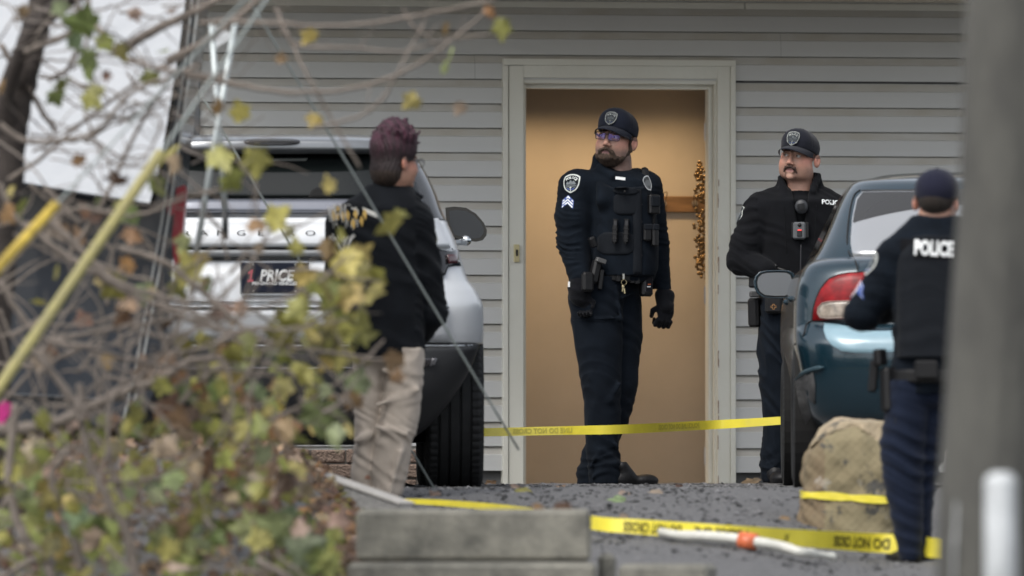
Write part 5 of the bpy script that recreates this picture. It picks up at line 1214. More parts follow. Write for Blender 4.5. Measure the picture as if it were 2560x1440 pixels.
    # wiper
    b = MB(); b.tube([(X(563), gg(X(563), Z(500))-.05, Z(588)), (X(561), gg(0, Z(500))-.03, Z(536)), (X(556), gg(0, Z(470))-.02, Z(478))], .010, 8); b.make('wiper', BLKPL, K)
    # black lower bumper, wrapping round and rising to the wheel
    bp = [(Z(1106), .56, .16, .75), (Z(1085), .64, .09, .78), (Z(1060), .70, .045, .80), (Z(1010), .78, .01, .80), (Z(960), .845, -.01, .80), (Z(905), .900, -.015, .80), (Z(868), .925, -.01, .80), (Z(852), .935, .02, .80)]
    V, f = stack(bp, .30, 3.4); mk('bumper', V, f, BLKPL, K, True); gb = surf(bp, .30, 3.4)
    patch('bumper_chrome_line', gb, [(Z(858), -.90, .90), (Z(854), -.90, .90)], CHROME, K, .004, 30, 1, .01)
    patch('bumper_line', gb, [(Z(914), -.55, .55), (Z(911), -.55, .55)], mat('satin_line', (.2, .2, .21), .4, .7), K, .004, 24, 1, .01)
    for sx in (-1, 1):
        L = [(sx*.60, Z(886)), (sx*.735, Z(888)), (sx*.725, Z(903)), (sx*.69, Z(911)), (sx*.60, Z(912))]; L = L if sx > 0 else L[::-1]
        q = polypatch('bumper_reflector', gb, L, mat('reflector_dark', (.018, .016, .018), .2, coat=.6), K, .004, .01)
        L = [(sx*.715, Z(889)), (sx*.738, Z(888)), (sx*.728, Z(905)), (sx*.70, Z(909))]; L = L if sx > 0 else L[::-1]; polypatch('reflector_edge', gb, L, mat('reflector_grey', (.12, .12, .13), .25, .5), q, .010, .01)
    for sx in (-1, 1):
        b = MB(); b.tube([(sx*.28, .10, Z(1000)), (sx*.28, .0, Z(1000))], .075, 20, flat=.62); q = b.make('exhaust', mat('exhaust_steel', (.12, .12, .12), .35, 1), K, False)
        b = MB(); b.tube([(sx*.28, .01, Z(1000)), (sx*.28, -.004, Z(1000))], .06, 20, flat=.58); b.make('exhaust_opening', mat('soot', (.003, .003, .003), .9), q)
    # sill, underbody, wheels, right side mirror
    b = MB(); b.box((-.84, .9, .22), (.84, 4.3, .62), bev=.05); b.make('sill', BLKPL, K)
    for x, y_, o in ((.825, .82, 1), (-.825, .82, -1), (.825, 3.72, 1), (-.825, 3.72, -1)): wheel('wheel', x, y_, .372, .265, K, o)
    mx = lambda px_: (px_-1280)/F*55.6-loc.x; mz = lambda py: ZC+(HZ-py)/F*55.6-loc.z; my = 2.6
    sh = [(1113, 519), (1135, 516), (1165, 519), (1190, 534), (1209, 556), (1217, 575), (1216, 588), (1207, 600), (1190, 604), (1160, 601), (1130, 592), (1116, 560)]
    pts = [Vector((mx(a)+.055, my, mz(c))) for a, c in sh]; b = MB(); b.prism(pts, (0, .10, 0)); q = b.make('side_mirror', GLOSSB, K)
    cxm = sum(v.x for v in pts)/12; czm = sum(v.z for v in pts)/12
    b = MB(); b.prism([Vector((cxm+(v.x-cxm)*.84, my-.004, czm+(v.z-czm)*.82)) for v in pts], (0, .01, 0)); b.make('mirror_glass', mat('mirror_glass_dark', (.035, .038, .042), .3, .2), q)
    b = MB(); b.tube([(.80, my+.05, mz(606)), (mx(1165)+.055, my, mz(602))], .02, 8); b.ball((mx(1165)+.055, my-.02, mz(601)), .026, 14, 10); b.make('mirror_arm', CHROME, q)
    for px_, py, h in ((1176, 690, 30), (1205, 840, 18)):
        pass
    return K
silver_suv()

def teal_sedan():
    d = 52.6; s = F/d; cx = 2475; loc = P(cx, 1205, d); loc.z = 0.0
    K = empty('sedan', loc, 'dark teal four door sedan parked at right with red tail lamp and dented bumper corner', 'car', rz=math.radians(-.3))
    X = lambda px_: (px_-cx)/s; Z = lambda py: ZC+(HZ-py)/s
    paint = mat('teal_paint', (.006, .025, .038), .22, .25, vary=.08, vscale=2, coat=.7)
    L = 4.45
    body = [(Z(1068), .76, .10, L-.2), (Z(1035), .800, .04, L-.1), (Z(960), .835, .0, L), (Z(900), .855, -.01, L), (Z(860), .868, .0, L), (Z(830), .871, .04, L), (Z(805), .870, .085, L), (Z(760), .868, .09, L), (Z(720), .860, .10, L-.1), (Z(690), .848, .115, L-.4), (Z(665), .825, .14, L-.7), (Z(648), .785, .19, L-.9), (Z(638), .70, .28, L-1.1)]
    V, f = stack(body, .34, 3.6); mk('body', V, f, paint, K, True); g = surf(body, .34, 3.6)
    Zg = lambda py: ZC+(HZ-py)/F*(d+float(np.interp(py, [430, 443, 470, 500, 560, 620, 655], [1.5, 1.15, .96, .86, .68, .50, .42])))
    gh = [(Zg(655), .790, .42, L-1.0), (Zg(620), .748, .50, L-1.25), (Zg(560), .695, .68, L-1.55), (Zg(500), .645, .86, L-1.85), (Zg(470), .612, .96, L-2.0), (Zg(453), .58, 1.04, L-2.1), (Zg(443), .50, 1.15, L-2.2), (Zg(436), .43, 1.30, L-2.4), (Zg(430), .25, 1.5, L-2.6)]
    V, f = stack(gh, .30, 3.6); mk('greenhouse', V, f, paint, K, True); gg = surf(gh, .30, 3.6)
    win = patch('rear_window', gg, [(Zg(640), -.605, .605), (Zg(600), -.615, .615), (Zg(540), -.60, .60), (Zg(488), -.575, .575), (Zg(478), -.55, .55)], carglass('sedan_glass', (.42, .43, .44), .5, .10), K, .006, 24, 10, .01)
    # dark top band laid over the rear glass
    rows = []
    band = MB(); n = 24
    for j in range(5):
        for i in range(n+1):
            u = -1+2*i/n; zt = Zg(479); zb = Zg(479)-(.06+.085*abs(u)**2.2); z = zt+(zb-zt)*j/4; w = np.interp(z, [Zg(600), Zg(540), Zg(488), Zg(478)], [.61, .595, .57, .545])
            x = u*w; band.v.append((x, gg(x, z)-.009, z)); band.c.append((1, 1, 1))
    band.f = [(j*(n+1)+i+1, j*(n+1)+i, (j+1)*(n+1)+i, (j+1)*(n+1)+i+1)[::-1] for j in range(4) for i in range(n)]
    band.make('window_top_band', mat('dark_band', (.035, .035, .035), .25), win, True)
    patch('window_seal', gg, [(Zg(478), -.555, .555), (Zg(473), -.55, .55)], BLKPL, K, .005, 20, 1)
    patch('window_seal', gg, [(Zg(647), -.61, .61), (Zg(640), -.61, .61)], BLKPL, K, .005, 20, 1)
    for sx in ():
        b = MB(); b.tube([(sx*.535, gg(.535, Zg(455))+.0, Zg(452)), (sx*.53, 1.3, Zg(441)), (sx*.52, 1.9, Zg(434))], .005, 6); b.make('roof_ditch', BLKPL, K)
    # panel gap running down from the window corner to the lamp
    gapm = mat('panel_gap', (.003, .004, .005), .8)
    b = MB(); pp_ = [(-.560, 474), (-.590, 490), (-.614, 540), (-.628, 600), (-.622, 630), (-.600, 652), (-.590, 678)]
    pts = [Vector((x, (gg(x, Zg(py)) if py < 640 else g(x, Z(py)))-.003, (Zg(py) if py < 640 else Z(py)))) for x, py in pp_]; b.tube(smoothpts(pts, 5), .004, 6); b.make('trunk_gap', gapm, K)
    b = MB(); pts = [Vector((X(px_), g(X(px_), Z(py))-.003, Z(py))) for px_, py in ((1990, 860), (2010, 838), (2024, 804), (2080, 803), (2200, 803), (2400, 803), (2700, 803))]; b.tube(smoothpts(pts, 4), .004, 6); b.make('bumper_gap', gapm, K)
    # trunk lid raised panel
    patch('trunk_lid', g, [(Z(800), -.575, .575), (Z(700), -.60, .60), (Z(652), -.58, .58)], paint, K, .012, 24, 8, .02)
    sg = mat('dark_side_glass', (.006, .007, .008), .08, spec=.4)
    for sx in (-1, 1):
        V = []; f = []; zs_ = np.linspace(Zg(628), Zg(462), 7); zl = [Zg(655), Zg(620), Zg(560), Zg(500), Zg(470), Zg(453)]; wl = [.790, .748, .695, .645, .612, .58]; yl = [.95, 1.0, 1.15, 1.32, 1.42, 1.5]; yh = [3.35, 3.2, 2.9, 2.6, 2.45, 2.35]
        for z in zs_:
            w = np.interp(z, zl, wl)+.004; a = np.interp(z, zl, yl); c = np.interp(z, zl, yh)
            for i in range(9): V.append((sx*w, a+(c-a)*i/8, z))
        for j in range(6):
            for i in range(8): q = j*9+i; f.append((q, q+1, q+10, q+9)[::sx])
        mk('side_window', V, f, sg, K, True)
    # lamps
    red = mat('tail_lamp_red', (.20, .003, .006), .4, vary=.6, vscale=14, coat=.08, spec=.25); clear = mat('reverse_lens', (.27, .23, .19), .25, vary=.45, vscale=30, coat=.4)
    for sx in (-1, 1):
        L_ = [(2032, 800), (2036, 770), (2044, 742), (2056, 718), (2074, 697), (2098, 686), (2128, 681), (2168, 679), (2180, 720), (2186, 760), (2188, 797)]
        q = [(X(a), Z(c)) for a, c in L_] if sx < 0 else [(-X(a), Z(c)) for a, c in L_][::-1]
        lp = polypatch('tail_lamp', g, q[::-1], red, K, .016, .03)
        L_ = [(2046, 782), (2047, 768), (2056, 758), (2072, 754), (2120, 752), (2170, 751), (2172, 790), (2120, 793), (2070, 795), (2052, 793)]
        q = [(X(a), Z(c)) for a, c in L_] if sx < 0 else [(-X(a), Z(c)) for a, c in L_][::-1]
        polypatch('reverse_lens', g, q[::-1], clear, lp, .026, .008)
        b = MB(); pts = [Vector((x, g(x, z)-.030, z)) for x, z in q]; b.tube(pts+[pts[0]], .0035, 6, False); b.make('lens_bezel', mat('lens_bezel', (.4, .32, .28), .3, .6), lp)
        b = MB(); pts = [Vector(((X(a) if sx < 0 else -X(a)), 0, Z(c))) for a, c in [(2032, 800), (2036, 770), (2044, 742), (2056, 718), (2074, 697), (2098, 686), (2128, 681), (2168, 679)]]
        for v_ in pts: v_.y = g(v_.x, v_.z)-.014
        b.tube(smoothpts(pts, 3), .0045, 6); b.make('lamp_seal', gapm, lp)
    # scuffed corner of the bumper
    dm = mat('scuffed_plastic', (.035, .035, .036), .6, vary=.6, vscale=22, vcol=(.12, .12, .12), bump=.5, bscale=60)
    q = [(-.868+.0, 0)]; D_ = [(1992, 952), (2012, 934), (2034, 930), (2040, 960), (2040, 1010), (2030, 1045), (2018, 1062), (2004, 1020), (1996, 985)]
    polypatch('scuff', g, [(X(a), Z(c)) for a, c in D_], dm, K, .004, .01)
    b = MB(); pts = [Vector((X(px_), g(X(px_), Z(py))-.008, Z(py))) for px_, py in ((1992, 948), (2010, 932), (2036, 922), (2060, 918))]; b.tube(smoothpts(pts, 4), [.004]*3+[.010]*8+[.004]*2, 6); b.make('torn_bumper_edge', mat('torn_edge', (.05, .09, .11), .35, .4), K)
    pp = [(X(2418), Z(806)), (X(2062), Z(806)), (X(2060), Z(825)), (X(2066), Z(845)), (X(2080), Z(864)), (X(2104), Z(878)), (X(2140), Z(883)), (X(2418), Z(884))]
    polypatch('painted_sky_reflection', g, pp[::-1], mat('sky_reflection_blue', (.22, .34, .40), .3, coat=.5, vary=.1, vscale=5), K, .006, .01)  # sky reflection on the bumper shelf, painted as a pale blue patch
    # arches and wheels
    for sx in (-1, 1):
        for y_ in (.82, 3.5): b = MB(); b.tube([(sx*.62, y_, .315), (sx*.868, y_, .315)], .335, 40); b.make('wheel_arch', mat('arch_black', (.004, .004, .004), .9), K)
    for x, y_, o in ((-.775, .82, -1), (.775, .82, 1), (-.775, 3.5, -1), (.775, 3.5, 1)): wheel('wheel', x, y_, .315, .20, K, o)
    for sx in (-1, 1):
        b = MB(); b.box((sx*.76-.06, 1.25, .18), (sx*.76+.06, 3.1, Z(1055)), bev=.02); b.make('sill', BLKPL, K)
        # door handles and gaps
        for y0 in (1.35, 2.45):
            b = MB(); b.box((sx*.866-.02, y0, Z(745)), (sx*.866+.025, y0+.18, Z(730)), bev=.01); b.make('door_handle', paint, K)
    # door mirror (left)
    dm_ = 55.6; mx = lambda px_: (px_-1280)/F*dm_-loc.x; mz = lambda py: ZC+(HZ-py)/F*dm_-loc.z; my = 3.0
    sh = [(1884, 704), (1888, 690), (1898, 680), (1915, 676), (1945, 675), (1972, 676), (1984, 682), (1990, 700), (1990, 722), (1984, 738), (1968, 746), (1940, 747), (1908, 744), (1893, 734), (1886, 720)]
    pts = [Vector((mx(a)-.016, my, mz(c))) for a, c in sh]; cxm = sum(v.x for v in pts)/15; czm = sum(v.z for v in pts)/15
    V = []; f = []; n = 15
    for y_, k in ((0, .90), (-.006, .97), (.01, 1.0), (.06, .98), (.11, .75), (.13, .3)):
        for v in pts: V.append((cxm+(v.x-cxm)*k, my+y_, czm+(v.z-czm)*k))
    for r in range(5):
        for i in range(n): f.append((r*n+i, r*n+(i+1) % n, (r+1)*n+(i+1) % n, (r+1)*n+i))
    f.append(tuple(range(5*n, 6*n))); f.append(tuple(range(n-1, -1, -1))); q = mk('side_mirror', V, f, paint, K, True)
    b = MB(); b.prism([Vector((cxm+(v.x-cxm)*.865, my-.006, czm+(v.z-czm)*.86)) for v in pts], (0, .004, 0)); b.make('mirror_seal', GLOSSB, q)
    b = MB(); b.prism([Vector((cxm+(v.x-cxm)*.82, my-.010, czm+(v.z-czm)*.81)) for v in pts], (0, .004, 0)); b.make('mirror_glass', mat('mirror_glass_grey', (.16, .17, .18), .45, .3), q)
    b = MB(); b.tube([(mx(1978), my+.06, mz(742)), (mx(1985), my+.06, mz(765)), (mx(2005), my+.06, mz(775))], .022, 10); b.ball((mx(1988), my+.02, mz(778)), .022, 12, 8); b.ball((mx(1996), my, mz(738)), .022, 12, 8); b.make('mirror_arm', paint, q, True)
teal_sedan()

def dark_van():
    d = 49.5; s = F/d; loc = P(200, 1080, d); loc.z = float(gz(-1.9, 49.5)); K = empty('van', loc, 'dark van at left behind the branches with large window reflecting the pale sky', 'van')
    q3 = lambda px_, py, y=0.0: Vector(((px_-1280)/s-loc.x, y, ZC+(HZ-py)/s-loc.z))
    out_ = [(-700, -120), (508, -120), (492, 0), (478, 120), (458, 260), (446, 380), (438, 470), (436, 560), (430, 660), (424, 780), (408, 880), (392, 960), (360, 1040), (300, 1062), (-700, 1070)]
    dark = mat('dark_van_paint', (.012, .017, .026), .35, coat=.7)
    b = MB(); b.prism([q3(a, c) for a, c in out_], (0, 1.75, 0)); b.make('body', dark, K)
    # leaning side window
    gl = [(-650, -100, .16), (480, -100, .16), (470, 20, .13), (455, 140, .10), (430, 300, .06), (408, 430, .02), (385, 516, .0), (200, 488, .0), (30, 458, .0), (-650, 360, .02)]
    b = MB(); pts = [q3(a, c, -.05-.0+0*y) for a, c, y in gl]
    zt = pts[0].z; zb = min(v.z for v in pts)
    for v in pts: v.y = -.06+.0*(v.z-zb)
    frm = MB(); frm.prism([v+Vector((0, .0, 0)) for v in pts], (0, .055, 0)); frm.make('window_frame', GLOSSB, K)
    N = 24; V = []; f = []
    # glass built as a gently leaning, slightly bowed pane
    rows = 16
    for j in range(rows+1):
        z = zb+.01+(zt-zb-.02)*j/rows
        xs_ = []
        for a, c in zip(pts, pts[1:]+pts[:1]):
            if (a.z-z)*(c.z-z) < 0: xs_.append(a.x+(c.x-a.x)*(z-a.z)/(c.z-a.z))
        x0, x1 = min(xs_)+.012, max(xs_)-.012
        for i in range(N+1): x = x0+(x1-x0)*i/N; V.append((x, -.062-.24*(1-(z-zb)/(zt-zb)) , z))
    for j in range(rows):
        for i in range(N): a = j*(N+1)+i; f.append((a, a+1, a+N+2, a+N+1))
    gm = carglass('sky_reflecting_glass', (.46, .465, .46), 1.0, .12)
    t = gm.node_tree; n = t.nodes.new('ShaderNodeTexNoise'); n.inputs['Scale'].default_value = 6; bp = t.nodes.new('ShaderNodeBump'); bp.inputs['Strength'].default_value = .25; bp.inputs['Distance'].default_value = .02
    t.links.new(n.outputs['Fac'], bp.inputs['Height']); t.links.new(bp.outputs[0], t.nodes['Principled BSDF'].inputs['Normal'])
    w = mk('side_window', V, f, gm, K, True)
    b = MB(); b.tube([q3(a, c, -.30+.0) for a, c in ((-650, 362), (30, 460), (200, 490), (386, 519))], .012, 6); b.make('window_sill_trim', GLOSSB, K)
    for k, o in enumerate((0, 16)):
        b = MB(); b.tube([q3(a+o, c, -.09-.02*k) for a, c in ((488, -100), (478, 40), (462, 170), (440, 320), (405, 560), (370, 760), (335, 950), (312, 1045))], .0055, 6); b.make('chrome_strip', mat('pale_trim', (.34, .35, .34), .3, .4), K)
    b = MB(); b.prism([q3(a, c, -.012) for a, c in ((441, 470), (462, 462), (466, 478), (458, 560), (450, 655), (436, 662), (430, 600))], (0, .25, 0)); b.make('tail_lamp', mat('van_red_lamp', (.22, .01, .02), .3), K)
    b = MB(); b.prism([q3(a, c, -.02) for a, c in ((418, 520), (440, 500), (438, 530), (420, 545))], (0, .05, 0)); b.make('reflector', mat('van_reflector', (.30, .01, .03), .3), K)
    b = MB(); b.tube([q3(a, c, -.02) for a, c in ((-600, 980), (70, 990), (260, 1000))], .018, 6, flat=.4); b.make('side_moulding', mat('moulding_grey', (.10, .11, .12), .4), K)
    for px_ in (180, -500): wheel('wheel', (px_-1280)/s-loc.x, .5, .33, .22, K)
    return K
dark_van()
# ================================================================ TAPE, ROCK, TIMBER, BLOCKS, POLES
TAPE = mat('yellow_tape', (.80, .69, .07), .28, vary=.12, vscale=6, coat=.3)
t_ = TAPE.node_tree; b_ = t_.nodes['Principled BSDF']; b_.inputs['Transmission Weight'].default_value = 0.0
INK = mat('tape_ink', (.07, .06, .012), .5); INKT = mat('tape_ink_through', (.55, .48, .06), .4)
def ribbon(name, path, widths, label, cat='tape', group=None, lean=.15, texts=(), ink=INK, th=.0006, wav=.0, mirror=False, flip=False, m=None, sxw=.92):
    "path: list of 3-D points of the band centre; widths in metres; texts: (distance along, string, size)"
    pts = smoothpts(path, 14); ws = np.interp(np.linspace(0, 1, len(pts)), np.linspace(0, 1, len(widths)), widths)
    r = np.random.default_rng(len(path)); V = []; f = []; nw = 6; ups = []; D = [0]
    for i in range(1, len(pts)): D.append(D[-1]+(pts[i]-pts[i-1]).length)
    for i, p_ in enumerate(pts):
        t = (pts[min(i+1, len(pts)-1)]-pts[max(i-1, 0)]).normalized(); up = Vector((0, lean*math.cos(D[i]*3.1), 1)); up = (up-t*up.dot(t)).normalized(); ups.append((t, up))
        for k in range(nw+1):
            u = k/nw-.5; V.append(p_+up*u*ws[i]+up.cross(t)*(wav*math.sin(u*6+D[i]*5)))
    n = len(V); nn = [ups[i//(nw+1)][1].cross(ups[i//(nw+1)][0])*th for i in range(n)]; V2 = [Vector(v)+q for v, q in zip(V, nn)]
    for i in range(len(pts)-1):
        for k in range(nw):
            a = i*(nw+1)+k; f.append((a, a+nw+1, a+nw+2, a+1)); f.append((n+a, n+a+1, n+a+nw+2, n+a+nw+1))
    o0 = pts[0]; o = mk(name, [v-o0 for v in V+V2], f, m or TAPE, None, True); o.location = o0; tag(o, label, cat, group)
    pa = np.array(pts)
    ppx = [1280+q.x/q.y*F for q in pts]
    for dist, s_, sz in texts:
        if dist > 10: dist = float(np.interp(dist, ppx, D))
        v, ff = text2d(s_, sz, sz*.035, sxw); 
        if mirror: v = [(-x, y) for x, y in v]; 
        if flip: v = [(-x, -y) for x, y in v]
        q = []; L = MB()
        for x, y in v:
            dd = dist+x; c = Vector([np.interp(dd, D, pa[:, j]) for j in range(3)]); i = min(int(np.searchsorted(D, dd)), len(ups)-1); t, up = ups[i]; nrm = up.cross(t)
            if nrm.y > 0: nrm = -nrm
            q.append(c+up*y+nrm*.0025-o0)
        L.add(q, ff); L.make('tape_lettering', ink, o)
    return o
# stretched across the doorway between the vehicles
d0, d1 = 55.8, 56.4
ribbon('barrier_tape', [P(1195, 1081, d0), P(1400, 1076.5, d0), P(1560, 1073, d0), P(1760, 1063, d1), P(1870, 1057, d1), P(1972, 1050, d1)], [.040, .041, .044, .044, .041, .038],
       'yellow plastic barrier tape stretched across the foot of the doorway', group='barrier tapes', texts=[(.34, 'CROSS', .034), (.30+.22, 'T', .001)][:0]+[(.27, 'DO NOT CROSS', .030)][:0]+[(.31, 'LINE DO NOT CROSS', .032), (1.20, 'POLICE LINE DO NOT CROSS', .032)], ink=INKT, mirror=True, lean=.1)
# sagging along the ground
def G_(px, py, up=0.0):
    d = ground_d(px, py+up); return d
ribbon('barrier_tape', [P(a, c, ground_d(a, c+u)) for a, c, u in ((985, 1252, 10), (1120, 1258, 12), (1300, 1276, 18), (1480, 1307, 30), (1600, 1317, 31), (1800, 1331, 33), (2000, 1345, 36), (2150, 1355, 40), (2262, 1362, 38), (2420, 1380, 36))],
       [.022, .026, .034, .058, .062, .064, .072, .080, .084, .084], 'yellow barrier tape running low above the asphalt in front of the boulder', group='barrier tapes', flip=True, lean=.2,
       texts=[(1636, 'DO NOT CROSS', .055), (1800, 'POLICE LINE', .052), (2137, 'DO NOT CROSS', .060), (1966, 'X', .036)], sxw=.84)
# ---- boulder
def boulder():
    d = 50.6; s = F/d; base = P(2110, 1345, d); base.z = float(gz(base.x, d))-.02; R = empty('boulder', base, 'tan sandstone boulder with dark stains and tape round its middle', 'boulder')
    q = lambda px_, py, y=0: np.array(((px_-1280)/s-base.x, y, ZC+(HZ-py)/s-base.z))
    g = SDF((-.30, -.26, -.02), (.32, .30, .62), .007)
    g.loft([(0, .03, .02, .225, .17), (q(0, 1250)[2], .025, .02, .218, .17), (q(0, 1150)[2], .03, .02, .205, .16), (q(0, 1100)[2], .045, .02, .175, .15), (q(0, 1040)[2], .06, .02, .12, .12)], 0, 3.2)
    def pl(p0, n): n = np.array(n, float); n /= np.linalg.norm(n); g.plane(n, float(np.dot(n, p0)), .006)
    pl(q(2000, 1180, 0), (-1, -.15, .10)); pl(q(2035, 1095, -.02), (-.75, -.25, .62)); pl(q(2078, 1056, -.02), (-.50, -.15, .90)); pl(q(2150, 1042, .06), (.12, -.10, 1)); pl(q(2130, 1075, -.10), (-.1, -.80, .62)); pl(q(2195, 1110, -.10), (.45, -.75, .45))
    pl(q(2236, 1250, 0), (1, -.1, .10))
    g.disp(lambda x, y, z: .006*np.sin(19*x+3*np.sin(14*z))*np.sin(17*z+11*y)+.0035*np.sin(55*x+21*z)*np.sin(48*z-30*y)+.012*np.sin(8*x+6*z+1)*np.sin(9*z-3*x)+.0015*np.sin(160*x)*np.sin(150*z+50*y))
    ex = [q(a, 0)[0] for a in (1990, 2040, 2088, 2140, 2198, 2260)]; ez = [q(2100, c)[2] for c in (1150, 1108, 1078, 1066, 1106, 1150)]
    g.disp(lambda x, y, z: np.where(y < .06, .010*np.exp(-((z-np.interp(x, ex, ez)-.004*np.sin(60*x))/.007)**2), 0)+np.where((y < .0) & (z < np.interp(x, ex, ez)), .006, 0))
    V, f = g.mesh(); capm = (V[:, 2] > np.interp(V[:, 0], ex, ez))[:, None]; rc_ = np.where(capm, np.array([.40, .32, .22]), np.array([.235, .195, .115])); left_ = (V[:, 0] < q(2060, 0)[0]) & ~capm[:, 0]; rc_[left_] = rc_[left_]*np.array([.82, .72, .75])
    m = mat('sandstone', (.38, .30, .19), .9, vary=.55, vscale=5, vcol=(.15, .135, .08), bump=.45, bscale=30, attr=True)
    t = m.node_tree; b = t.nodes['Principled BSDF']; src = b.inputs['Base Color'].links[0].from_socket; tc = t.nodes.new('ShaderNodeTexCoord')
    def lay(sc, lo, hi, colr, seed):
        nonlocal src
        n = t.nodes.new('ShaderNodeTexNoise'); n.inputs['Scale'].default_value = sc; n.inputs['Detail'].default_value = 8; n.inputs['Roughness'].default_value = .7
        mp = t.nodes.new('ShaderNodeMapping'); mp.inputs['Location'].default_value = (seed, seed*2, 0); t.links.new(tc.outputs['Object'], mp.inputs[0]); t.links.new(mp.outputs[0], n.inputs['Vector'])
        r = t.nodes.new('ShaderNodeMapRange'); r.inputs['From Min'].default_value = lo; r.inputs['From Max'].default_value = hi; t.links.new(n.outputs['Fac'], r.inputs[0])
        x = t.nodes.new('ShaderNodeMix'); x.data_type = 'RGBA'; t.links.new(r.outputs[0], x.inputs['Factor']); t.links.new(src, x.inputs['A']); x.inputs['B'].default_value = (*colr, 1); src = x.outputs['Result']
    lay(8, .56, .62, (.06, .058, .052), 3.1); lay(5, .58, .70, (.17, .09, .055), 7.7); lay(7, .60, .72, (.42, .41, .38), 12.3)
    t.links.new(src, b.inputs['Base Color'])
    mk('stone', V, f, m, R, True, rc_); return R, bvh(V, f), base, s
RB, RT, rbase, rs = boulder()
def rock_tape():
    d = 50.6; V = []; f = []; n = 60; b = MB(); pts = []
    for i in range(n+1):
        a = math.pi*2*i/n; z = np.interp(math.cos(a), [-1, 1], [0, 0]); c = Vector((.03, .02, 0))
        x_dir = Vector((math.cos(a), math.sin(a), 0)); zz = ZC+(HZ-(1244+8*math.cos(a)))/rs-rbase.z
        h = RT.ray_cast(c+Vector((0, 0, zz))+x_dir*.6, -x_dir)[0]; pts.append((h if h is not None else c+Vector((0, 0, zz))+x_dir*.22)+x_dir*.005)
    for i, p_ in enumerate(pts):
        w = .012+.006*abs(math.sin(i*.35)); tl = Vector((pts[i].x-.03, pts[i].y-.02, 0)).normalized(); k = .006*math.sin(i*.7)
        V += [p_+Vector((0, 0, w))+tl*abs(k), p_+tl*.004, p_-Vector((0, 0, w))+tl*abs(k)]
    for i in range(n):
        for k in (0, 1): a = i*3+k; f.append((a, a+3, a+4, a+1))
    o = mk('barrier_tape', [v for v in V], f, TAPE, None, True); o.location = rbase; tag(o, 'twisted yellow barrier tape wound round the tan boulder', 'tape', 'barrier tapes')
rock_tape()
def simple(name, b, m, label, cat, origin, group=None, smooth=False, **k):
    o = b.make(name, m, None, smooth, origin=origin, **k); return tag(o, label, cat, group)
# ---- white kerb pole lying on the asphalt with orange band
def white_curb():
    pts = [(1652, 1330), (1700, 1338), (1760, 1340), (1830, 1346), (1900, 1356), (1960, 1368), (2000, 1380), (2040, 1385), (2085, 1392)]
    q = [P(a, c, ground_d(a, c+13)-.22) for a, c in pts]; K = empty('parking_rail', q[0], 'chipped white painted rail with orange band lying along the asphalt edge', 'parking rail')
    b = MB(); b.tube([v-q[0] for v in smoothpts(q, 5)], [.018]*6+[.022]*22+[.020]*7+[.013]*4+[.017]*2, 10); b.make('rail', mat('chipped_white_paint', (.62, .62, .57), .6, vary=.5, vscale=14, vcol=(.38, .37, .33), bump=.4, bscale=30), K, True)
    b = MB(); c = q[3].lerp(q[4], .28)-q[0]; e = q[3].lerp(q[4], .86)-q[0]; b.tube([c, e], .027, 14, flat=1.3); b.make('orange_band', mat('orange_paint', (.55, .13, .05), .6, vary=.3, vscale=20), K, True)
    for i in ():
        lo = MB()
        v = smoothpts(q, 5)[i]; lo.box((v.x-q[0].x-.03, -.03, float(gz(v.x, 47.9))-q[0].z-.03), (v.x-q[0].x+.03, .03, v.z-q[0].z), bev=.004)
        lo.make('rail_foot', mat('dark_footing', (.07, .07, .07), .9), K)
white_curb()
# ---- concrete blocks in the foreground
CONC = mat('old_concrete', (.27, .26, .22), .9, vary=.95, vscale=7, vcol=(.10, .098, .086), bump=.6, bscale=40)
def block(px0, px1, py0, py1, d, dep, label, name='concrete_block', yaw=0):
    a = P(px0, py1, d); c = P(px1, py0, d); b = MB(); b.box((a.x, 0, a.z), (c.x, dep, c.z), bev=.018)
    o = b.make(name, CONC, origin=(a.x, 0, a.z)); o.location = (a.x, d, a.z); o.rotation_euler.z = yaw; return tag(o, label, 'block', 'concrete blocks of the low wall')
block(890, 1478, 1273, 1404, 46.6, .32, 'large grey concrete block across the middle of the low wall', yaw=0)
block(868, 1492, 1407, 1640, 46.4, .42, 'long concrete footing course under the large middle block')
block(1545, 1770, 1411, 1640, 46.4, .38, 'smaller pale concrete block right of the large middle block', yaw=-.12)
block(1496, 1540, 1385, 1640, 46.9, .30, 'narrow dark concrete block between the large and the smaller block')
# ---- grey timber edging
def timber():
    a0 = P(560, 1098, 50.9); a1 = P(1012, 1256, 49.3); dirv = (a1-a0); L = dirv.length; ang = math.atan2(dirv.y, dirv.x); pitch = math.asin(dirv.z/L)
    o = empty('timber_edging', a0, 'weathered grey timber board edging the bank below the silver vehicle', 'board')
    M = Matrix.Rotation(ang, 4, 'Z') @ Matrix.Rotation(-pitch, 4, 'Y')
    wm = mat('weathered_timber', (.36, .36, .35), .85, vary=.7, vscale=9, vcol=(.13, .13, .135), stretch=(.6, 3, 7), bump=.8, bscale=30)
    b = MB(); b.box((0, -.02, -.30), (L, .04, -.012), M, .006); b.make('board', wm, o)
    b = MB(); b.box((0, -.028, -.0115), (L, .048, .0), M, .002); b.make('pale_top_edge', mat('peeling_pale_paint', (.38, .37, .35), .7, vary=.5, vscale=20, vcol=(.2, .19, .18)), o)
timber()
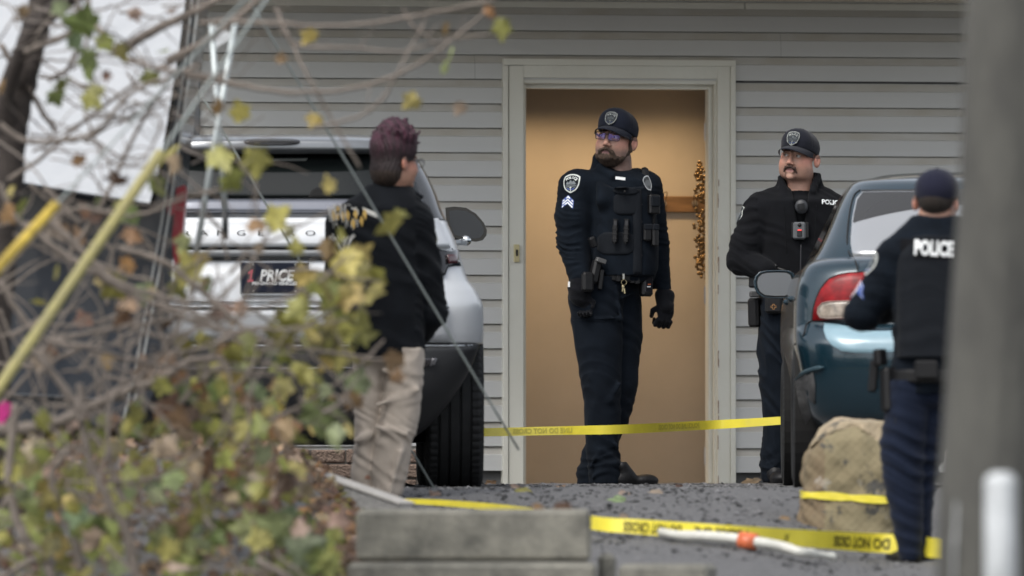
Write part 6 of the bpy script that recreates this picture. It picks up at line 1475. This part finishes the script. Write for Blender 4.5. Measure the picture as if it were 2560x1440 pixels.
# ---- low brick wall behind the silver vehicle
def bricks():
    d = 58.4; s = F/d; c0 = P(560, 1205, d); K = empty('brick_wall', (c0.x, d, -.02), 'low course of brown split face bricks seen under the silver vehicle', 'wall')
    r = np.random.default_rng(4); b = MB(); H = .0745; z0 = .17+(HZ-1122)/s+.02-3*H
    for row in range(3):
        x = -.1+(row % 2)*.09
        while x < 1.1:
            w = .178; dz = r.uniform(-.002, .002)
            b.box((x, r.uniform(-.006, .006), z0+row*H+.003), (x+w-.006, .10, z0+(row+1)*H-.003+dz), bev=.008, col=(.9+r.uniform(-.25, .25),)*3); x += w
    m = mat('split_face_brick', (.255, .185, .145), .95, vary=.6, vscale=30, vcol=(.10, .07, .055), bump=1.0, bscale=70, bdist=.02); b.make('bricks', m, K)
    b = MB(); b.box((-.1, .012, 0), (1.1, .09, z0+3*H-.006)); b.make('mortar', mat('mortar', (.10, .09, .08), .95), K)
bricks()
# ---- dark rounded rock in the leaves with a red brown leaf
def rock2():
    c = P(528, 1350, 46.3); g = SDF((-.15, -.13, -.14), (.16, .15, .14), .007); g.ell((0, 0, -.02), (.115, .10, .125), k=0); g.plane((.6, -.2, .7), .072, .02); g.plane((-.7, -.3, .5), .085, .02); g.disp(lambda x, y, z: .006*np.sin(30*x+20*z)*np.sin(25*z+9*y))
    V, f = g.mesh(); o = mk('rock', V, f, mat('dark_stone', (.060, .060, .052), .85, vary=.4, vscale=12, bump=.5, bscale=50), None, True); o.location = c; tag(o, 'dark rounded rock among the leaves left of the concrete block', 'rock')
rock2()
# ---- utility pole and cable guard in the right foreground
def pole():
    d = 37.0; s = F/d; base = P(2500, HZ, d); gb = float(gz(base.x, d)); K = empty('utility_pole', (base.x, d, gb), 'weathered grey wooden utility pole in the right foreground', 'utility pole')
    def cx(z): py = HZ-(z-ZC)*s; left = np.interp(py, [-200, 0, 450, 900, 1200, 1440], [2415, 2413, 2400, 2368, 2348, 2340]); return (left-1280)/s
    V = []; f = []; n = 64; zs = np.linspace(gb-.3, 7.5, 60); rr = np.random.default_rng(3); ph = rr.uniform(0, 6.28, 12)
    for z in zs:
        R = .155-.006*min(z, 3); X = cx(z)+R if z < 2 else cx(2)+R-.0*(z-2)
        for i in range(n):
            a = 6.2832*i/n; q = R*(1+.012*math.sin(7*a+ph[0])+.010*math.sin(17*a+ph[1]+z*.3)+.007*math.sin(31*a+ph[2]+z))
            V.append((X+q*math.cos(a)-base.x, q*math.sin(a), z-gb))
    for j in range(len(zs)-1):
        for i in range(n): f.append((j*n+i, j*n+(i+1) % n, (j+1)*n+(i+1) % n, (j+1)*n+i))
    f.append(tuple((len(zs)-1)*n+i for i in range(n)))
    m = mat('weathered_pole_wood', (.100, .098, .086), .9, vary=.9, vscale=5, vcol=(.050, .049, .045), stretch=(1, 1, .45), bump=.8, bscale=30); mk('shaft', V, f, m, K, True)
    b = MB(); b.tube(smoothpts([(P(2392, 1290, d).x-base.x, -.10, ZC+(HZ-1200)/s-gb), (P(2386, 1330, d).x-base.x, -.12, ZC+(HZ-1320)/s-gb), (P(2380, 1440, d).x-base.x, -.13, ZC+(HZ-1500)/s-gb), (P(2378, 1440, d).x-base.x, -.13, 0)], 6), .006, 6); b.make('ground_wire', mat('wire_grey', (.35, .36, .36), .4, .6), K)
    c = P(2502, 1180, 36.6); s2 = F/36.6; b = MB(); z1 = c.z
    b.tube([(0, 0, 0), (0, 0, z1-gb-.03), (0, 0, z1-gb-.010), (0, 0, z1-gb)], [.052, .052, .043, .022], 24)
    o = b.make('marker_post', mat('white_post', (.46, .48, .49), .5, vary=.35, vscale=8, stretch=(1, 1, .4))); o.location = (c.x, 36.6, gb); tag(o, 'white round topped marker post before the utility pole', 'post')
pole()
# ---- guy wires, guards and pale rods
def wire(name, pts, r, m, label, cat='wire', group=None, guard=None):
    q = [P(*p_) for p_ in pts]; K = empty(name, q[0], label, cat, group); b = MB(); b.tube([v-q[0] for v in q], r, 8); b.make('strand', m, K, True)
    if guard:
        (a, c, rr, gm) = guard; A = P(*a)-q[0]; C_ = P(*c)-q[0]; b = MB(); n = 44; pp_ = [A.lerp(C_, i/n) for i in range(n+1)]
        b.tube(pp_, [rr*(1+.07*(i % 2)) for i in range(n+1)], 12); b.make('guard', gm, K, False)
    return K
WG = mat('galvanised_wire', (.24, .27, .26), .6, .0)
YG = mat('faded_yellow_plastic', (.31, .28, .10), .6, vary=.7, vscale=14, vcol=(.20, .18, .09))
YB = mat('yellow_plastic', (.36, .26, .035), .55, vary=.5, vscale=14)
def ext(a, b, t): return tuple(a[i]+(b[i]-a[i])*t for i in range(3))
a, b2 = (1222, 1000, 50.0), (690, 112, 49.0); wire('guy_wire', [ext(a, b2, -.14), a, b2, ext(a, b2, 1.4)], .0050, WG, 'grey guy wire slanting in front of the person in the black jacket', group='guy wires')
a, b2 = (1100, 1246, 52.4), (588, 380, 52.2); wire('guy_wire', [a, b2, ext(a, b2, 1.5)], .0048, WG, 'grey guy wire slanting behind the legs of the person with purple hair', group='guy wires')
a, b2 = (-30, 1010, 44.0), (402, 382, 44.6); wire('guy_wire', [ext(a, b2, -.6), a, b2, ext(a, b2, 1.9)], .006, WG, 'guy wire in a long pale yellow plastic guard behind the twigs', group='guarded guy wires', guard=(a, b2, .021, YG))
a, b2 = (-60, 730, 43.5), (140, 512, 43.8); wire('guy_wire', [ext(a, b2, -1.5), a, b2, ext(a, b2, 3.5)], .005, WG, 'guy wire ending in a short bright yellow guard at far left', group='guarded guy wires', guard=(a, b2, .020, YB))
RODM = mat('pale_rod', (.42, .46, .46), .4, .3)
def rods():
    for pts, lab in (([(588, 55, 48.3), (488, 645, 48.3)], 'pale leaning rod in front of the silver vehicle'), ([(528, 58, 48.6), (563, 530, 48.6)], 'pale rod with a black grip hanging before the tailgate')):
        q = [P(*p_) for p_ in pts]; K = empty('rod', q[1], lab, 'rod', 'pale rods'); b = MB(); b.tube([q[0]-q[1], Vector((0, 0, 0))], .013, 8); b.make('shaft', RODM, K, True)
        if 'grip' in lab: b = MB(); b.tube([P(563, 525, 48.6)-q[1], P(563, 598, 48.6)-q[1]], .0135, 10); b.make('grip', BLKPL, K, True)
    b = MB(); q = P(545, 85, 48.8); b.prism([P(a, c, 48.8)-q for a, c in ((532, 62), (560, 72), (578, 84), (572, 100), (550, 112), (530, 130))], (0, .01, 0)); o = b.make('sign_plate', mat('pale_plate', (.5, .52, .53), .6)); o.location = q; tag(o, 'small pale plate hanging between the two rods near the eave', 'plate')
rods()
# pink ribbon
b = MB(); q = P(12, 1030, 45.2); pts = [P(a, c, 45.2)-q for a, c in ((-6, 1015), (12, 1002), (28, 1010), (26, 1034), (12, 1050), (16, 1064), (-6, 1070))]; b.prism(pts, (0, .006, 0)); o = b.make('ribbon', mat('magenta_ribbon', (.40, .012, .16), .6)); o.location = q; tag(o, 'magenta ribbon tied to a twig at the left edge', 'ribbon')
# ================================================================ TREE, SHRUBS, LEAVES
def leafmat():
    m = bpy.data.materials.new('leaf'); m.use_nodes = True; t = m.node_tree; b = t.nodes['Principled BSDF']; a = t.nodes.new('ShaderNodeVertexColor'); a.layer_name = 'Col'
    n = t.nodes.new('ShaderNodeTexNoise'); n.inputs['Scale'].default_value = 22; n.inputs['Detail'].default_value = 4; tc = t.nodes.new('ShaderNodeTexCoord'); t.links.new(tc.outputs['Object'], n.inputs['Vector'])
    r = t.nodes.new('ShaderNodeMapRange'); r.inputs['From Min'].default_value = .3; r.inputs['From Max'].default_value = .7; r.inputs['To Min'].default_value = .55; r.inputs['To Max'].default_value = 1.3; t.links.new(n.outputs['Fac'], r.inputs[0])
    x = t.nodes.new('ShaderNodeMix'); x.data_type = 'RGBA'; x.blend_type = 'MULTIPLY'; x.inputs['Factor'].default_value = 1; t.links.new(a.outputs['Color'], x.inputs['A']); t.links.new(r.outputs[0], x.inputs['B'])
    t.links.new(x.outputs['Result'], b.inputs['Base Color']); b.inputs['Roughness'].default_value = .55
    tr = t.nodes.new('ShaderNodeBsdfTranslucent'); t.links.new(x.outputs['Result'], tr.inputs['Color']); mx = t.nodes.new('ShaderNodeMixShader'); mx.inputs[0].default_value = .35
    o = t.nodes['Material Output']; t.links.new(b.outputs[0], mx.inputs[1]); t.links.new(tr.outputs[0], mx.inputs[2]); t.links.new(mx.outputs[0], o.inputs[0]); return m
LEAF = leafmat()
_h = [(0, -.48), (.05, -.28), (.20, -.35), (.40, -.30), (.35, -.17), (.47, -.04), (.56, .13), (.38, .11), (.33, .24), (.21, .20), (.17, .36), (0, .54)]
LO = _h+[(-x, y) for x, y in _h[-2:0:-1]]
PAL = {'y': (.40, .35, .11), 'o': (.29, .18, .085), 'g': (.15, .19, .06), 'p': (.33, .40, .19), 'b': (.125, .075, .045), 'yg': (.27, .28, .08), 'ol': (.16, .155, .04), 't': (.33, .25, .17), 'gg': (.23, .28, .14)}
lr = np.random.default_rng(99)
def leaf(b, c, size, colr, facing=None, droop=.5):
    n = Vector((lr.normal()*.6, -1+lr.normal()*.5, lr.normal()*.6)) if facing is None else Vector(facing)
    n.normalize(); up = Vector((lr.normal()*.7, lr.normal()*.4, -1 if lr.random() < .7 else .8)); right = n.cross(up).normalized(); up = right.cross(n).normalized()
    fold_ = lr.uniform(.05, .45); curl = lr.uniform(-.5, .5); col = np.array(PAL[colr])*lr.uniform(.7, 1.25)*np.array([lr.uniform(.9, 1.15), 1, lr.uniform(.8, 1.2)])
    V = []; asp = lr.uniform(.7, 1.0)
    for x, y in LO+[(0, -.1)]:
        x *= asp; V.append(Vector(c)+(right*x+up*y+n*(-abs(x)*fold_+curl*y*y+.04*math.sin(x*14)))*size)
    k = len(LO); cols = []
    i0 = len(b.v); b.add(V, [(i, (i+1) % k, k) for i in range(k)])
    for i in range(k+1): b.c[i0+i] = tuple(np.clip(col*(1.1 if i == k else lr.uniform(.75, 1.15)), 0, 1))
def zof(v): return v
BARK = mat('grey_bark', (.20, .17, .145), .9, vary=.6, vscale=20, vcol=(.10, .083, .07), bump=.6, bscale=60, stretch=(1, 1, .4))
BARKD = mat('dark_bark', (.055, .045, .040), .95, vary=.6, vscale=12, vcol=(.03, .025, .022), bump=.7, bscale=50)
def branch(b, pts, r0, r1, n=7, jit=.0):
    q = smoothpts([P(*p_) for p_ in pts], 7); m = len(q)
    for i in range(1, m-1): q[i] += Vector((lr.normal(), lr.normal()*2, lr.normal()))*jit
    b.tube(q, [r0+(r1-r0)*i/(m-1) for i in range(m)], n); return q
def twigs(b, q, k, ln, r, spread=1.0, up=.0):
    ends = []
    for _ in range(k):
        i = lr.integers(1, len(q)-1); p0 = q[i]; t = (q[i+1]-q[i-1]).normalized()
        dv = (t*lr.uniform(.3, 1)+Vector((lr.normal()*spread, lr.normal()*spread*1.2, lr.normal()*spread+up))*.7).normalized(); L = ln*lr.uniform(.4, 1.2)
        pts = [p0]; c = p0
        for s_ in range(4): dv = (dv+Vector((lr.normal(), lr.normal(), lr.normal()))*.22).normalized(); c = c+dv*L/4; pts.append(c)
        b.tube(smoothpts(pts, 3), [r*(1-.7*j/12) for j in range(13)], 5); ends.append(pts)
    return ends
def tree():
    K = empty('tree', (P(40, HZ, 46.5).x, 46.5, float(gz(-1.97, 46.5))), 'bare branched tree at left with few yellow leaves hanging over the wall', 'tree'); o = Vector(K.location)
    def done(b, name, m, **k): 
        b.v = [tuple(Vector(v)-o) for v in b.v]; return b.make(name, m, K, **k)
    b = MB(); tr = branch(b, [(-40, 1500, 46.5), (-30, 900, 46.5), (0, 520, 46.5), (30, 300, 46.5), (70, 140, 46.5), (120, -80, 46.5), (160, -300, 46.5)], .10, .04, 14, .004)
    b.tube(smoothpts([P(-30, 560, 46.5), P(20, 380, 46.5), P(10, 250, 46.4), P(90, 70, 46.2), P(250, -60, 46)], 6), [.055]*12+[.035]*13, 10); done(b, 'trunk', BARKD, smooth=True)
    b = MB(); f = MB(); allq = []
    main = [([(20, 450, 46), (120, 380, 46), (200, 310, 46), (330, 215, 46), (420, 165, 45.8), (440, 150, 45.8)], .009, .006), ([(300, 130, 46.2), (360, 90, 46), (470, 35, 46), (560, -10, 46)], .022, .014), ([(110, 470, 45), (200, 560, 45)], .01, .008)]
    main += [([(60, 130, 45.5), (150, 95, 45.5), (230, 60, 45.5), (300, 140, 45.3), (400, 170, 45), (520, 190, 45), (560, 195, 45)], .014, .008),
             ([(0, 310, 45), (60, 350, 45), (150, 350, 45), (240, 330, 45), (330, 230, 45), (430, 190, 45), (500, 160, 45)], .012, .007),
             ([(500, 60, 45.2), (560, 52, 45.2), (680, 58, 45), (780, 64, 45), (900, 60, 45), (1020, 42, 45), (1130, 22, 45), (1240, -4, 45)], .010, .006),
             ([(470, 190, 45.4), (560, 205, 45.2), (700, 228, 45), (830, 228, 45), (960, 200, 45), (1060, 150, 45), (1130, 100, 45), (1190, 50, 45), (1215, 30, 45)], .011, .005),
             ([(420, 150, 45.6), (520, 100, 45.4), (620, 20, 45.4), (680, -30, 45.4)], .016, .010), ([(700, 70, 45), (740, 110, 45), (800, 118, 45), (900, 120, 45), (1000, 130, 45), (1080, 108, 45), (1225, 84, 45)], .008, .004),
             ([(690, 20, 45.5), (720, 90, 45.3), (770, 190, 45.2), (830, 300, 45.2), (900, 420, 45.2)], .008, .005), ([(780, 320, 44.8), (900, 290, 44.8), (960, 240, 44.8), (1000, 170, 44.8), (1060, 60, 45)], .007, .004),
             ([(1010, 20, 45), (1030, 60, 45), (1090, 110, 45), (1110, 150, 45)], .006, .003), ([(170, 640, 45.5), (260, 500, 45.5), (330, 350, 45.5), (420, 200, 45.5)], .010, .007), ([(0, 110, 46.5), (80, 240, 46.5), (140, 330, 46.5)], .012, .010),
             ([(210, 280, 45), (270, 400, 45), (380, 420, 45), (440, 460, 45)], .006, .004), ([(330, 250, 45), (400, 300, 45), (370, 380, 45), (320, 420, 45)], .006, .003),
             ([(620, 440, 45.5), (590, 400, 45.5), (640, 460, 45.5), (640, 520, 45.5), (660, 600, 45.5)], .006, .003), ([(120, 200, 46), (170, 170, 46), (200, 90, 46), (190, -10, 46)], .010, .008), ([(220, -10, 45.5), (225, 60, 45.5), (215, 130, 45.5), (235, 220, 45.5), (240, 260, 45.5)], .009, .005)]
    for pts, r0, r1 in main:
        q = branch(b, pts, r0, r1, 7, .0015); allq.append(q); twigs(b, q, 5 if pts[0][0] < 500 else 2, .26, .0035, .8)
    for k in range(58):
        x = lr.uniform(-40, 520); y = lr.uniform(-60, 420); a = lr.uniform(-.9, .9); L = lr.uniform(120, 340)
        q = branch(b, [(x, y, 46+lr.uniform(-1, 2.2)), (x+L*.35*math.cos(a)+lr.normal()*10, y-L*.35*math.sin(a)+lr.normal()*10, 45.6), (x+L*.7*math.cos(a), y-L*.7*math.sin(a)+lr.normal()*20, 45.5), (x+L*math.cos(a)+10, y-L*math.sin(a), 45.5)], lr.uniform(.003, .007), .002, 5, .002)
    done(b, 'branches', BARK, smooth=True)
    LV = [(775, 93, 52, 'y'), (1222, 30, 34, 'o'), (1255, 70, 58, 'ol'), (1117, 70, 34, 'o'), (1122, 150, 80, 'p'), (1027, 255, 58, 'y'), (1150, 270, 38, 't'), (600, 280, 62, 'y'), (548, 264, 50, 'o'), (786, 300, 42, 'y'), (550, 392, 78, 'y'), (642, 402, 78, 'y'), (582, 452, 62, 'yg'), (822, 462, 44, 'y'), (408, 388, 82, 'y'), (440, 405, 60, 't'), (306, 126, 50, 'ol'), (205, 62, 88, 'g'), (222, 155, 80, 'g'), (188, 105, 50, 'gg'), (150, 20, 50, 'gg'), (225, 242, 66, 'yg'), (160, 212, 54, 'g'), (336, 36, 40, 't'), (408, 125, 34, 'yg'), (372, 195, 52, 'ol'), (196, 400, 36, 'o'), (290, 452, 56, 'b'), (392, 460, 56, 'g'), (262, 105, 56, 'yg'), (140, 242, 50, 'g'), (264, 190, 34, 'b'), (704, 145, 30, 'o'), (60, 30, 40, 't'), (10, 215, 40, 'o'), (430, 25, 30, 'b'), (690, 545, 72, 'yg'), (640, 560, 60, 'o'), (650, 620, 30, 't'), (720, 580, 48, 'ol')]
    for x, y, s_, c in LV: leaf(f, P(x, y, 44.9+lr.uniform(-.3, .5)), s_/650*1.25, c)
    done(f, 'foliage', LEAF, usecol=True)
tree()
def shrub(name, label, branches_, zones, n, origin, tangle, explicit=(), size=(.065, .13)):
    o = P(*origin); o.z = float(gz(o.x, o.y)); K = empty(name, o, label, 'shrub', 'leafy shrubs at left'); b = MB(); f = MB()
    for pts, r0, r1, tw in branches_:
        q = branch(b, pts, r0*1.15, r1*1.2, 7, .002); twigs(b, q, tw, .22, .0035, .9)
    for (x0, y0, x1, y1, k_) in tangle:
        for _ in range(k_):
            x = lr.uniform(x0, x1); y = lr.uniform(y0, y1); a = lr.uniform(-1.2, 1.2)+(math.pi/2 if lr.random() < .35 else 0); L = lr.uniform(120, 420); dd = origin[2]+lr.uniform(-1.0, 1.0); pts = []; 
            for j in range(5): pts.append((x, y, dd)); a += lr.normal()*.28; x += L/4*math.cos(a); y -= L/4*math.sin(a)
            if min(p_[1] for p_ in pts) < 380 or max(p_[0] for p_ in pts) > 960 or (max(p_[0] for p_ in pts) > 800 and max(p_[1] for p_ in pts) > 1080): continue
            q = branch(b, pts, lr.uniform(.0045, .0095), .0025, 6, .001)
    for (x0, y0, x1, y1, w, cols) in zones:
        for _ in range(int(n*w)):
            x = lr.uniform(x0, x1); y = lr.uniform(y0, y1); leaf(f, P(x, y, origin[2]+lr.uniform(-.9, .8)), lr.uniform(*size), cols[lr.integers(len(cols))])
            if lr.random() < .3:
                c = P(x, y, origin[2]); b.tube([c, c+Vector((lr.normal()*.06, 0, -lr.uniform(.05, .15)))], .002, 4)
    for x, y, s_, c in explicit: leaf(f, P(x, y, origin[2]-.3+lr.uniform(-.3, .3)), s_/640*1.2, c)
    for q, nm, m, uc in ((b, 'stems', BARK, False), (f, 'foliage', LEAF, True)):
        q.v = [tuple(Vector(v)-o) for v in q.v]; q.make(nm, m, K, usecol=uc, smooth=not uc)
MIX = ['yg', 'yg', 'g', 'y', 'gg', 'ol', 'yg', 't', 'yg']; BR = ['b', 'o', 't', 'b', 'ol']
shrub('shrub', 'tall twiggy shrub with lobed yellow leaves in front of the silver vehicle',
      [([(500, 1250, 46), (560, 1050, 45.6), (640, 900, 45.4), (760, 820, 45.3), (850, 760, 45.2)], .010, .004, 8), ([(300, 620, 45), (420, 660, 45), (540, 760, 45), (660, 850, 45), (820, 880, 45), (960, 900, 45)], .012, .005, 10),
       ([(60, 560, 45), (170, 640, 45), (300, 720, 45), (430, 780, 45), (560, 830, 45), (700, 860, 45)], .013, .006, 10), ([(0, 700, 44.5), (60, 800, 44.5), (120, 850, 44.5), (230, 870, 44.5), (330, 900, 44.6), (470, 920, 44.8), (700, 930, 45)], .012, .005, 10),
       ([(130, 850, 45), (300, 820, 45), (420, 800, 45), (600, 790, 45), (800, 700, 45), (860, 640, 45)], .008, .004, 9), ([(380, 940, 45), (480, 830, 45), (560, 740, 45), (640, 640, 45), (680, 560, 45)], .007, .004, 6),
       ([(450, 1010, 45), (540, 920, 45), (640, 900, 45), (780, 960, 45), (880, 1010, 45)], .009, .005, 8), ([(0, 460, 45), (60, 560, 45), (200, 520, 45), (330, 540, 45), (450, 500, 45), (560, 470, 45)], .009, .005, 7),
       ([(300, 1000, 45), (420, 860, 44.8), (480, 740, 44.8), (500, 640, 44.8)], .007, .004, 5), ([(100, 540, 44.6), (180, 600, 44.6), (280, 700, 44.6), (400, 740, 44.6), (470, 760, 44.6)], .013, .008, 4),
       ([(650, 1060, 45), (760, 1010, 45), (880, 930, 45), (960, 850, 45)], .007, .004, 6)],
      [(500, 840, 900, 1090, .8, ['yg', 'y', 'yg', 'y', 'ol', 'o', 'gg']), (340, 900, 620, 1080, .42, ['yg', 'g', 'o', 'b', 'y', 'yg']), (700, 700, 900, 850, .26, ['y', 'yg', 'ol']), (0, 480, 330, 900, .14, BR), (280, 700, 560, 940, .14, BR+['yg', 't'])], 85, (560, 1200, 45.6), [(-40, 450, 420, 1000, 46), (300, 640, 860, 1060, 46)],
      [(462, 610, 60, 'p'), (470, 680, 90, 'yg'), (446, 720, 56, 'ol'), (520, 712, 50, 'g'), (500, 650, 50, 'y'), (980, 560, 80, 'yg'), (1000, 540, 50, 'yg'), (905, 640, 70, 'y'), (860, 660, 90, 'y'), (895, 690, 90, 'ol'), (925, 730, 90, 'y'), (870, 740, 90, 'y'), (830, 770, 80, 'yg'), (760, 690, 60, 'y'), (752, 760, 60, 'y'), (740, 620, 50, 'y'), (900, 820, 100, 'yg'), (850, 830, 90, 'yg'), (810, 850, 90, 'ol'), (780, 820, 70, 'yg'), (745, 790, 50, 'y'), (680, 830, 54, 'yg'), (850, 890, 70, 'y'), (940, 690, 60, 'y'), (820, 620, 60, 'o'), (845, 590, 50, 'y'), (985, 900, 60, 'o'), (990, 940, 40, 'o'),
       (320, 530, 66, 'g'), (300, 512, 34, 'yg'), (240, 540, 50, 'b'), (330, 590, 50, 'o'), (245, 500, 30, 'g'), (55, 520, 60, 'yg'), (20, 480, 40, 'y'), (285, 720, 76, 'yg'), (360, 730, 70, 'g'), (260, 700, 50, 'y'), (95, 760, 44, 'y'), (205, 530, 46, 'b'), (130, 870, 46, 'b'), (600, 770, 50, 't'), (585, 800, 40, 'o')])
shrub('shrub', 'low dense shrub with green and yellow leaves along the bottom left corner',
      [([(40, 1010, 44.5), (30, 1100, 44.5), (22, 1220, 44.5), (60, 1340, 44.5), (110, 1400, 44.5), (150, 1500, 44.5)], .014, .018, 3), ([(110, 1390, 44.5), (60, 1410, 44.4), (-20, 1460, 44.3)], .014, .01, 2), ([(172, 1120, 44.6), (130, 1190, 44.6), (150, 1270, 44.6), (190, 1360, 44.6), (210, 1500, 44.6)], .011, .014, 3),
       ([(200, 960, 44.6), (205, 1060, 44.6), (225, 1150, 44.6), (270, 1250, 44.6), (320, 1340, 44.6), (350, 1480, 44.6)], .012, .015, 4), ([(225, 1080, 44.6), (270, 1140, 44.6), (290, 1200, 44.6), (320, 1300, 44.6)], .010, .012, 2), ([(60, 850, 44.3), (130, 930, 44.3), (190, 1010, 44.3), (205, 1060, 44.3)], .014, .012, 3),
       ([(-20, 1075, 45), (120, 1062, 45), (220, 1020, 45), (320, 975, 45), (400, 950, 45), (480, 900, 45), (600, 900, 45)], .022, .010, 5), ([(540, 950, 45), (560, 1040, 45), (600, 1130, 45)], .009, .007, 3), ([(640, 1400, 44.2), (700, 1430, 44.2), (760, 1480, 44.2)], .012, .012, 1)],
      [(-20, 1030, 520, 1450, .75, MIX), (300, 1060, 760, 1250, .38, MIX+['b', 't']), (420, 1290, 860, 1450, .50, MIX+['t', 'gg', 'yg']), (0, 1180, 500, 1450, .35, MIX), (560, 1150, 800, 1300, .16, ['b', 't', 'b', 'yg', 'o'])], 120, (200, 1420, 45.1), [(-40, 1000, 560, 1440, 60), (400, 1120, 800, 1420, 16)],
      [(800, 1040, 96, 'gg'), (830, 1090, 70, 'p'), (640, 1310, 110, 'gg'), (690, 1330, 100, 'p'), (760, 1370, 100, 'gg'), (800, 1400, 80, 'g'), (740, 1170, 60, 'y'), (480, 1180, 60, 't'), (500, 1200, 50, 'o'), (720, 1190, 60, 'b')])
# leaf litter on the bank
def litter():
    f = MB()
    for k in range(2400):
        d = 45.0+5.9*lr.random(); px = lr.uniform(-60, 1000) if lr.random() < .8 else lr.uniform(600, 1100); x = (px-1280)/F*d; z = float(gz(x, d))
        if x > -.5 and lr.random() < .9: continue
        leaf(f, (x, d, z+.02), lr.uniform(.04, .09), ['b', 'b', 'b', 'ol', 'b', 'o', 't', 'b'][lr.integers(8)], (lr.normal()*.5, -.5+lr.normal()*.5, 1))
    tag(f.make('leaf_litter', LEAF, usecol=True), 'brown fallen leaves covering the bank at lower left', 'leaf litter', kind='stuff')
    # single fallen leaves on the asphalt
    spots = [(1305, 1232, 58, 'yg', 'curled green and pale yellow leaf fallen on the stone chips before the door'), (1225, 1208, 40, 'b', 'brown leaf lying by the left foot of the door frame'), (1545, 1256, 56, 'p', 'pale green leaf lying flat on the asphalt below the officer'), (1480, 1212, 30, 'b', 'small red brown leaf at the bearded officer\'s heel'), (1560, 1238, 40, 't', 'tan leaf lying on the chips below the bearded officer\'s shoe'), (1640, 1234, 46, 't', 'pinkish tan leaf lying right of the bearded officer\'s shoe'), (1872, 1202, 66, 't', 'large dry tan leaf standing against the siding right of the door'), (1400, 1222, 30, 't', 'small cream leaf on the chips left of the bearded officer'), (1290, 1222, 36, 't', 'flat tan leaf by the door sill'), (1975, 1214, 36, 'o', 'orange tan leaf beside the boulder and the teal car wheel'), (1085, 1240, 44, 't', 'cream leaf flat on the asphalt near the silver vehicle tyre'), (1055, 1208, 50, 'ol', 'olive leaf in the shade under the silver vehicle'), (1700, 1222, 34, 'b', 'small brown leaf on the chips below the door frame\'s right foot'), (1560, 1296, 34, 't', 'cream leaf on the asphalt beside the low tape'), (1960, 1300, 44, 'o', 'pink tan leaf lying at the left foot of the boulder')]
    for px, py, s_, c, lab in spots:
        d = ground_d(px, py); x = (px-1280)/F*d; b = MB(); o = Vector((x, d, float(gz(x, d))+.012))
        if py < 1213: o.y = min(o.y, 59.5)
        leaf(b, (0, 0, 0), s_/F*d*1.0, c, (lr.normal()*.2, -.55, .9)); ob = b.make('fallen_leaf', LEAF, usecol=True); ob.location = o; tag(ob, lab, 'leaf', 'fallen leaves on the asphalt')
litter()
for px, py, s_, c, lab in ((1410, 1268, 60, 'b', 'dark brown leaf curled on the right end of the large concrete block'), (1345, 1270, 40, 'o', 'small red brown leaf on top of the large concrete block'), (470, 1290, 70, 'o', 'red brown leaf resting on the dark rounded rock')):
    d = 46.75 if px > 1000 else 46.2; o = P(px, py, d); b = MB(); leaf(b, (0, 0, 0), s_/F*d, c, (.2, -.7, .7)); ob = b.make('fallen_leaf', LEAF, usecol=True); ob.location = o; tag(ob, lab, 'leaf', 'fallen leaves on stone')
